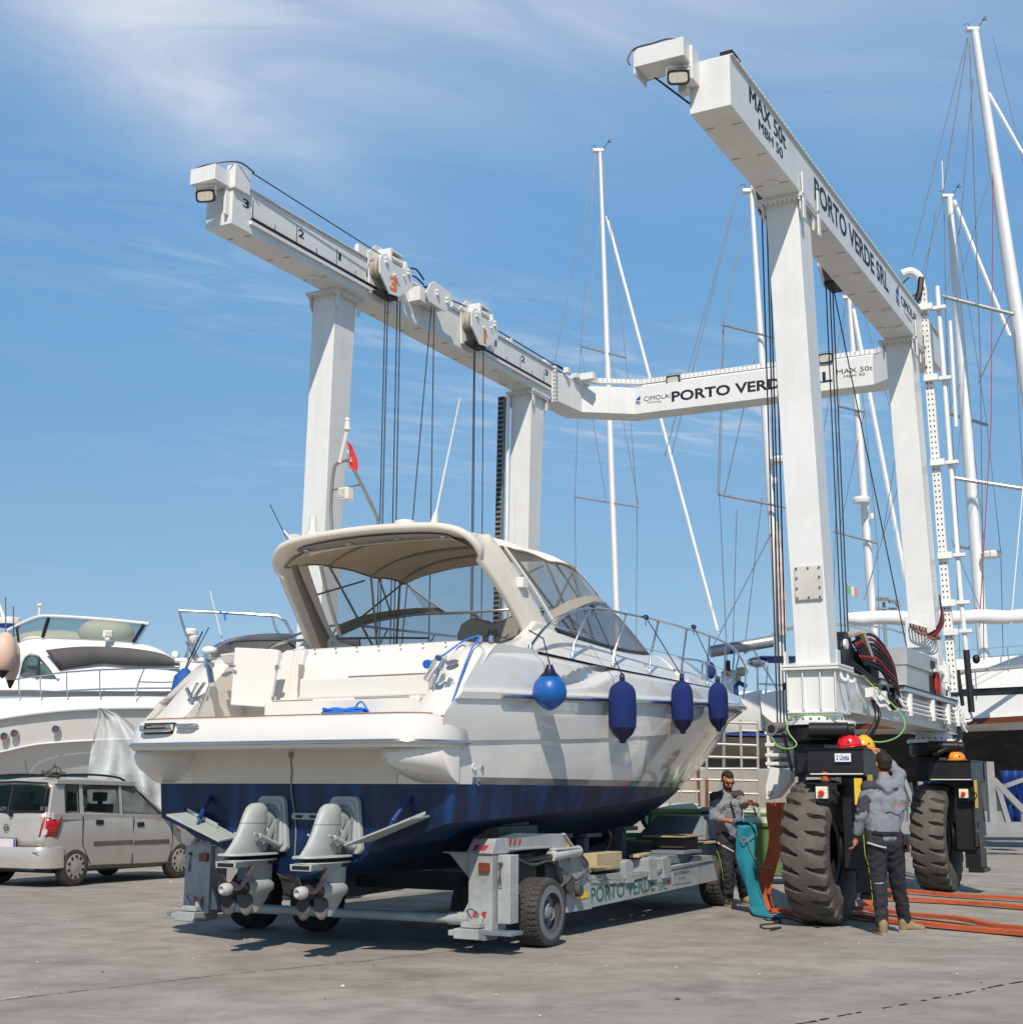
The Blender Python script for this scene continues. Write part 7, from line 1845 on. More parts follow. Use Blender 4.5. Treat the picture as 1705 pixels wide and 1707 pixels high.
MB().tube(smooth_pts([hpL + Vector((-0.13, -0.02, 0.10)), hpL + Vector((-0.13, -0.05, -0.1)), hpL.lerp(knL, .5) + Vector((-0.10, -0.02, 0)), knL + Vector((-0.08, -0.01, 0)), knL.lerp(anL, .6) + Vector((-0.075, 0, 0))]), 0.0028, 5).build('lime_piping', LIME, tro)
bl = MB().tube([pel + Vector((0.155 * math.cos(a) , 0.14 * math.sin(a), 0.075)) for a in [2 * PI * k / 24 for k in range(24)]], 0.020, 6, closed=True).box(hpR + Vector((0.10, -0.10, 0.04)), (0.05, 0.05, 0.09)).box(hpR + Vector((0.13, -0.06, -0.02)), (0.03, 0.05, 0.12)).build('tool_belt', BLACK, P2)
MB().cyl(hpR + Vector((0.0, -0.13, 0.10)), hpR + Vector((0.0, -0.14, 0.10)), 0.015, n=10).cyl(hpR + Vector((0.14, -0.07, 0.0)), hpR + Vector((0.14, -0.07, -0.05)), 0.014, n=10).build('red_tag', REDP, bl)
MB().tube([wrL + Vector((0.031 * math.cos(a), 0.031 * math.sin(a), 0.02)) for a in [2 * PI * k / 16 for k in range(16)]], 0.009, 6, closed=True).build('wristwatch', BLACK, P2)
hr = blob_mesh('hair', [('e', HT(0, -0.024, 0.036), (0.084, 0.092, 0.086), HM), ('e', HT(0, -0.050, -0.01), (0.074, 0.062, 0.062), HM), ('e', HT(0, 0.03, 0.085), (0.06, 0.05, 0.035), HM)], HAIR, P2, 0.008, 2, fold=0.003, fs=0.03)
fdL = Vector((-0.15, 1, 0)); fdR = Vector((0.75, 0.6, 0))
shoe(P2, (anL.x, anL.y - 0.04, 0), anL + Vector((-0.05, 1, 0))); shoe(P2, (anR.x - 0.03, anR.y - 0.03, 0), anR + Vector((0.9, 0.15, 0)))
# ---- man facing the camera's left, gathering the teal sling sleeve
D1 = 17.75
g1 = atz(1217, 1512); E1 = Vector((g1.x, g1.y, 0)); D1 = g1.y
def pt1(px_, py_, dy=0.0): return aty(px_, py_, D1 + dy) - E1
nk, hd = pt1(1211, 1322, 0.0), pt1(1213, 1301, -0.06)
shR, shL = pt1(1193, 1333, 0.0), pt1(1229, 1330, 0.03)
elR, wrR = pt1(1190, 1364, -0.05), pt1(1219, 1369, -0.30)
elL, wrL = pt1(1236, 1338, -0.20), pt1(1247, 1338, -0.38)
pel = pt1(1216, 1400, 0.05); hpR, hpL = pt1(1208, 1405, 0.03), pt1(1226, 1405, 0.08)
knR, anR = pt1(1212, 1455, -0.02), pt1(1214, 1500, 0.05)
knL, anL = pt1(1236, 1452, 0.10), pt1(1240, 1496, 0.30)
anL.z, anR.z = 0.09, 0.09
elL = pt1(1240, 1341, -0.10)
HP, HT, HM = head(hd, (0.18, -0.88, -0.45))
parts = HP + [('c', nk - Z * 0.03, hd - Z * 0.04, 0.056, 0.050), ('c', nk - Z * 0.06, pel + Z * 0.1, 0.09, 0.10), ('c', shL, shR, 0.065, 0.065), ('c', shR, elR, 0.050, 0.038), ('c', elR, wrR, 0.038, 0.027), ('c', shL, elL, 0.050, 0.040), ('c', elL, wrL, 0.038, 0.027),
    ('c', hpL, knL, 0.085, 0.055), ('c', knL, anL, 0.052, 0.038), ('c', hpR, knR, 0.085, 0.055), ('c', knR, anR, 0.052, 0.038), ('c', hpL, hpR, 0.10, 0.10)]
parts += hand(wrR, (0.9, -0.2, -0.1), (0.1, -0.6, 0.75), 1, 0.7) + hand(wrL, (0.8, -0.25, -0.15), (-0.2, -0.5, 0.8), 1, 0.25)
P1 = blob_mesh('person', parts, SKIN, None, 0.0085, 2, loc=E1)
tag(P1, 'bearded man in grey jacket and sunglasses looking down at the teal sling sleeve he holds', 'person')
tors = [('c', pel + Z * 0.08, nk - Z * 0.20, 0.145, 0.150), ('c', pel + Vector((-0.05, 0, 0.10)), nk + Vector((-0.08, 0, -0.18)), 0.12, 0.12), ('c', pel + Vector((0.05, 0, 0.10)), nk + Vector((0.08, 0, -0.18)), 0.12, 0.12), ('c', shL - Z * 0.02, shR - Z * 0.02, 0.080, 0.080), ('c', nk - Z * 0.09, nk - Z * 0.01, 0.11, 0.080),
        ('c', shR, elR, 0.080, 0.066), ('c', elR, wrR + (elR - wrR) * 0.60, 0.066, 0.056), ('c', shL, elL, 0.080, 0.060), ('c', nk + Vector((-0.06, 0.07, -0.01)), nk + Vector((0.06, 0.07, -0.01)), 0.05, 0.05)]
jk = blob_mesh('hooded_jacket', tors, JACK, P1, 0.011, 5, fold=0.012, fs=0.12)
blob_mesh('shoulder_patch', [('c', shR + Vector((-0.02, -0.02, 0.03)), nk + Vector((-0.07, -0.03, -0.03)), 0.070, 0.055)], JACKD, jk, 0.012, 2)
blob_mesh('shoulder_patch', [('c', shL + Vector((0.02, -0.02, 0.03)), nk + Vector((0.08, -0.03, -0.03)), 0.068, 0.055)], JACKD, jk, 0.012, 2)
MB().tube(smooth_pts([pt1(1217, 1336, -0.17), pt1(1222, 1352, -0.18), pt1(1226, 1368, -0.17)]), 0.010, 6).tube(smooth_pts([pt1(1200, 1352, -0.16), pt1(1212, 1342, -0.17), pt1(1228, 1345, -0.15)]), 0.006, 6).tube(smooth_pts([pt1(1196, 1372, -0.15), pt1(1208, 1362, -0.165), pt1(1224, 1370, -0.16)]), 0.006, 6).build('black_trim', BLACK, jk)
MB().box(pt1(1232, 1329, -0.10), (0.06, 0.006, 0.012)).build('printed_mark', pm('pink print', (0.4, 0.10, 0.10), 0.7), jk)
hem = blob_mesh('jacket_hem', [('c', pel + Vector((-0.04, 0, 0.08)), pel + Vector((0.05, 0, 0.08)), 0.135, 0.135), ('c', pel + Vector((-0.05, 0, 0.0)), pel + Vector((0.05, 0, 0.0)), 0.125, 0.125)], JACKD, P1, 0.012, 4, fold=0.008)
tr_ = [('c', hpL, hpR, 0.115, 0.115), ('c', hpL, knL, 0.115, 0.08), ('c', knL, anL + Z * .02, 0.082, 0.064), ('c', hpR, knR, 0.115, 0.08), ('c', knR, anR + Z * .02, 0.082, 0.064)]
tro = blob_mesh('work_trousers', tr_, TROU, P1, 0.011, 4, fold=0.013, fs=0.10)
MB().tube(smooth_pts([hpR + Vector((-0.10, -0.06, 0.0)), hpR + Vector((0.0, -0.125, -0.06)), hpR + Vector((0.09, -0.10, -0.11))]), 0.011, 5).build('reflective_tape', REF, tro)
MB().tube(smooth_pts([hpR + Vector((-0.11, -0.05, -0.1)), hpR.lerp(knR, .6) + Vector((-0.085, -0.05, 0)), knR + Vector((-0.07, -0.05, 0)), anR + Vector((-0.055, -0.04, 0.1))]), 0.0028, 5).build('lime_piping', LIME, tro)
blob_mesh('hair', [('e', HT(0, -0.026, 0.036), (0.079, 0.086, 0.084), HM), ('e', HT(0, 0.02, 0.078), (0.06, 0.058, 0.036), HM)], HAIR, P1, 0.008, 2, fold=0.003, fs=0.03)
blob_mesh('beard', [('e', HT(0, 0.048, -0.080), (0.050, 0.050, 0.038), HM), ('e', HT(-0.045, 0.02, -0.05), (0.020, 0.04, 0.04), HM), ('e', HT(0.045, 0.02, -0.05), (0.020, 0.04, 0.04), HM)], HAIR, P1, 0.008, 2, fold=0.002, fs=0.03)
sg = MB()
for s_ in (-1, 1):
    sg.ell(HT(s_ * 0.034, 0.098, 0.008), (0.026, 0.008, 0.020), 14, 8, rot=HM); sg.tube([HT(s_ * 0.06, 0.09, 0.012), HT(s_ * 0.08, 0.0, 0.008)], 0.004, 5)
sg.tube([HT(-0.01, 0.105, 0.014), HT(0.01, 0.105, 0.014)], 0.004, 5)
sg.build('sunglasses', pm('red brown lens', (0.10, 0.015, 0.01), 0.1, coat=1.0), P1)
MB().tube([wrL + Vector((0.0, 0.031 * math.cos(a), 0.031 * math.sin(a))) for a in [2 * PI * k / 16 for k in range(16)]], 0.008, 6, closed=True).build('wristwatch', BLACK, P1)
shoe(P1, (anR.x - 0.02, anR.y + 0.04, 0), anR + Vector((0.3, -1, 0))); shoe(P1, (anL.x, anL.y + 0.03, 0), anL + Vector((0.5, -1, 0)))
# ================================================================== hook block, slings, hats
SLO = pm('worn orange webbing', (0.50, 0.105, 0.035), 0.85, var=0.15, vs=10, bump=0.4, bs=120, dirt=0.4, dirt_col=(0.18, 0.07, 0.04), ds=4)
SLT = pm('teal sling sleeve', (0.012, 0.20, 0.27), 0.85, var=0.12, vs=8, bump=0.4, bs=140, dirt=0.25, dirt_col=(0.03, 0.12, 0.14))
GM = Matrix.Translation(G.location) @ Matrix.Rotation(R(-28.44), 4, 'Z')
def gw(q): return GM @ Vector(q)
ho = gw((2.90, -2.62, 0))
H = thing('hook_block', 'white lifting block hanging on wire ropes beside the front right leg', 'lifting block', (ho.x, ho.y, 0), R(-28.44))
hb_ = MB()
for du in (-0.14, 0.12):
    hb_.prism([(du, -0.06, 2.14), (du, 0.06, 2.14), (du, 0.07, 1.70), (du, -0.07, 1.70)], (0.03, 0, 0))
for z in (2.12, 1.98, 1.86, 1.76): hb_.b2((-0.16, -0.075, z - 0.02), (0.17, 0.05, z + 0.02))
hb_.prism([(-0.10, -0.09, 1.72), (0.16, -0.09, 1.68), (0.14, -0.09, 1.55), (-0.02, -0.09, 1.37), (-0.16, -0.09, 1.34), (-0.16, -0.09, 1.50)], (0, 0.18, 0))
hb_.build('block_frame', WHITE, H, bevel=0.006)
MB().cyl((-0.10, -0.11, 1.42), (-0.10, 0.11, 1.42), 0.03, n=14).cyl((0.12, -0.06, 1.95), (0.12, 0.06, 1.95), 0.03, n=10).box((0.08, 0, 1.86), (0.05, 0.06, 0.04)).box((0.09, 0, 2.02), (0.05, 0.06, 0.04)).build('pin', GALV, H)
MB().lathe([(0.09, -0.03), (0.075, 0), (0.09, 0.03)], (-0.05, 0, 1.90), (0, 1, 0), 20).build('sheave', MATS['worn sheave'], H)
MB().hexa([(0.20, 0.03, 1.40), (0.28, 0.03, 1.40), (0.28, 0.1, 1.40), (0.20, 0.1, 1.40), (0.20, 0.03, 2.10), (0.26, 0.03, 2.10), (0.26, 0.1, 2.10), (0.20, 0.1, 2.10)]).build('hose_loop', pm('dark wrapped hose', (0.04, 0.04, 0.045), 0.5, var=0.8, vs=8), H)
def ribbon(pts, wdt, mat, th=0.012, k=6, twist=0.0):
    """flat webbing: pts are (centre, width direction)"""
    c_ = smooth_pts([p_[0] for p_ in pts], k); w_ = smooth_pts([p_[1] for p_ in pts], k)
    mb = MB()
    secs = []
    for i, (p_, q_) in enumerate(zip(c_, w_)):
        q_ = q_.normalized(); d_ = (c_[min(i + 1, len(c_) - 1)] - c_[max(0, i - 1)]).normalized(); n_ = d_.cross(q_).normalized() * th
        hw = (wdt(i / (len(c_) - 1)) if callable(wdt) else wdt) / 2
        secs.append([p_ - q_ * hw - n_ * .5, p_ + q_ * hw - n_ * .5, p_ + q_ * hw + n_ * .5, p_ - q_ * hw + n_ * .5])
    return mb.loft(secs, closed=True, caps=True)
V_ = Vector
def sp(px_, py_, Y): return aty(px_, py_, Y)
YS = 17.6
b = ribbon([(sp(1287, 1338, YS), V_((1, 0, 0))), (sp(1288, 1365, YS), V_((1, 0, .0))), (sp(1292, 1392, YS - .05), V_((1, 0, .1))), (sp(1284, 1430, YS - .1), V_((.8, .5, .1))), (sp(1272, 1462, YS - .12), V_((.9, .4, 0))), (sp(1268, 1492, YS - .1), V_((1, .2, .0))), (sp(1276, 1516, YS - .1), V_((1, 0.3, .1)))], 0.15, SLO, 0.014)
o = b.build('lifting_sling', SLO); tag(o, 'orange webbing sling hanging from the hook block to the floor', 'sling', 'orange lifting slings')
b = ribbon([(sp(1300, 1338, YS + .05), V_((1, 0, 0))), (sp(1302, 1370, YS + .05), V_((1, .2, 0))), (sp(1298, 1410, YS), V_((.8, .5, 0))), (sp(1286, 1450, YS), V_((.8, .5, 0))), (sp(1276, 1490, YS), V_((1, .2, 0))), (sp(1284, 1520, YS - .1), V_((1, .5, 0)))], 0.13, SLO, 0.014)
o = b.build('lifting_sling', SLO); tag(o, 'second orange strap from the hook block, just right of the first', 'sling', 'orange lifting slings')
def gstrap(pts, lab, wd=0.12, z=0.015):
    P_ = []
    q = [atz(x, y) for x, y in pts]
    for i, p_ in enumerate(q):
        d_ = (q[min(i + 1, len(q) - 1)] - q[max(0, i - 1)]); s_ = V_((-d_.y, d_.x, 0)).normalized()
        P_.append((p_ + Z * (z + 0.012 * (i % 2)), s_))
    o = ribbon([(a_ + Z * 0.018, b_) for a_, b_ in P_], wd, SLO, 0.042, 8).build('lifting_sling', SLO)
    tag(o, lab, 'sling', 'orange lifting slings')
gstrap([(1284, 1524), (1302, 1524), (1330, 1529), (1352, 1532)], 'orange sling lying on the floor between teal sleeve and front tyre')
gstrap([(1405, 1530), (1440, 1535), (1500, 1542), (1560, 1549), (1640, 1556), (1740, 1566)], 'nearest orange sling stretched along the floor under the feet of the man', 0.14)
gstrap([(1400, 1521), (1452, 1524), (1520, 1532), (1600, 1541), (1660, 1551), (1740, 1560)], 'second nearest orange sling on the floor right of the man', 0.13, 0.03)
gstrap([(1440, 1500), (1500, 1504), (1580, 1508), (1660, 1514), (1740, 1521)], 'orange sling crossing the floor behind the man, third from the camera', 0.15)
gstrap([(1450, 1488), (1520, 1492), (1600, 1498), (1680, 1503), (1740, 1507)], 'farthest orange sling on the floor, passing before the rear tyre', 0.13, 0.02)
q = ribbon([(atz(1438, 1502) + Z * 0.22, V_((1, .3, .4))), (atz(1445, 1514) + Z * 0.13, V_((1, .2, .2))), (atz(1462, 1522) + Z * 0.05, V_((.4, 1, .0))), (atz(1492, 1524) + Z * 0.03, V_((0, 1, 0)))], 0.15, SLO).build('lifting_sling', SLO)
tag(q, 'twisted orange sling rising off the floor behind the big front tyre', 'sling', 'orange lifting slings')
# teal sleeve: folded open tube
YT = 17.3
b = MB(); secs = []
cen = smooth_pts([sp(1234, 1373, YT), sp(1243, 1380, YT), sp(1243, 1405, YT), sp(1245, 1440, YT), sp(1252, 1475, YT), sp(1262, 1505, YT), sp(1270, 1524, YT + .02)], 6)
for i, p_ in enumerate(cen):
    t_ = i / (len(cen) - 1)
    w0 = csp(t_, [0, .15, .4, .75, 1], [0.07, 0.12, 0.115, 0.09, 0.10]); d0 = csp(t_, [0, .2, 1], [0.05, 0.07, 0.03])
    secs.append([p_ + V_((w0 * math.cos(a) * (1 + .12 * math.sin(3 * a + i * .3)), d0 * math.sin(a) + 0.02 * math.sin(a * 2 + i * .4), 0.02 * math.sin(a + i * 0.2))) for a in [0.2 + (2 * PI - 0.9) * k / 22 for k in range(23)]])
b.loft(secs)
sl = b.build('sling_sleeve', SLT, solid=0.012, recalc=False, ang=80)
tag(sl, 'teal padded sling sleeve held up by the bearded man and trailing on the floor', 'sling sleeve')
hood_ = ribbon([(sp(1222, 1369, YT), V_((0, 1, 0.1))), (sp(1234, 1366, YT), V_((0, 1, 0))), (sp(1246, 1370, YT), V_((0, 1, 0))), (sp(1257, 1382, YT), V_((0, 1, 0))), (sp(1262, 1394, YT), V_((.2, 1, 0)))], 0.15, SLT, 0.014).build('folded_flap', SLT, sl)
fl = ribbon([(sp(1262, 1512, YT), V_((1, .3, 0))), (atz(1268, 1528) + Z * .03, V_((1, 0.4, 0))), (atz(1285, 1531) + Z * .02, V_((.3, 1, 0))), (atz(1302, 1531) + Z * .02, V_((0, 1, .1)))], 0.20, SLT, 0.014).build('folded_flap', SLT, sl)
MB().tube(smooth_pts([sp(1236, 1395, YT - .09), sp(1246, 1400, YT - .1), sp(1252, 1420, YT - .09), sp(1268, 1442, YT - .05), sp(1290, 1448, YT + .2)]), 0.006, 5).tube(smooth_pts([sp(1258, 1392, YT - .08), sp(1240, 1404, YT - .1), sp(1234, 1398, YT - .09)]), 0.006, 5).build('tie_cord', pm('grey cable', (0.25, 0.22, 0.19), 0.6), sl)
def gcord(pts, lab):
    o = MB().tube(smooth_pts([atz(x, y) + Z * 0.01 for x, y in pts], 6), 0.008, 5).build('thin_rope', pm('thin dark cord', (0.03, 0.03, 0.028), 0.8)); tag(o, lab, 'rope')
gcord([(1303, 1524), (1318, 1520), (1330, 1532), (1350, 1536), (1366, 1548), (1338, 1540), (1306, 1530)], 'thin dark cord on the floor running from the teal sleeve to the front tyre')
gcord([(1270, 1530), (1280, 1536), (1296, 1534), (1300, 1540), (1268, 1544), (1276, 1550), (1302, 1548), (1284, 1553)], 'short curled cord on the floor just below the teal sleeve')
# hats
def hat(pos, mat, lab, rz, tilt, grp='safety helmets left on top of the wheel housings', s=1.0):
    t_ = thing('hard_hat', lab, 'hard hat', pos, rz, grp); t_.rotation_euler = (tilt[0], tilt[1], rz); t_.scale = (s, s, s)
    sh = MB()
    def P_(i, j):
        a = PI / 2 * i / 12; b_ = 2 * PI * j / 36
        rx, ry, h = 0.108, 0.132, 0.135
        rg_ = 0.006 * max(0, math.cos(b_ * 1)) * 0
        k = 1 + 0.03 * (abs(math.sin(b_)) < 0.16) * math.cos(a * .5)
        return (rx * math.sin(a) * math.cos(b_), ry * math.sin(a) * math.sin(b_), h * math.cos(a) * k)
    sh.grid(P_, 13, 36, cv=True); sh.build('shell', mat, t_, solid=0.004, ang=60, recalc=False)
    br = MB().grid(lambda i, j: ((0.106 + 0.012 * i + 0.010 * i * max(0, math.sin(2 * PI * j / 36))) * math.cos(2 * PI * j / 36), (0.130 + 0.012 * i + 0.034 * i * max(0, math.sin(2 * PI * j / 36))) * math.sin(2 * PI * j / 36), 0.004 - 0.006 * i), 3, 36, cv=True)
    br.build('brim', mat, t_, solid=0.004, recalc=False)
    MB().tube([(0, 0.128 * math.cos(a), 0.133 * math.sin(a)) for a in [0.3 + (PI - 0.6) * k / 16 for k in range(17)]], 0.010, 6).build('ridge', mat, t_)
    MB().cyl((0.102, -0.03, 0.05), (0.112, -0.03, 0.05), 0.010, n=10).cyl((-0.102, -0.03, 0.05), (-0.112, -0.03, 0.05), 0.010, n=10).build('vent', BLACK, t_)
    MB().lathe([(0.100, 0.0), (0.100, 0.03)], n=24, caps=False).build('headband', pm('pale liner', (0.5, 0.48, 0.46), 0.7), t_)
    return t_
hat(gw((UC + 0.43, -3.50, 1.925)), pm('red helmet plastic', (0.62, 0.012, 0.018), 0.25, coat=0.6), 'red safety helmet on the front wheel housing', R(-95), (0.12, 0.0))
hat(gw((UC + 0.52, -3.26, 1.915)), pm('yellow helmet plastic', (0.78, 0.42, 0.02), 0.3, coat=0.5), 'yellow safety helmet beside the red one on the front wheel housing', R(-60), (0.0, 0.05))
hat(gw((UC + 0.38, 2.6, 1.915)), pm('orange helmet plastic', (0.80, 0.25, 0.015), 0.3, coat=0.5), 'orange safety helmet alone on the rear wheel housing', R(-70), (0.0, 0.05))
# ================================================================== boats ashore behind, surveyed point by point at their own distances
BWH = pm('white boat topsides', (0.74, 0.74, 0.72), 0.25, var=0.03, vs=.8, coat=0.4, dirt=0.10, dirt_col=(0.45, 0.42, 0.36))
BGR = pm('warm grey hull side', (0.62, 0.61, 0.575), 0.25, var=0.03, coat=0.4, dirt=0.12, dirt_col=(0.4, 0.37, 0.3))
ANTI = pm('worn dark antifouling', (0.018, 0.017, 0.017), 0.8, var=0.5, vs=3, dirt=0.35, dirt_col=(0.16, 0.15, 0.13), ds=2.2)
OLIVE = pm('chalky olive bottom paint', (0.30, 0.28, 0.23), 0.8, var=0.15, vs=2, dirt=0.4, dirt_col=(0.16, 0.15, 0.12), ds=1.5)
MAST = pm('white anodised mast', (0.78, 0.78, 0.76), 0.45, var=0.03, metal=0.1)
ALU = pm('grey aluminium spar', (0.38, 0.39, 0.39), 0.4, metal=0.6)
WIRE = pm('rigging wire', (0.20, 0.20, 0.21), 0.4, metal=0.6)
SAILC = pm('white sail cover', (0.76, 0.76, 0.74), 0.8, bump=0.3, bs=30, var=0.03)
BCOV = pm('blue canvas cover', (0.01, 0.035, 0.17), 0.8, bump=0.3, bs=40)
TEALG = clear('green tinted acrylic', (0.13, 0.24, 0.21), 0.20)
MESHW = pm('grey windscreen cover', (0.085, 0.08, 0.085), 0.7, var=0.15, vs=3, bump=0.3, bs=40)
def rowp(pts, Y, x0=0.0, kx=0.0, off=Vector((0, 0, 0))):
    return [aty(x, y, Y + (x - x0) * kx) - off for x, y in pts]
def resamp(pts, n):
    P_ = [Vector((a, b, 0)) for a, b in pts]
    L_ = [0]
    for a, b in zip(P_[:-1], P_[1:]): L_.append(L_[-1] + abs((b - a).x) + 1e-4)
    return [(interp(L_[-1] * k / (n - 1), L_, [q.x for q in P_]), csp(L_[-1] * k / (n - 1), L_, [q.y for q in P_])) for k in range(n)]
def skin_rows(rows, n, off, Y, kx=0.0, depth=3.0, x0=0.0, close=True):
    """rows: [(pixel polyline, extra distance)]; shell with real thickness, back side added"""
    R_ = [rowp(resamp(p_, n), Y + d, x0, kx, off) for p_, d in rows]
    if close:
        back = [[q + Vector((q.x + off.x, q.y + off.y, 0)).normalized() * depth for q in r_] for r_ in (R_[-1], R_[0])]
        R_ = R_ + back + [R_[0]]
    mb = MB(); mb.loft(R_)
    if close:
        m = len(R_)
        mb.f += [tuple(i * n for i in range(m - 1)), tuple(i * n + n - 1 for i in range(m - 1))[::-1]]
    return mb
# ---- A: flybridge motor yacht on the left
YA = 29.0
oA = aty(150, 1290, YA); oA.z = 0; oA = Vector((oA.x, oA.y, 0))
A = thing('flybridge_yacht', 'big white flybridge motor yacht with covered windscreen standing behind the silver car', 'motor boat', oA)
def rA(p_, d=0.0): return rowp(p_, YA + d, 150, -0.004, oA)
def sA(rows, n=30, depth=3.0): return skin_rows(rows, n, oA, YA, -0.004, depth, 150)
sheer = [(-120, 1172), (0, 1165), (100, 1162), (200, 1161), (300, 1162), (380, 1165)]
rub = [(-120, 1222), (0, 1198), (60, 1189), (120, 1183), (200, 1180), (300, 1180), (380, 1184)]
sA([(sheer, 0.15), ([(x, y + 3) for x, y in sheer], 0.05), (rub, -0.05)]).build('bulwark', BWH, A, ang=60)
rub2 = [(x, y + 3) for x, y in rub]; kn = [(-120, 1280), (0, 1254), (62, 1241), (164, 1234), (250, 1232), (350, 1236)]
MB().tube(rA(resamp(rub, 40), -0.08), 0.035, 8).build('rub_rail', BWH, A)
sA([(rub2, 0.02), ([(x, (y + k[1]) / 2 + 1) for (x, y), k in zip(resamp(rub2, 12), resamp(kn, 12))], 0.12), (kn, 0.22)]).build('hull_side', BGR, A, ang=60)
MB().tube(rA(resamp(kn, 40), 0.18), 0.022, 8).build('knuckle', BWH, A)
kn2 = [(x, y + 2) for x, y in kn]; wl = [(-120, 1296), (0, 1291), (150, 1291), (330, 1291)]
sA([(kn2, 0.3), (wl, 0.8)]).build('lower_hull', BGR, A)
sA([(wl, 0.8), ([(x, y + 8) for x, y in wl], 0.85), ([(x, 1330) for x, y in wl], 1.8), ([(x, 1345) for x, y in wl], 2.2)], depth=2).build('bottom', pm('teal black bottom paint', (0.02, 0.10, 0.10), 0.7), A)
for x, y in ((8, 1228), (25, 1223), (94, 1216), (-20, 1236)):
    c_ = rA([(x, y)], 0.06)[0]
    MB().lathe([(0.085, 0), (0.095, -0.03), (0.075, -0.035), (0.07, 0.03), (0.001, 0.03)], c_, (0, 1, 0), 24).build('porthole', STEEL, A)
    MB().lathe([(0.07, 0), (0.001, 0)], c_ + Vector((0, -0.01, 0)), (0, 1, 0), 20, caps=False).build('porthole_glass', pm('brown porthole glass', (0.10, 0.05, 0.03), 0.1, coat=0.8), A)
# deck house
roofl = [(-60, 1110), (22, 1073), (55, 1064), (103, 1064), (170, 1067), (230, 1072), (267, 1082), (287, 1094), (312, 1113), (345, 1140)]
base = [(-60, 1150), (22, 1150), (55, 1150), (103, 1152), (170, 1152), (230, 1152), (267, 1152), (287, 1152), (312, 1154), (345, 1158)]
n_ = 34
ra, rb_ = resamp(roofl, n_), resamp(base, n_)
sA([(roofl, 0.9), ([(x, y + 3) for x, y in roofl], 0.72), ([(a[0], lerp(a[1], b[1], .6)) for a, b in zip(ra, rb_)], 0.50), (base, 0.35)], n_, 2.4).build('deck_house', BWH, A, ang=60)
ws = [(76, 1084), (98, 1081), (135, 1078), (174, 1078), (210, 1080), (236, 1083), (260, 1087), (277, 1092), (295, 1102), (306, 1110)]
wb_ = [(100, 1118), (118, 1114), (144, 1110), (170, 1106), (205, 1109), (240, 1110), (262, 1110), (280, 1110), (297, 1110), (306, 1111)]
def facep(rows, d, mat, name, parent, n=24, solid=0.02):
    R_ = [rA(resamp(p_, n), d + k * 0.0) for k, p_ in enumerate(rows)]
    return MB().loft(R_).build(name, mat, parent, solid=solid, recalc=False, off=0, ang=60)
facep([ws, wb_], 0.47, MESHW, 'windscreen_cover', A)
facep([[(34, 1124), (38, 1106), (44, 1096), (53, 1092), (64, 1095), (78, 1110), (94, 1129)], [(34, 1126), (38, 1127), (44, 1128), (53, 1129), (64, 1130), (78, 1131), (94, 1131)]], 0.42, pm('teal cabin window', (0.07, 0.13, 0.14), 0.1, coat=0.8, var=0.3, vs=4), 'side_window', A)
MB().tube(rA([(31, 1126), (36, 1104), (42, 1094), (53, 1088), (66, 1092), (80, 1108), (97, 1131)], 0.38), 0.03, 8).build('window_trim', BWH, A)
MB().tube(rA([(66, 1094), (61, 1129)], 0.38), 0.03, 6).tube(rA([(45, 1110), (60, 1112)], 0.38), 0.02, 6).build('window_bar', pm('dark window bar', (0.05, 0.06, 0.06), 0.4), A)
gt, gb = [(12, 1051), (40, 1037), (64, 1028), (82, 1027), (140, 1030), (200, 1035), (249, 1040)], [(24, 1073), (44, 1062), (56, 1060), (82, 1063), (140, 1066), (190, 1069), (229, 1072)]
facep([gt, gb], 0.75, TEALG, 'flybridge_screen', A, solid=0.0)
MB().tube(rA(resamp(gt, 30), 0.72), 0.035, 8).build('screen_rail', BWH, A)
MB().bar(*rA([(81, 1030), (71, 1063)], 0.70), 0.06, 0.05).bar(*rA([(240, 1041), (222, 1071)], 0.70), 0.06, 0.05).bar(*rA([(28, 1047), (31, 1070)], 0.70), 0.03, 0.04).build('screen_post', BLACK, A)
c_ = rA([(178, 1048)], 2.0)[0]; c2 = rA([(90, 1058)], 2.0)[0]
MB().ell(c_ - Z * 0.1, (0.62, 0.5, 0.34), 20, 12).ell(c2 - Z * 0.12, (0.9, 0.4, 0.22), 20, 12).build('helm_cover', pm('cream helm cover', (0.60, 0.58, 0.48), 0.8, bump=0.3), A)
c_ = rA([(180, 1057)], 0.55)[0]
sl_ = MB().box(c_, (0.20, 0.12, 0.15)).box(c_ - Z * 0.1, (0.10, 0.1, 0.08)).build('searchlight', BWH, A, bevel=0.02); MB().box(c_ + Vector((0.02, -0.065, 0)), (0.13, 0.01, 0.10)).build('searchlight_lens', GLASSL, sl_)
MB().tube(rA([(65, 1030), (66, 1012)], 1.4), 0.025, 8).ell(rA([(66, 1009)], 1.4)[0], (0.06, 0.06, 0.045), 12, 8).build('stub_aerial', BWH, A)
c_ = rA([(16, 1035)], 1.6)[0]; MB().lathe([(0.24, -0.08), (0.26, -0.02), (0.25, 0.06), (0.2, 0.08)], c_, n=24).build('radar_drum', BWH, A); MB().lathe([(0.22, -0.15), (0.235, -0.08)], c_, n=24).build('radar_base', BCOV, A)
MB().tube(rA([(-4, 1003), (8, 1034)], 1.6), 0.04, 8).build('radar_strut', BWH, A)
rl = MB(); rl.tube(rA([(26, 1133), (60, 1127), (110, 1121), (166, 1117), (230, 1115), (306, 1113)], -0.02), 0.018, 8)
for x, y0 in ((31, 1132), (67, 1127), (111, 1121), (166, 1117)): rl.tube(rA([(x, y0), (x + 1, 1162)], -0.02), 0.016, 8)
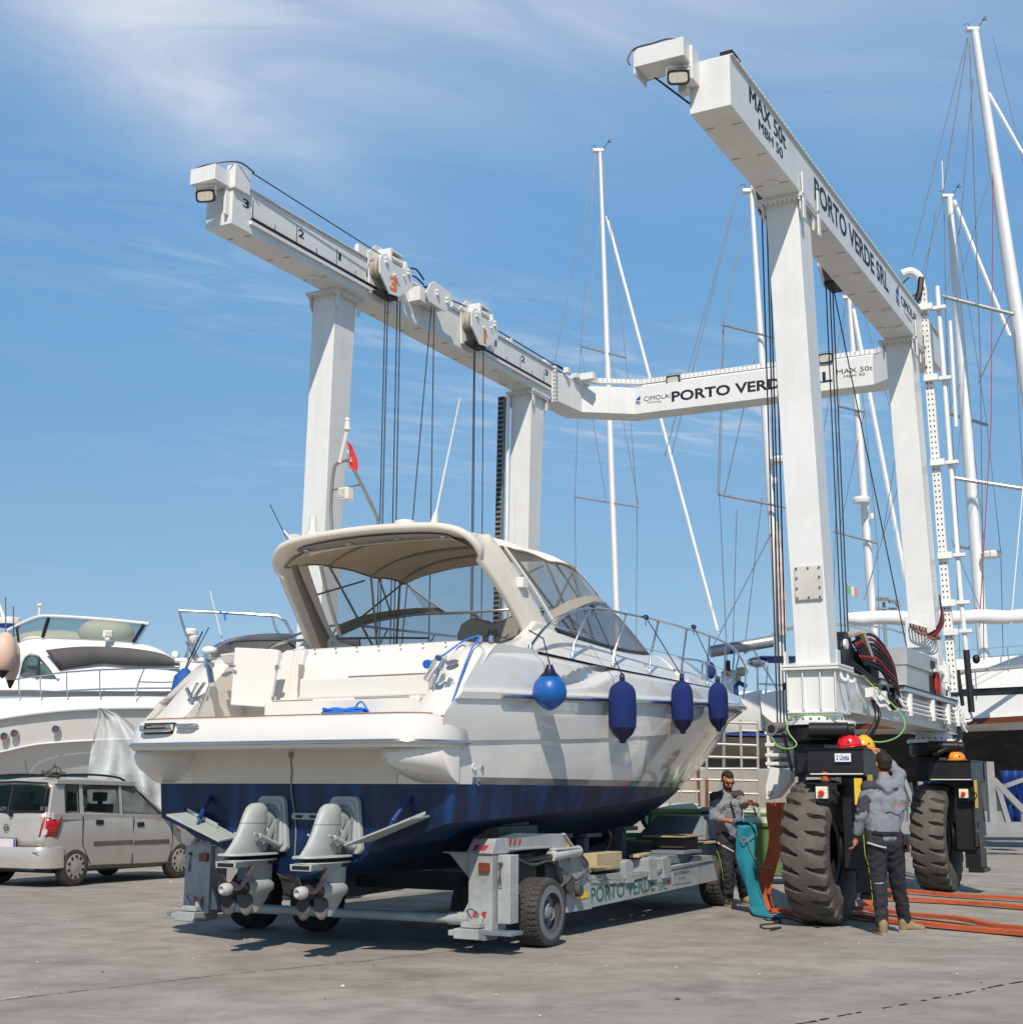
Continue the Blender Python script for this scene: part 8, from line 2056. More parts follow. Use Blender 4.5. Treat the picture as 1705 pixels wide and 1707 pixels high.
rl.tube(rA([(241, 1115), (232, 1135), (225, 1160)], -0.1), 0.018, 8).tube(rA([(230, 1137), (270, 1138), (316, 1136)], -0.05), 0.014, 8).tube(rA([(306, 1113), (306, 1134)], 0.3), 0.014, 8).tube(rA([(319, 1136), (306, 1162)], -0.1), 0.018, 8)
rl.build('guard_rail', STEEL, A)
def hang(name, px_, py_, Y, r_, h, mat, tip, lab, grp=None):
    c_ = aty(px_, py_, Y); t_ = thing(name, lab, 'fender', c_, 0, grp)
    MB().ell((0, 0, 0), (r_, r_, h), 24, 14).build('body', mat, t_); MB().lathe([(r_ * 0.52, -h * 0.86), (r_ * 0.35, -h * 1.02), (0.02, -h * 1.22), (0.001, -h * 1.23)], n=16).build('end_cone', tip, t_)
    MB().tube([(0, 0, h), (-0.05, 0, h + 0.6)], 0.012, 6).build('lanyard', WIRE, t_)
PEACH = pm('sun bleached peach vinyl', (0.66, 0.47, 0.36), 0.5, var=0.1, dirt=0.25, dirt_col=(0.4, 0.3, 0.22))
hang('fender', 7, 1088, 24.0, 0.21, 0.36, PEACH, BLACK, 'large sun bleached peach fender at the left edge of the photo', 'bleached peach fenders at the left')
hang('fender', 20, 1103, 24.4, 0.14, 0.38, PEACH, BLACK, 'slimmer peach fender with a black tip, right of the large one', 'bleached peach fenders at the left')
# ---- sheet hanging beside the flybridge yacht
YT_ = 26.5
SHEET = clear('milky plastic sheet', (0.62, 0.66, 0.66), 0.62, 0.4)
L_, R_2 = [(164, 1180), (157, 1220), (150, 1262), (146, 1300), (146, 1345)], [(168, 1180), (214, 1202), (262, 1262), (290, 1330), (302, 1362)]
def SP(i, j):
    t_ = i / 20; s_ = j / 24
    a = (csp(t_, [0, .25, .5, .75, 1], [q[0] for q in L_]), csp(t_, [0, .25, .5, .75, 1], [q[1] for q in L_])); b = (csp(t_, [0, .25, .5, .75, 1], [q[0] for q in R_2]), csp(t_, [0, .25, .5, .75, 1], [q[1] for q in R_2]))
    return aty(lerp(a[0], b[0], s_), lerp(a[1], b[1], s_), YT_ + 0.30 * t_ * math.sin(s_ * 15 + 2.2 * t_) * (0.35 + 0.65 * s_) + 0.05 * math.sin(i * .9 + j))
tag(MB().grid(SP, 21, 25).build('plastic_sheet', SHEET, recalc=False, ang=80), 'milky plastic sheet hung in folds between the flybridge yacht and the silver car', 'sheet')
# ---- C: low motor boat seen past the stern
YC = 25.0; oC = aty(420, 1300, YC); oC.z = 0
C_ = thing('sports_boat', 'motor boat with smoked hardtop and bare tube frame behind the platform of the main yacht', 'motor boat', oC)
def rC(p_, d=0.0): return rowp(p_, YC + d, 0, 0, oC)
top_ = [(332, 1104), (345, 1085), (372, 1068), (405, 1060), (450, 1056), (520, 1058), (600, 1064)]; bt_ = [(325, 1108), (345, 1108), (372, 1109), (405, 1110), (450, 1110), (520, 1110), (600, 1112)]
skin_rows([(top_, 0.6), ([(x, lerp(y, q[1], .5)) for (x, y), q in zip(resamp(top_, 14), resamp(bt_, 14))], 0.15), (bt_, 0.0)], 22, oC, YC, 0, 2.0).build('hardtop', pm('smoked brown acrylic', (0.10, 0.095, 0.085), 0.15, coat=0.8, var=0.5, vs=1.5), C_, ang=60)
h1_, h2_ = [(300, 1104), (340, 1106), (450, 1110), (600, 1114)], [(300, 1290), (340, 1294), (450, 1296), (600, 1296)]
skin_rows([(h1_, -0.1), ([(x, y - 90) for x, y in h2_], -0.2), (h2_, 0.6)], 16, oC, YC, 0, 3.0).build('hull', BWH, C_)
MB().tube(rC([(298, 1018), (340, 1020), (400, 1023), (462, 1027), (476, 1036), (492, 1066)], 0), 0.026, 8).tube(rC([(298, 1018), (303, 1036), (312, 1062), (330, 1098)], 0), 0.026, 8).tube(rC([(452, 1024), (460, 1050), (466, 1058)], 0.8), 0.022, 8).tube(rC([(310, 1070), (326, 1104)], 0.3), 0.02, 8).tube(rC([(320, 1062), (306, 1104)], 0.2), 0.018, 8).build('tube_frame', STEEL, C_)
MB().tube(rC([(350, 985), (371, 1070)], 0.4), 0.012, 6).build('whip_aerial', BWH, C_)
for x, y, r_ in ((318, 1054, .13), (322, 1064, .09)):
    MB().lathe([(r_ * .5, -.10), (r_ * .95, -.04), (r_, .03), (r_ * .8, .06), (0.001, .065)], rC([(x, y)], 0.1)[0], n=20).build('antenna_dome', BWH, C_)
MB().cyl(*rC([(323, 1070), (323, 1098)], 0.1), 0.03, n=8).cyl(*rC([(314, 1066), (312, 1098)], 0.1), 0.02, n=8).build('dome_post', ALU, C_)
MB().ell(rC([(349, 1085)], .3)[0], (0.15, .14, .09), 16, 10).build('antenna_dome', BWH, C_)
MB().lathe([(0.06, -.08), (0.07, 0), (0.06, .03)], rC([(292, 1091)], 0.2)[0], (0, -1, 0.2), 14).cyl(*rC([(292, 1101), (350, 1101)], 0.2), 0.05, n=10).build('horn', BWH, C_)
MB().tube(rC([(366, 1020), (372, 1023), (380, 1021), (374, 1026), (376, 1034)], -0.05), 0.018, 6).build('blue_tie', BLUER, C_)
# ---- sailing yachts
def px2(a, b, Y): return aty(a, b, Y)
def sailer(lab, Y, top, bot, r_, spreaders, stays, extra=None, grp='sailing yachts with tall masts in the yard', hull=None, name='sailing_yacht', mmat=None, boom=None):
    o = aty(bot[0], bot[1], Y); o = Vector((o.x, o.y, 0))
    t_ = thing(name, lab, 'sailing boat', o, 0, grp)
    P_ = lambda x, y, d=0.0: aty(x, y, Y + d) - o
    T_, B_ = P_(*top), P_(*bot)
    ms = MB(); secs = []
    for k in range(13):
        q = k / 12; c_ = B_.lerp(T_, q); rr = r_ * (1.0 - 0.42 * max(0, (q - 0.55) / 0.45))
        secs.append([c_ + Vector((rr * math.cos(a), rr * 1.5 * math.sin(a), 0)) for a in [2 * PI * j / 14 for j in range(14)]])
    ms.loft(secs, closed=True, caps=True)
    m_ = ms.build('mast', mmat or MAST, t_, ang=60)
    hd_ = MB().box(T_ + Vector((-0.06, 0, 0.02)), (0.34, 0.2, 0.09)).build('mast_head', mmat or MAST, t_, bevel=0.01)
    MB().tube([T_ + Vector((0.08, 0, 0.05)), T_ + Vector((0.30, 0, 0.36))], 0.010, 5).box(T_ + Vector((0.30, 0, 0.38)), (0.03, 0.02, 0.16), Matrix.Rotation(0.7, 3, 'Y')).tube([T_ + Vector((-0.15, 0, 0.05)), T_ + Vector((-0.16, 0, 0.22)), T_ + Vector((-0.30, 0, 0.17))], 0.009, 5).box(T_ + Vector((0.33, 0, 0.33)), (0.10, .01, .03)).build('wind_vane', BLACK, t_)
    for (xa, ya), (xb, yb) in spreaders:
        MB().tube([P_(xa, ya, 0.5), P_((xa + xb) / 2, (ya + yb) / 2, 0.0), P_(xb, yb, -0.5)], r_ * 0.30, 8).build('spreader', ALU, t_)
    for s_ in stays:
        if len(s_) == 5: xa, ya, xb, yb, rr = s_; mt = WIRE
        else: xa, ya, xb, yb, rr, mt = s_
        MB().tube([P_(xa, ya, -0.1), P_(xb, yb, -0.3)], rr, 6).build('furled_sail' if rr > 0.04 else 'stay', mt, t_)
    if boom:
        (xa, ya), (xb, yb), rr, mt, nm = boom
        MB().tube([P_(lerp(xa, xb, k / 16), lerp(ya, yb, k / 16), -0.2) - Z * 0.02 * math.sin(k * 1.9) * (nm == 'sail_cover') for k in range(17)], [rr * (0.75 if k in (0, 16) else 1 + 0.05 * math.sin(k * 2.1)) for k in range(17)], 14).build(nm, mt, t_)
    if hull:
        hull(t_, o, Y)
    return t_, P_
def hidden_hull(x0, x1, yt, yb, d=0.5, mat=None, bm=None):
    def f_(t_, o, Y):
        a, b = [(x0, yt + 4), ((x0 + x1) / 2, yt + 2), (x1, yt)], [(x0 + 8, yb), ((x0 + x1) / 2, yb), (x1 - 12, yb)]
        skin_rows([(a, d), ([(x, (yt + yb) / 2) for x, _ in a], d - 0.1), (b, d + 0.4)], 18, o, Y, 0, 3.0).build('hull', mat or BWH, t_)
        skin_rows([(b, d + .4), ([(x, yb + 34) for x, _ in b], d + 1.2), ([(x, yb + 60) for x, _ in b], d + 2.2)], 18, o, Y, 0, 1.2).build('bottom', bm or OLIVE, t_)
    return f_
W3 = 0.011
sailer('sailing yacht whose lone white mast rises behind the bow of the motor yacht', 42, (1000, 252), (1031, 1120), 0.10, (((968, 577), (1043, 596)), ((958, 828), (1064, 845))),
       ((1013, 368, 1196, 1052, 0.055, MAST), (1010, 360, 1199, 1060, 0.020, MAST), (993, 255, 968, 577, W3), (968, 577, 958, 828, W3), (958, 828, 962, 1120, W3), (1003, 255, 1043, 596, W3), (1043, 596, 1062, 845, W3), (1062, 845, 1060, 1120, W3), (993, 262, 905, 700, W3), (1000, 370, 975, 560, W3), (1020, 600, 1064, 840, W3), (968, 580, 1010, 830, W3)), hull=hidden_hull(880, 1165, 1150, 1240))
t_, P_ = sailer('sailing yacht whose mast stands just left of the front right hoist leg', 33, (1252, 320), (1306, 1170), 0.098, (((1203, 541), (1292, 563)), ((1197, 824), (1310, 846))),
       ((1250, 330, 1205, 540, W3), (1207, 542, 1199, 824, W3), (1199, 824, 1213, 1120, W3), (1238, 290, 1108, 760, W3), (1235, 300, 1119, 758, W3), (1206, 830, 1258, 600, W3), (1290, 850, 1297, 1100, W3), (1228, 850, 1222, 1070, W3), (1290, 880, 1190, 1075, W3), (1205, 545, 1196, 822, W3), (1270, 830, 1240, 1090, W3)), hull=hidden_hull(1190, 1345, 1150, 1215, 0.3))
MB().lathe([(0.10, -.06), (0.20, -.05), (0.22, .02), (0.18, .09), (0.001, .11)], P_(1298, 768, -0.3), n=24).build('radar_dome', BWH, t_)
MB().lathe([(0.05, -.1), (0.07, -.02), (0.06, .05)], P_(1292, 800, -0.25), n=14).build('deck_light', BWH, t_)
MB().tube([P_(1295, 870, -.2), P_(1298, 930, -.2), P_(1302, 1000, -.2), P_(1304, 1060, -.2)], [0.05, 0.09, 0.12, 0.10], 8).build('rolled_flag', pm('pale cloth with red stripes', (0.62, 0.50, 0.46), 0.8, var=0.3, vs=5), t_)
t_, P_ = sailer('sailing yacht whose mast carries a radar dome between the two right hoist legs', 44, (1415, 497), (1462, 1130), 0.13, (((1397, 677), (1441, 687)), ((1390, 886), (1463, 906))),
       ((1422, 515, 1510, 968, 0.075, MAST), (1409, 505, 1399, 676, W3), (1399, 676, 1392, 886, W3), (1392, 886, 1388, 1080, W3), (1418, 505, 1441, 687, W3), (1441, 687, 1462, 905, W3), (1462, 905, 1466, 1080, W3), (1437, 512, 1530, 850, W3), (1410, 500, 1350, 850, W3), (1440, 690, 1400, 880, W3), (1530, 700, 1440, 1000, W3)), hull=hidden_hull(1340, 1560, 1160, 1215))
MB().lathe([(0.16, -.10), (0.26, -.08), (0.28, .02), (0.24, .10), (0.001, .12)], P_(1436, 834, -0.5), n=24).box(P_(1441, 842, -.25), (0.2, .3, .06)).build('radar_dome', BWH, t_)
MB().lathe([(0.06, -.1), (0.08, -.02), (0.06, .08)], P_(1453, 860, -0.3), n=14).build('deck_light', BWH, t_)
t_, P_ = sailer('sailing yacht whose mast stands right of the rear hoist leg and its tube', 40, (1582, 328), (1643, 1140), 0.16, (((1577, 688), (1646, 709)), ((1590, 910), (1669, 922))),
       ((1590, 334, 1683, 560, 0.065, MAST), (1573, 332, 1580, 688, W3), (1580, 688, 1593, 910, W3), (1593, 910, 1600, 1100, W3), (1588, 334, 1645, 708, W3), (1645, 708, 1668, 922, W3), (1668, 922, 1672, 1100, W3), (1572, 330, 1525, 500, W3), (1600, 640, 1578, 690, W3), (1560, 350, 1470, 900, W3), (1602, 705, 1594, 780, W3), (1586, 900, 1640, 1030, W3), (1618, 700, 1640, 900, W3)), hull=hidden_hull(1500, 1760, 1165, 1215, 1.2))
MB().lathe([(0.12, -.10), (0.28, -.08), (0.30, .03), (0.24, .10), (0.001, .12)], P_(1652, 925, -0.5), n=24).build('radar_dome', BWH, t_)
MB().tube([P_(1572, 320), P_(1570, 268)], 0.02, 6).build('whip_aerial', BWH, t_)
# J: the big white sailing yacht
YJ = 36.0
def big_hull(t_, o, Y):
    k = -0.008
    def sk(rows, n=30, dp=3.2): return skin_rows(rows, n, o, YJ, k, dp, 1705)
    dl = [(1372, 1140), (1450, 1134), (1560, 1126), (1640, 1119), (1720, 1111), (1800, 1103)]
    wt_ = [(x, lerp(1160, 1140, (x - 1372) / 428)) for x, _ in dl]; wb2 = [(x, lerp(1170, 1154, (x - 1372) / 428)) for x, _ in dl]
    st_ = [(1372, 1207), (1500, 1205), (1640, 1197), (1800, 1188)]; st2 = [(x, y + 10) for x, y in st_]; wl_ = [(1395, 1225), (1500, 1224), (1640, 1219), (1800, 1213)]
    sk([(dl, 0.1), (wt_, 0.0)]).build('hull', BWH, t_); sk([(wt_, 0.06), (wb2, 0.05)]).build('hull_window', pm('black hull glazing', (0.01, 0.012, 0.013), 0.08, coat=1.0), t_)
    sk([(wb2, 0.0), ([(x, y - 9) for x, y in st_], 0.02), (st_, 0.0)]).build('hull', BWH, t_)
    sk([(st_, 0.0), (st2, 0.02)]).build('brown_stripe', pm('brown cove stripe', (0.14, 0.045, 0.015), 0.4), t_)
    sk([(st2, 0.02), (wl_, 0.3)]).build('hull', BGR, t_)
    sk([(wl_, 0.3), ([(1410, 1262), (1500, 1262), (1640, 1258), (1790, 1252)], 1.1), ([(1440, 1288), (1500, 1290), (1640, 1290), (1780, 1288)], 1.9), ([(1460, 1302), (1500, 1304), (1640, 1304), (1770, 1302)], 2.4)], 30, 1.5).build('bottom', ANTI, t_)
    sk([([(1520, 1300), (1600, 1302)], 2.6), ([(1528, 1372), (1590, 1372)], 2.7)], 6, 0.4).build('keel', ANTI, t_)
    ch = [(1480, 1124), (1520, 1106), (1600, 1098), (1640, 1097), (1700, 1093), (1790, 1088)]
    sk([(ch, 0.9), ([(x, y + 12) for x, y in ch], 0.75), ([(x, 1133 - (x - 1480) * .055) for x, _ in ch], 0.6)], 24, 2.0).build('coachroof', BWH, t_)
    rl_ = MB()
    for x in (1395, 1440, 1490, 1610, 1682, 1740): rl_.tube([aty(x, 1136 - (x - 1372) * .08, YJ + (x - 1705) * k) - o, aty(x - 3, 1100 - (x - 1372) * .07, YJ + (x - 1705) * k) - o], 0.018, 6)
    for dy in (0, 14): rl_.tube([aty(1395, 1100 + dy, YJ) - o, aty(1740, 1074 + dy, YJ) - o], 0.007, 5)
    rl_.build('guard_rail', STEEL, t_)
    MB().tube([aty(1580, 1122, YJ - .5) - o, aty(1705, 1111, YJ - .5) - o], 0.05, 6).box(aty(1655, 1116, YJ - .6) - o, (.3, .1, .08)).build('genoa_track', ALU, t_)
    MB().ell(aty(1627, 1099, YJ) - o, (0.10, .10, .12), 12, 8).build('winch', BLACK, t_)
sailer('largest sailing yacht, white with black hull glazing, brown stripe and dark bottom, at the right', YJ, (1624, 50), (1782, 1120), 0.18, (((1572, 494), (1690, 524)), ((1590, 797), (1790, 828))),
       ((1648, 155, 1830, 480, 0.055, MAST), (1650, 162, 1800, 420, 0.02), (1614, 62, 1572, 320, 0.016), (1612, 62, 1520, 430, 0.012), (1616, 70, 1634, 600, 0.016), (1634, 600, 1640, 1100, 0.014), (1622, 130, 1600, 380, 0.014), (1600, 380, 1574, 495, W3), (1648, 300, 1600, 465, W3), (1655, 290, 1652, 700, 0.014, pm('red halyard', (0.35, 0.06, 0.08), 0.7)), (1652, 700, 1632, 1045, 0.014, MATS['red halyard']), (1574, 496, 1592, 798, W3), (1592, 798, 1612, 1110, W3), (1705, 810, 1685, 1040, 0.016, MAST), (1690, 530, 1705, 800, W3), (1685, 520, 1630, 640, 0.014), (1655, 60, 1760, 500, W3)), boom=((1412, 1031), (1800, 1027), 0.185, SAILC, 'sail_cover'), hull=big_hull, mmat=MAST)
# ---- E: cruising boat with blue bimini behind the bow
YE = 29.5; oE = aty(1260, 1290, YE); oE.z = 0
E_ = thing('cruising_boat', 'stern of a white cruising boat with grey boom and blue canvas, behind the bow', 'sailing boat', oE)
def rE(p_, d=0.0): return rowp(p_, YE + d, 0, 0, oE)
skin_rows([([(1196, 1168), (1240, 1157), (1267, 1150), (1270, 1150)], 0.0), ([(1200, 1195), (1240, 1186), (1270, 1180)], 0.0), ([(1205, 1222), (1240, 1220), (1272, 1218)], .2)], 12, oE, YE, 0, 2).build('stern_quarter', BWH, E_)
skin_rows([([(1266, 1158), (1290, 1152), (1345, 1148), (1400, 1146)], -0.1), ([(1270, 1190), (1290, 1205), (1345, 1205), (1400, 1205)], -0.1), ([(1285, 1216), (1300, 1219), (1345, 1220), (1400, 1220)], .1)], 16, oE, YE, 0, 2).build('transom', BWH, E_)
skin_rows([([(1150, 1214), (1220, 1219), (1300, 1221), (1400, 1222)], 0.25), ([(1150, 1222), (1220, 1226), (1300, 1228), (1400, 1228)], 0.2)], 12, oE, YE, 0, 2).build('blue_boot_line', BCOV, E_)
skin_rows([([(1140, 1224), (1220, 1229), (1300, 1230), (1400, 1230)], 0.25), ([(1140, 1255), (1220, 1262), (1300, 1262), (1400, 1260)], 0.8), ([(1150, 1276), (1220, 1280), (1300, 1280), (1400, 1278)], 2.2)], 14, oE, YE, 0, 1.2).build('bottom', OLIVE, E_)
MB().b2((-3.0, 0.6, 0.2), (1.8, 1.2, 1.9)).build('keel', OLIVE, E_)
MB().cyl(*rE([(1183, 1087), (1287, 1069)], 0), 0.125, n=14).build('boom', ALU, E_)
MB().ell(rE([(1262, 1104)], 0.2)[0], (0.23, .2, .12), 16, 10).tube(rE([(1262, 1108), (1264, 1158)], .2), 0.025, 6).build('barbecue', STEEL, E_)
MB().b2(*[tuple(map(fn, rE([(1266, 1093)], 0)[0], rE([(1322, 1106)], 1.2)[0])) for fn in (min, max)]).build('bimini', BCOV, E_, bevel=0.06)
fr_ = MB()
for a_ in (([(1256, 1084), (1272, 1110), (1296, 1150)]), ([(1240, 1090), (1252, 1083)]), ([(1265, 1140), (1310, 1143)]), ([(1280, 1110), (1276, 1158)]), ([(1310, 1090), (1312, 1152)])): fr_.tube(rE(a_, 0), 0.02, 6)
fr_.build('tube_frame', STEEL, E_)
MB().b2(*[tuple(map(fn, rE([(1202, 1125)], 0)[0], rE([(1225, 1162)], .5)[0])) for fn in (min, max)]).build('locker', BWH, E_, bevel=0.02)
MB().ell(rE([(1217, 1122)], 0)[0], (0.2, .15, .07), 14, 8).ell(rE([(1236, 1120)], 0)[0], (0.14, .12, .10), 14, 8).ell(rE([(1230, 1130)], 0)[0], (.06, .06, .16), 10, 8).build('cushion', pm('tan cushion', (0.45, 0.37, 0.27), .8), E_)
MB().tube(rE([(1228, 1160), (1226, 1145), (1232, 1138), (1244, 1145)], -.1), 0.05, 8).ell(rE([(1316, 1145)], 0)[0], (.16, .2, .12), 12, 8).ell(rE([(1185, 1118)], -.3)[0], (.10, .1, .18), 12, 8).build('blue_cover', BCOV, E_)
MB().box(rE([(1213, 1110)], -.2)[0], (.10, .10, .22)).box(rE([(1221, 1088)], -.2)[0], (.10, .08, .06)).build('outboard_clamp', BLACK, E_, bevel=.02)
# ---- stands, ladders, flag, lamp mast, bins
RUST = pm('rusty steel post', (0.16, 0.06, 0.03), 0.8, var=0.4, vs=8)
CRD = pm('dull galvanised cradle', (0.30, 0.31, 0.31), 0.6, metal=0.3, var=0.15, dirt=0.4, dirt_col=(0.16, 0.13, 0.1))
def stand(lab, Y, segs_, r_, mat=CRD, name='boat_cradle', cat='boat stand', grp='steel stands under the boats ashore', square=True):
    o = aty(*segs_[0][0], Y); o.z = 0
    mb = MB()
    for s_ in segs_:
        a, b = s_[0], s_[1]; d_ = s_[2] if len(s_) > 2 else 0; rr = s_[3] if len(s_) > 3 else r_
        p0, p1 = aty(a[0], a[1], Y + d_) - o, aty(b[0], b[1], Y + d_) - o
        p0.z = max(p0.z, rr); p1.z = max(p1.z, rr)
        (mb.bar(p0, p1, rr * 2, rr * 2, up=(0, 1, 0)) if square else mb.cyl(p0, p1, rr, n=8))
    q = mb.build(name, mat, None, loc=o); return tag(q, lab, cat, grp)
stand('grey steel boat cradle with diagonal props at the right edge of the photo', 34.0, [((1640, 1382), (1760, 1382), 0, .16), ((1648, 1270), (1655, 1378), 0, .09), ((1655, 1300), (1706, 1352), 0, .07), ((1660, 1305), (1682, 1378), 0, .06), ((1706, 1340), (1706, 1378), 0, .06), ((1655, 1318), (1705, 1300), 1.5, .05)], .08)
stand('grey steel boat cradle left of the rear hoist tyre, behind the man in grey', 35.0, [((1490, 1380), (1545, 1380), 0, .15), ((1517, 1345), (1517, 1378), 0, .07), ((1517, 1345), (1532, 1325), 0, .06), ((1500, 1290), (1506, 1378), .6, .06), ((1532, 1290), (1540, 1378), .8, .06), ((1505, 1295), (1535, 1375), .9, .05)], .07)
stand('dark steel props under the hull between the two right hoist tyres', 37.0, [((1440, 1290), (1446, 1378)), ((1470, 1290), (1480, 1378)), ((1440, 1374), (1520, 1376)), ((1446, 1300), (1478, 1374)), ((1610, 1290), (1616, 1385)), ((1625, 1285), (1640, 1385))], .06, BLACKP)
for i, (x0, x1, y0, y1, Y) in enumerate(((1533, 1548, 1290, 1330, 38), (1675, 1705, 1285, 1372, 36), (1560, 1572, 1285, 1310, 39))):
    p0, p1 = aty(x0, y1, Y), aty(x1, y0, Y)
    q = MB().grid(lambda a, b: (lerp(p0.x, p1.x, a / 10), Y + 0.12 * math.sin(a * 1.6 + b * .3), lerp(p0.z, p1.z, b / 6)), 11, 7).build('blue_tarpaulin', pm('blue tarpaulin', (0.008, 0.04, 0.20), 0.6), solid=.01)
    tag(q, ('narrow strip of blue tarpaulin left of the rear hoist tyre', 'blue tarpaulin hanging under the big hull at the right edge', 'scrap of blue tarpaulin above the rear hoist tyre')[i], 'tarpaulin', 'blue tarpaulins under the boats')
LADM = pm('dull alloy ladder', (0.42, 0.40, 0.36), 0.5, metal=0.3)
stand('alloy scaffold ladder standing behind the bow and the bearded man', 26.5, [((1234, 1200), (1238, 1370)), ((1262, 1203), (1265, 1370)), ((1177, 1243), (1180, 1370)), ((1202, 1204), (1262, 1206)), ((1180, 1240), (1262, 1243)), ((1180, 1262), (1262, 1264)), ((1180, 1282), (1265, 1282)), ((1180, 1300), (1264, 1302)), ((1180, 1322), (1264, 1324)), ((1236, 1218), (1262, 1219))], .025, LADM, 'scaffold', 'scaffold', None, False)
stand('grey prop standing under the stern of the cruising boat', 27.5, [((1207, 1205), (1206, 1300)), ((1207, 1295), (1200, 1325)), ((1207, 1295), (1214, 1325))], .03, ALU, 'boat_prop', square=False)
stand('rusty steel post in the clutter under the bow', 26.0, [((1163, 1255), (1165, 1352)), ((1178, 1300), (1178, 1352)), ((1155, 1280), (1172, 1258)), ((1163, 1262), (1178, 1262))], .03, RUST, 'rusty_post', 'post', None, False)
stand('low white trestle in the clutter left of the rusty post', 25.5, [((1128, 1315), (1131, 1350)), ((1160, 1315), (1162, 1350)), ((1126, 1320), (1166, 1320)), ((1134, 1302), (1134, 1350)), ((1150, 1300), (1170, 1300)), ((1128, 1340), (1164, 1342))], .025, LADM, 'trestle', 'trestle', None, False)
BIN = pm('olive green bin plastic', (0.10, 0.17, 0.06), 0.5, var=0.1, dirt=0.3, dirt_col=(0.2, 0.2, 0.14)); LID = pm('pale dusty bin lid', (0.42, 0.46, 0.36), 0.6, dirt=0.4, dirt_col=(.3, .28, .2))
def bin_(cx_, ytop, Y, wd, lab, yaw=0.2):
    p_ = aty(cx_, ytop, Y); h_ = p_.z
    t_ = thing('wheelie_bin', lab, 'bin', (p_.x, p_.y, 0), yaw, 'green wheelie bins behind the trailer')
    w2 = wd / 2
    MB().hexa([(-w2 * .82, -.30, .12), (w2 * .82, -.30, .12), (w2 * .82, .30, .12), (-w2 * .82, .30, .12), (-w2, -.38, h_ - .10), (w2, -.38, h_ - .10), (w2, .38, h_ - .10), (-w2, .38, h_ - .10)]).build('body', BIN, t_, bevel=.03)
    MB().b2((-w2 - .04, -.42, h_ - .12), (w2 + .04, .42, h_ - .05)).build('rim', BIN, t_, bevel=.02); MB().grid(lambda i, j: (-w2 + 2 * w2 * i / 8, -.40 + .8 * j / 6, h_ - .05 + .09 * math.sin(j / 6 * PI)), 9, 7).build('lid', LID, t_, solid=.02)
    for s_ in (-1, 1): MB().cyl((s_ * w2 * .7, .2, .1), (s_ * w2 * .7 + .05 * s_, .2, .1), .1, n=14).build('wheel', BLACK, t_)
    return t_, h_, w2
t1_, h_, w2 = bin_(1117, 1343, 24.0, .78, 'olive green bin with paper notices, in the middle behind the trailer', .1)
MB().b2((-w2 * 1.0, -.405, .55), (-w2 * .45, -.395, .92)).build('notice', BWH, t1_); lettering('RENTAL', .045, (-w2 * .93, -.407, .76), (1, 0, 0), Z, t1_, INK, width=.22); lettering('REX', .045, (-w2 * .85, -.407, .66), (1, 0, 0), Z, t1_, INK, width=.12)
bin_(1284, 1366, 23.0, .8, 'pale lidded green bin between the bearded man and the front tyre', -.2); bin_(1252, 1350, 27.5, .7, 'green bin behind the bearded man, partly hidden by the scaffold', .1)
p_ = aty(1060, 1385, 21.5)
q = MB().lathe([(0.16, 0), (0.24, 0.55), (0.26, 0.56), (0.235, 0.56), (0.15, 0.03)], n=28).build('green_tub', pm('bright green plastic', (0.01, 0.19, 0.06), 0.4), loc=(p_.x, p_.y, 0)); q.rotation_euler = (0, 0, 0)
q.scale = (1.3, 1.3, 1.45); tag(q, 'bright green open tub under the bow, just right of the hull bottom', 'tub')
p_ = aty(1178, 1345, 24.5); q = MB().b2((-.42, -.3, 0), (.42, .3, p_.z)); q = q.build('grey_crate', pm('grey slatted crate', (0.28, 0.28, 0.27), 0.6), bevel=.04, loc=(p_.x, p_.y, 0)); tag(q, 'grey slatted crate behind the hose and engine cover of the trailer', 'crate')
sl_ = MB()
for k in range(6): sl_.b2((-.34, -.306, p_.z - .12 - k * .09), (.34, -.301, p_.z - .07 - k * .09))
sl_.build('slat_gap', BLACK, q)
lp = aty(1487, 1300, 60.0)
LM = thing('lamp_mast', 'distant yard lamp mast with a cluster of floodlights between the right hoist legs', 'lamp mast', (lp.x, lp.y, 0))
zt_ = aty(1487, 1004, 60).z
MB().cyl((0, 0, 0), (0, 0, zt_), .10, .07, n=10).build('pole', ALU, LM)
for i, dx in enumerate((-.42, -.05, .32)): MB().box((dx, -.3, zt_ + .1 * (i != 2)), (.34, .3, .14), Matrix.Rotation(.3, 3, 'X')).build('floodlight', pm('grey lamp case', (.25, .25, .24), .5), LM)
MB().box((.1, -.1, zt_ - .3), (.9, .2, .08)).box((.62, -.1, zt_ - .1), (.2, .2, .3), Matrix.Rotation(-.6, 3, 'Y')).build('lamp_bracket', ALU, LM)
fp = aty(1425, 1300, 55.0); FM = thing('flag_pole', 'thin flag staff with a small faded green, white and red flag', 'flag', (fp.x, fp.y, 0)); zf = aty(1425, 975, 55).z
MB().cyl((0, 0, 0), (0, 0, zf + .1), .03, n=8).build('staff', ALU, FM)
for i, cl_ in enumerate(((.16, .36, .20), (.62, .62, .58), (.60, .22, .16))):
    MB().grid(lambda a, b: (.02 + .14 * (i * 1.0) + .14 * a / 3, .05 * math.sin(a + i * 3), zf - .36 * b / 4 - .05 * (i + a / 3)), 4, 5).build('flag_band', pm('flag band %d' % i, cl_, .8), FM, recalc=False)
arc = MB().tube([aty(1372 + 90 * math.cos(a) , 1065 - 24 * math.sin(a), 40) for a in [PI * k / 16 for k in range(17)]], .03, 6).tube([aty(1400 + 130 * math.cos(a), 1075 - 34 * math.sin(a), 41) for a in [PI * k / 16 for k in range(17)]], .03, 6)
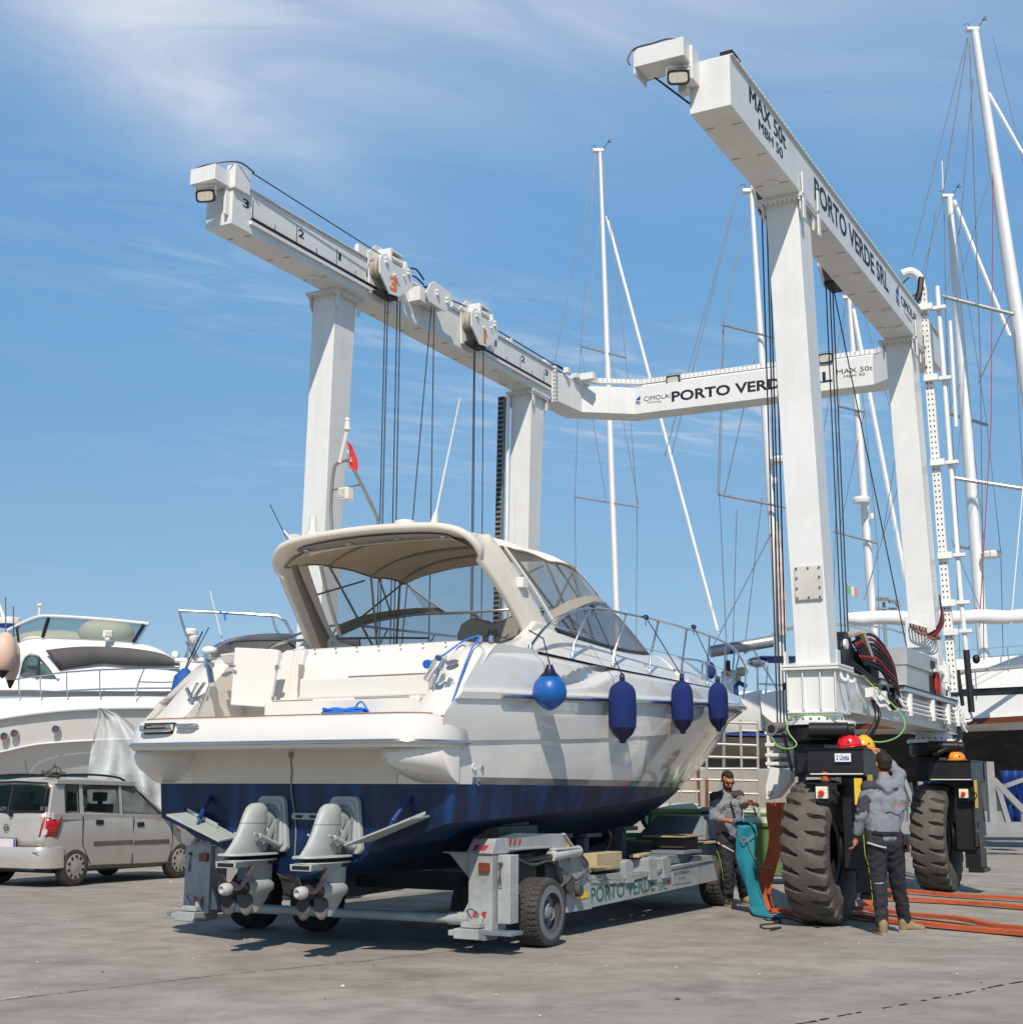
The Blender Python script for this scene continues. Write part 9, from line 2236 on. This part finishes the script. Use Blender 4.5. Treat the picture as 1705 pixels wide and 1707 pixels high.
arc = arc.build('canopy_hoop', ALU); tag(arc, 'pair of bare tube canopy hoops showing above the winch of the hoist', 'canopy frame')
# distant low shore behind the yard
sh = MB()
for (x0, x1, yt, Y) in ((-400, 420, 1306, 150), (380, 1000, 1300, 170), (900, 1500, 1296, 130), (1400, 2200, 1302, 120)):
    p0, p1 = aty(x0, yt, Y), aty(x1, yt, Y); n = 60
    sh.grid(lambda i, j: (lerp(p0.x, p1.x, i / n), Y + (3 if j == 2 else 0), (0, p0.z + 0.7 * noise.noise(Vector((i * .35, Y, 0))), p0.z * .8)[j]), n + 1, 3)
tag(sh.build('shore', pm('hazy tree line', (0.055, 0.075, 0.055), .9, var=.4, vs=.4), flat=True), 'low hazy strip of trees along the far edge of the yard', kind='structure')
# ================================================================== one object per separate piece for countable parts
SPLIT = {'hoist_rope', 'wire_rope', 'scale_rail', 'rubbing_strip', 'cover_disc', 'work_light_bar', 'light_bar_cap', 'teak_edge', 'bollard', 'hinge', 'cabinet_opening', 'slot', 'press_stud', 'helm_cover', 'screen_post', 'dome_post', 'hose', 'yellow_plate', 'red_stripe', 'earth_wire', 'furled_sail', 'pipe', 'panel_line', 'joint_plate', 'window_bar', 'blue_cover', 'cushion', 'bumper_trim', 'side_moulding', 'reflective_tape', 'tab_ram', 'trim_ram', 'canopy_bow', 'lamp_cable', 'curtain_hem'}
def islands(me):
    n = len(me.vertices); par = list(range(n))
    def f_(a):
        while par[a] != a:
            par[a] = par[par[a]]; a = par[a]
        return a
    for e in me.edges:
        a, b = f_(e.vertices[0]), f_(e.vertices[1])
        if a != b: par[a] = b
    g = {}
    for p_ in me.polygons: g.setdefault(f_(p_.vertices[0]), []).append(p_.index)
    return list(g.values())
for o in [q for q in bpy.data.objects if q.type == 'MESH' and q.name.split('.')[0] in SPLIT and q.parent is not None]:
    me = o.data; gs_ = islands(me)
    if not 1 < len(gs_) <= 40: continue
    for k, fl_ in enumerate(gs_):
        vs = sorted({v for i in fl_ for v in me.polygons[i].vertices}); mp = {v: i for i, v in enumerate(vs)}
        m2 = bpy.data.meshes.new(me.name)
        m2.from_pydata([tuple(me.vertices[v].co) for v in vs], [], [tuple(mp[v] for v in me.polygons[i].vertices) for i in fl_])
        m2.materials.append(me.materials[0]); m2.shade_smooth(); m2.set_sharp_from_angle(angle=R(35))
        if k == 0: q = o; keep = m2; continue
        q = o.copy(); q.data = m2; COL.objects.link(q)
    o.data = keep
bpy.context.view_layer.update()
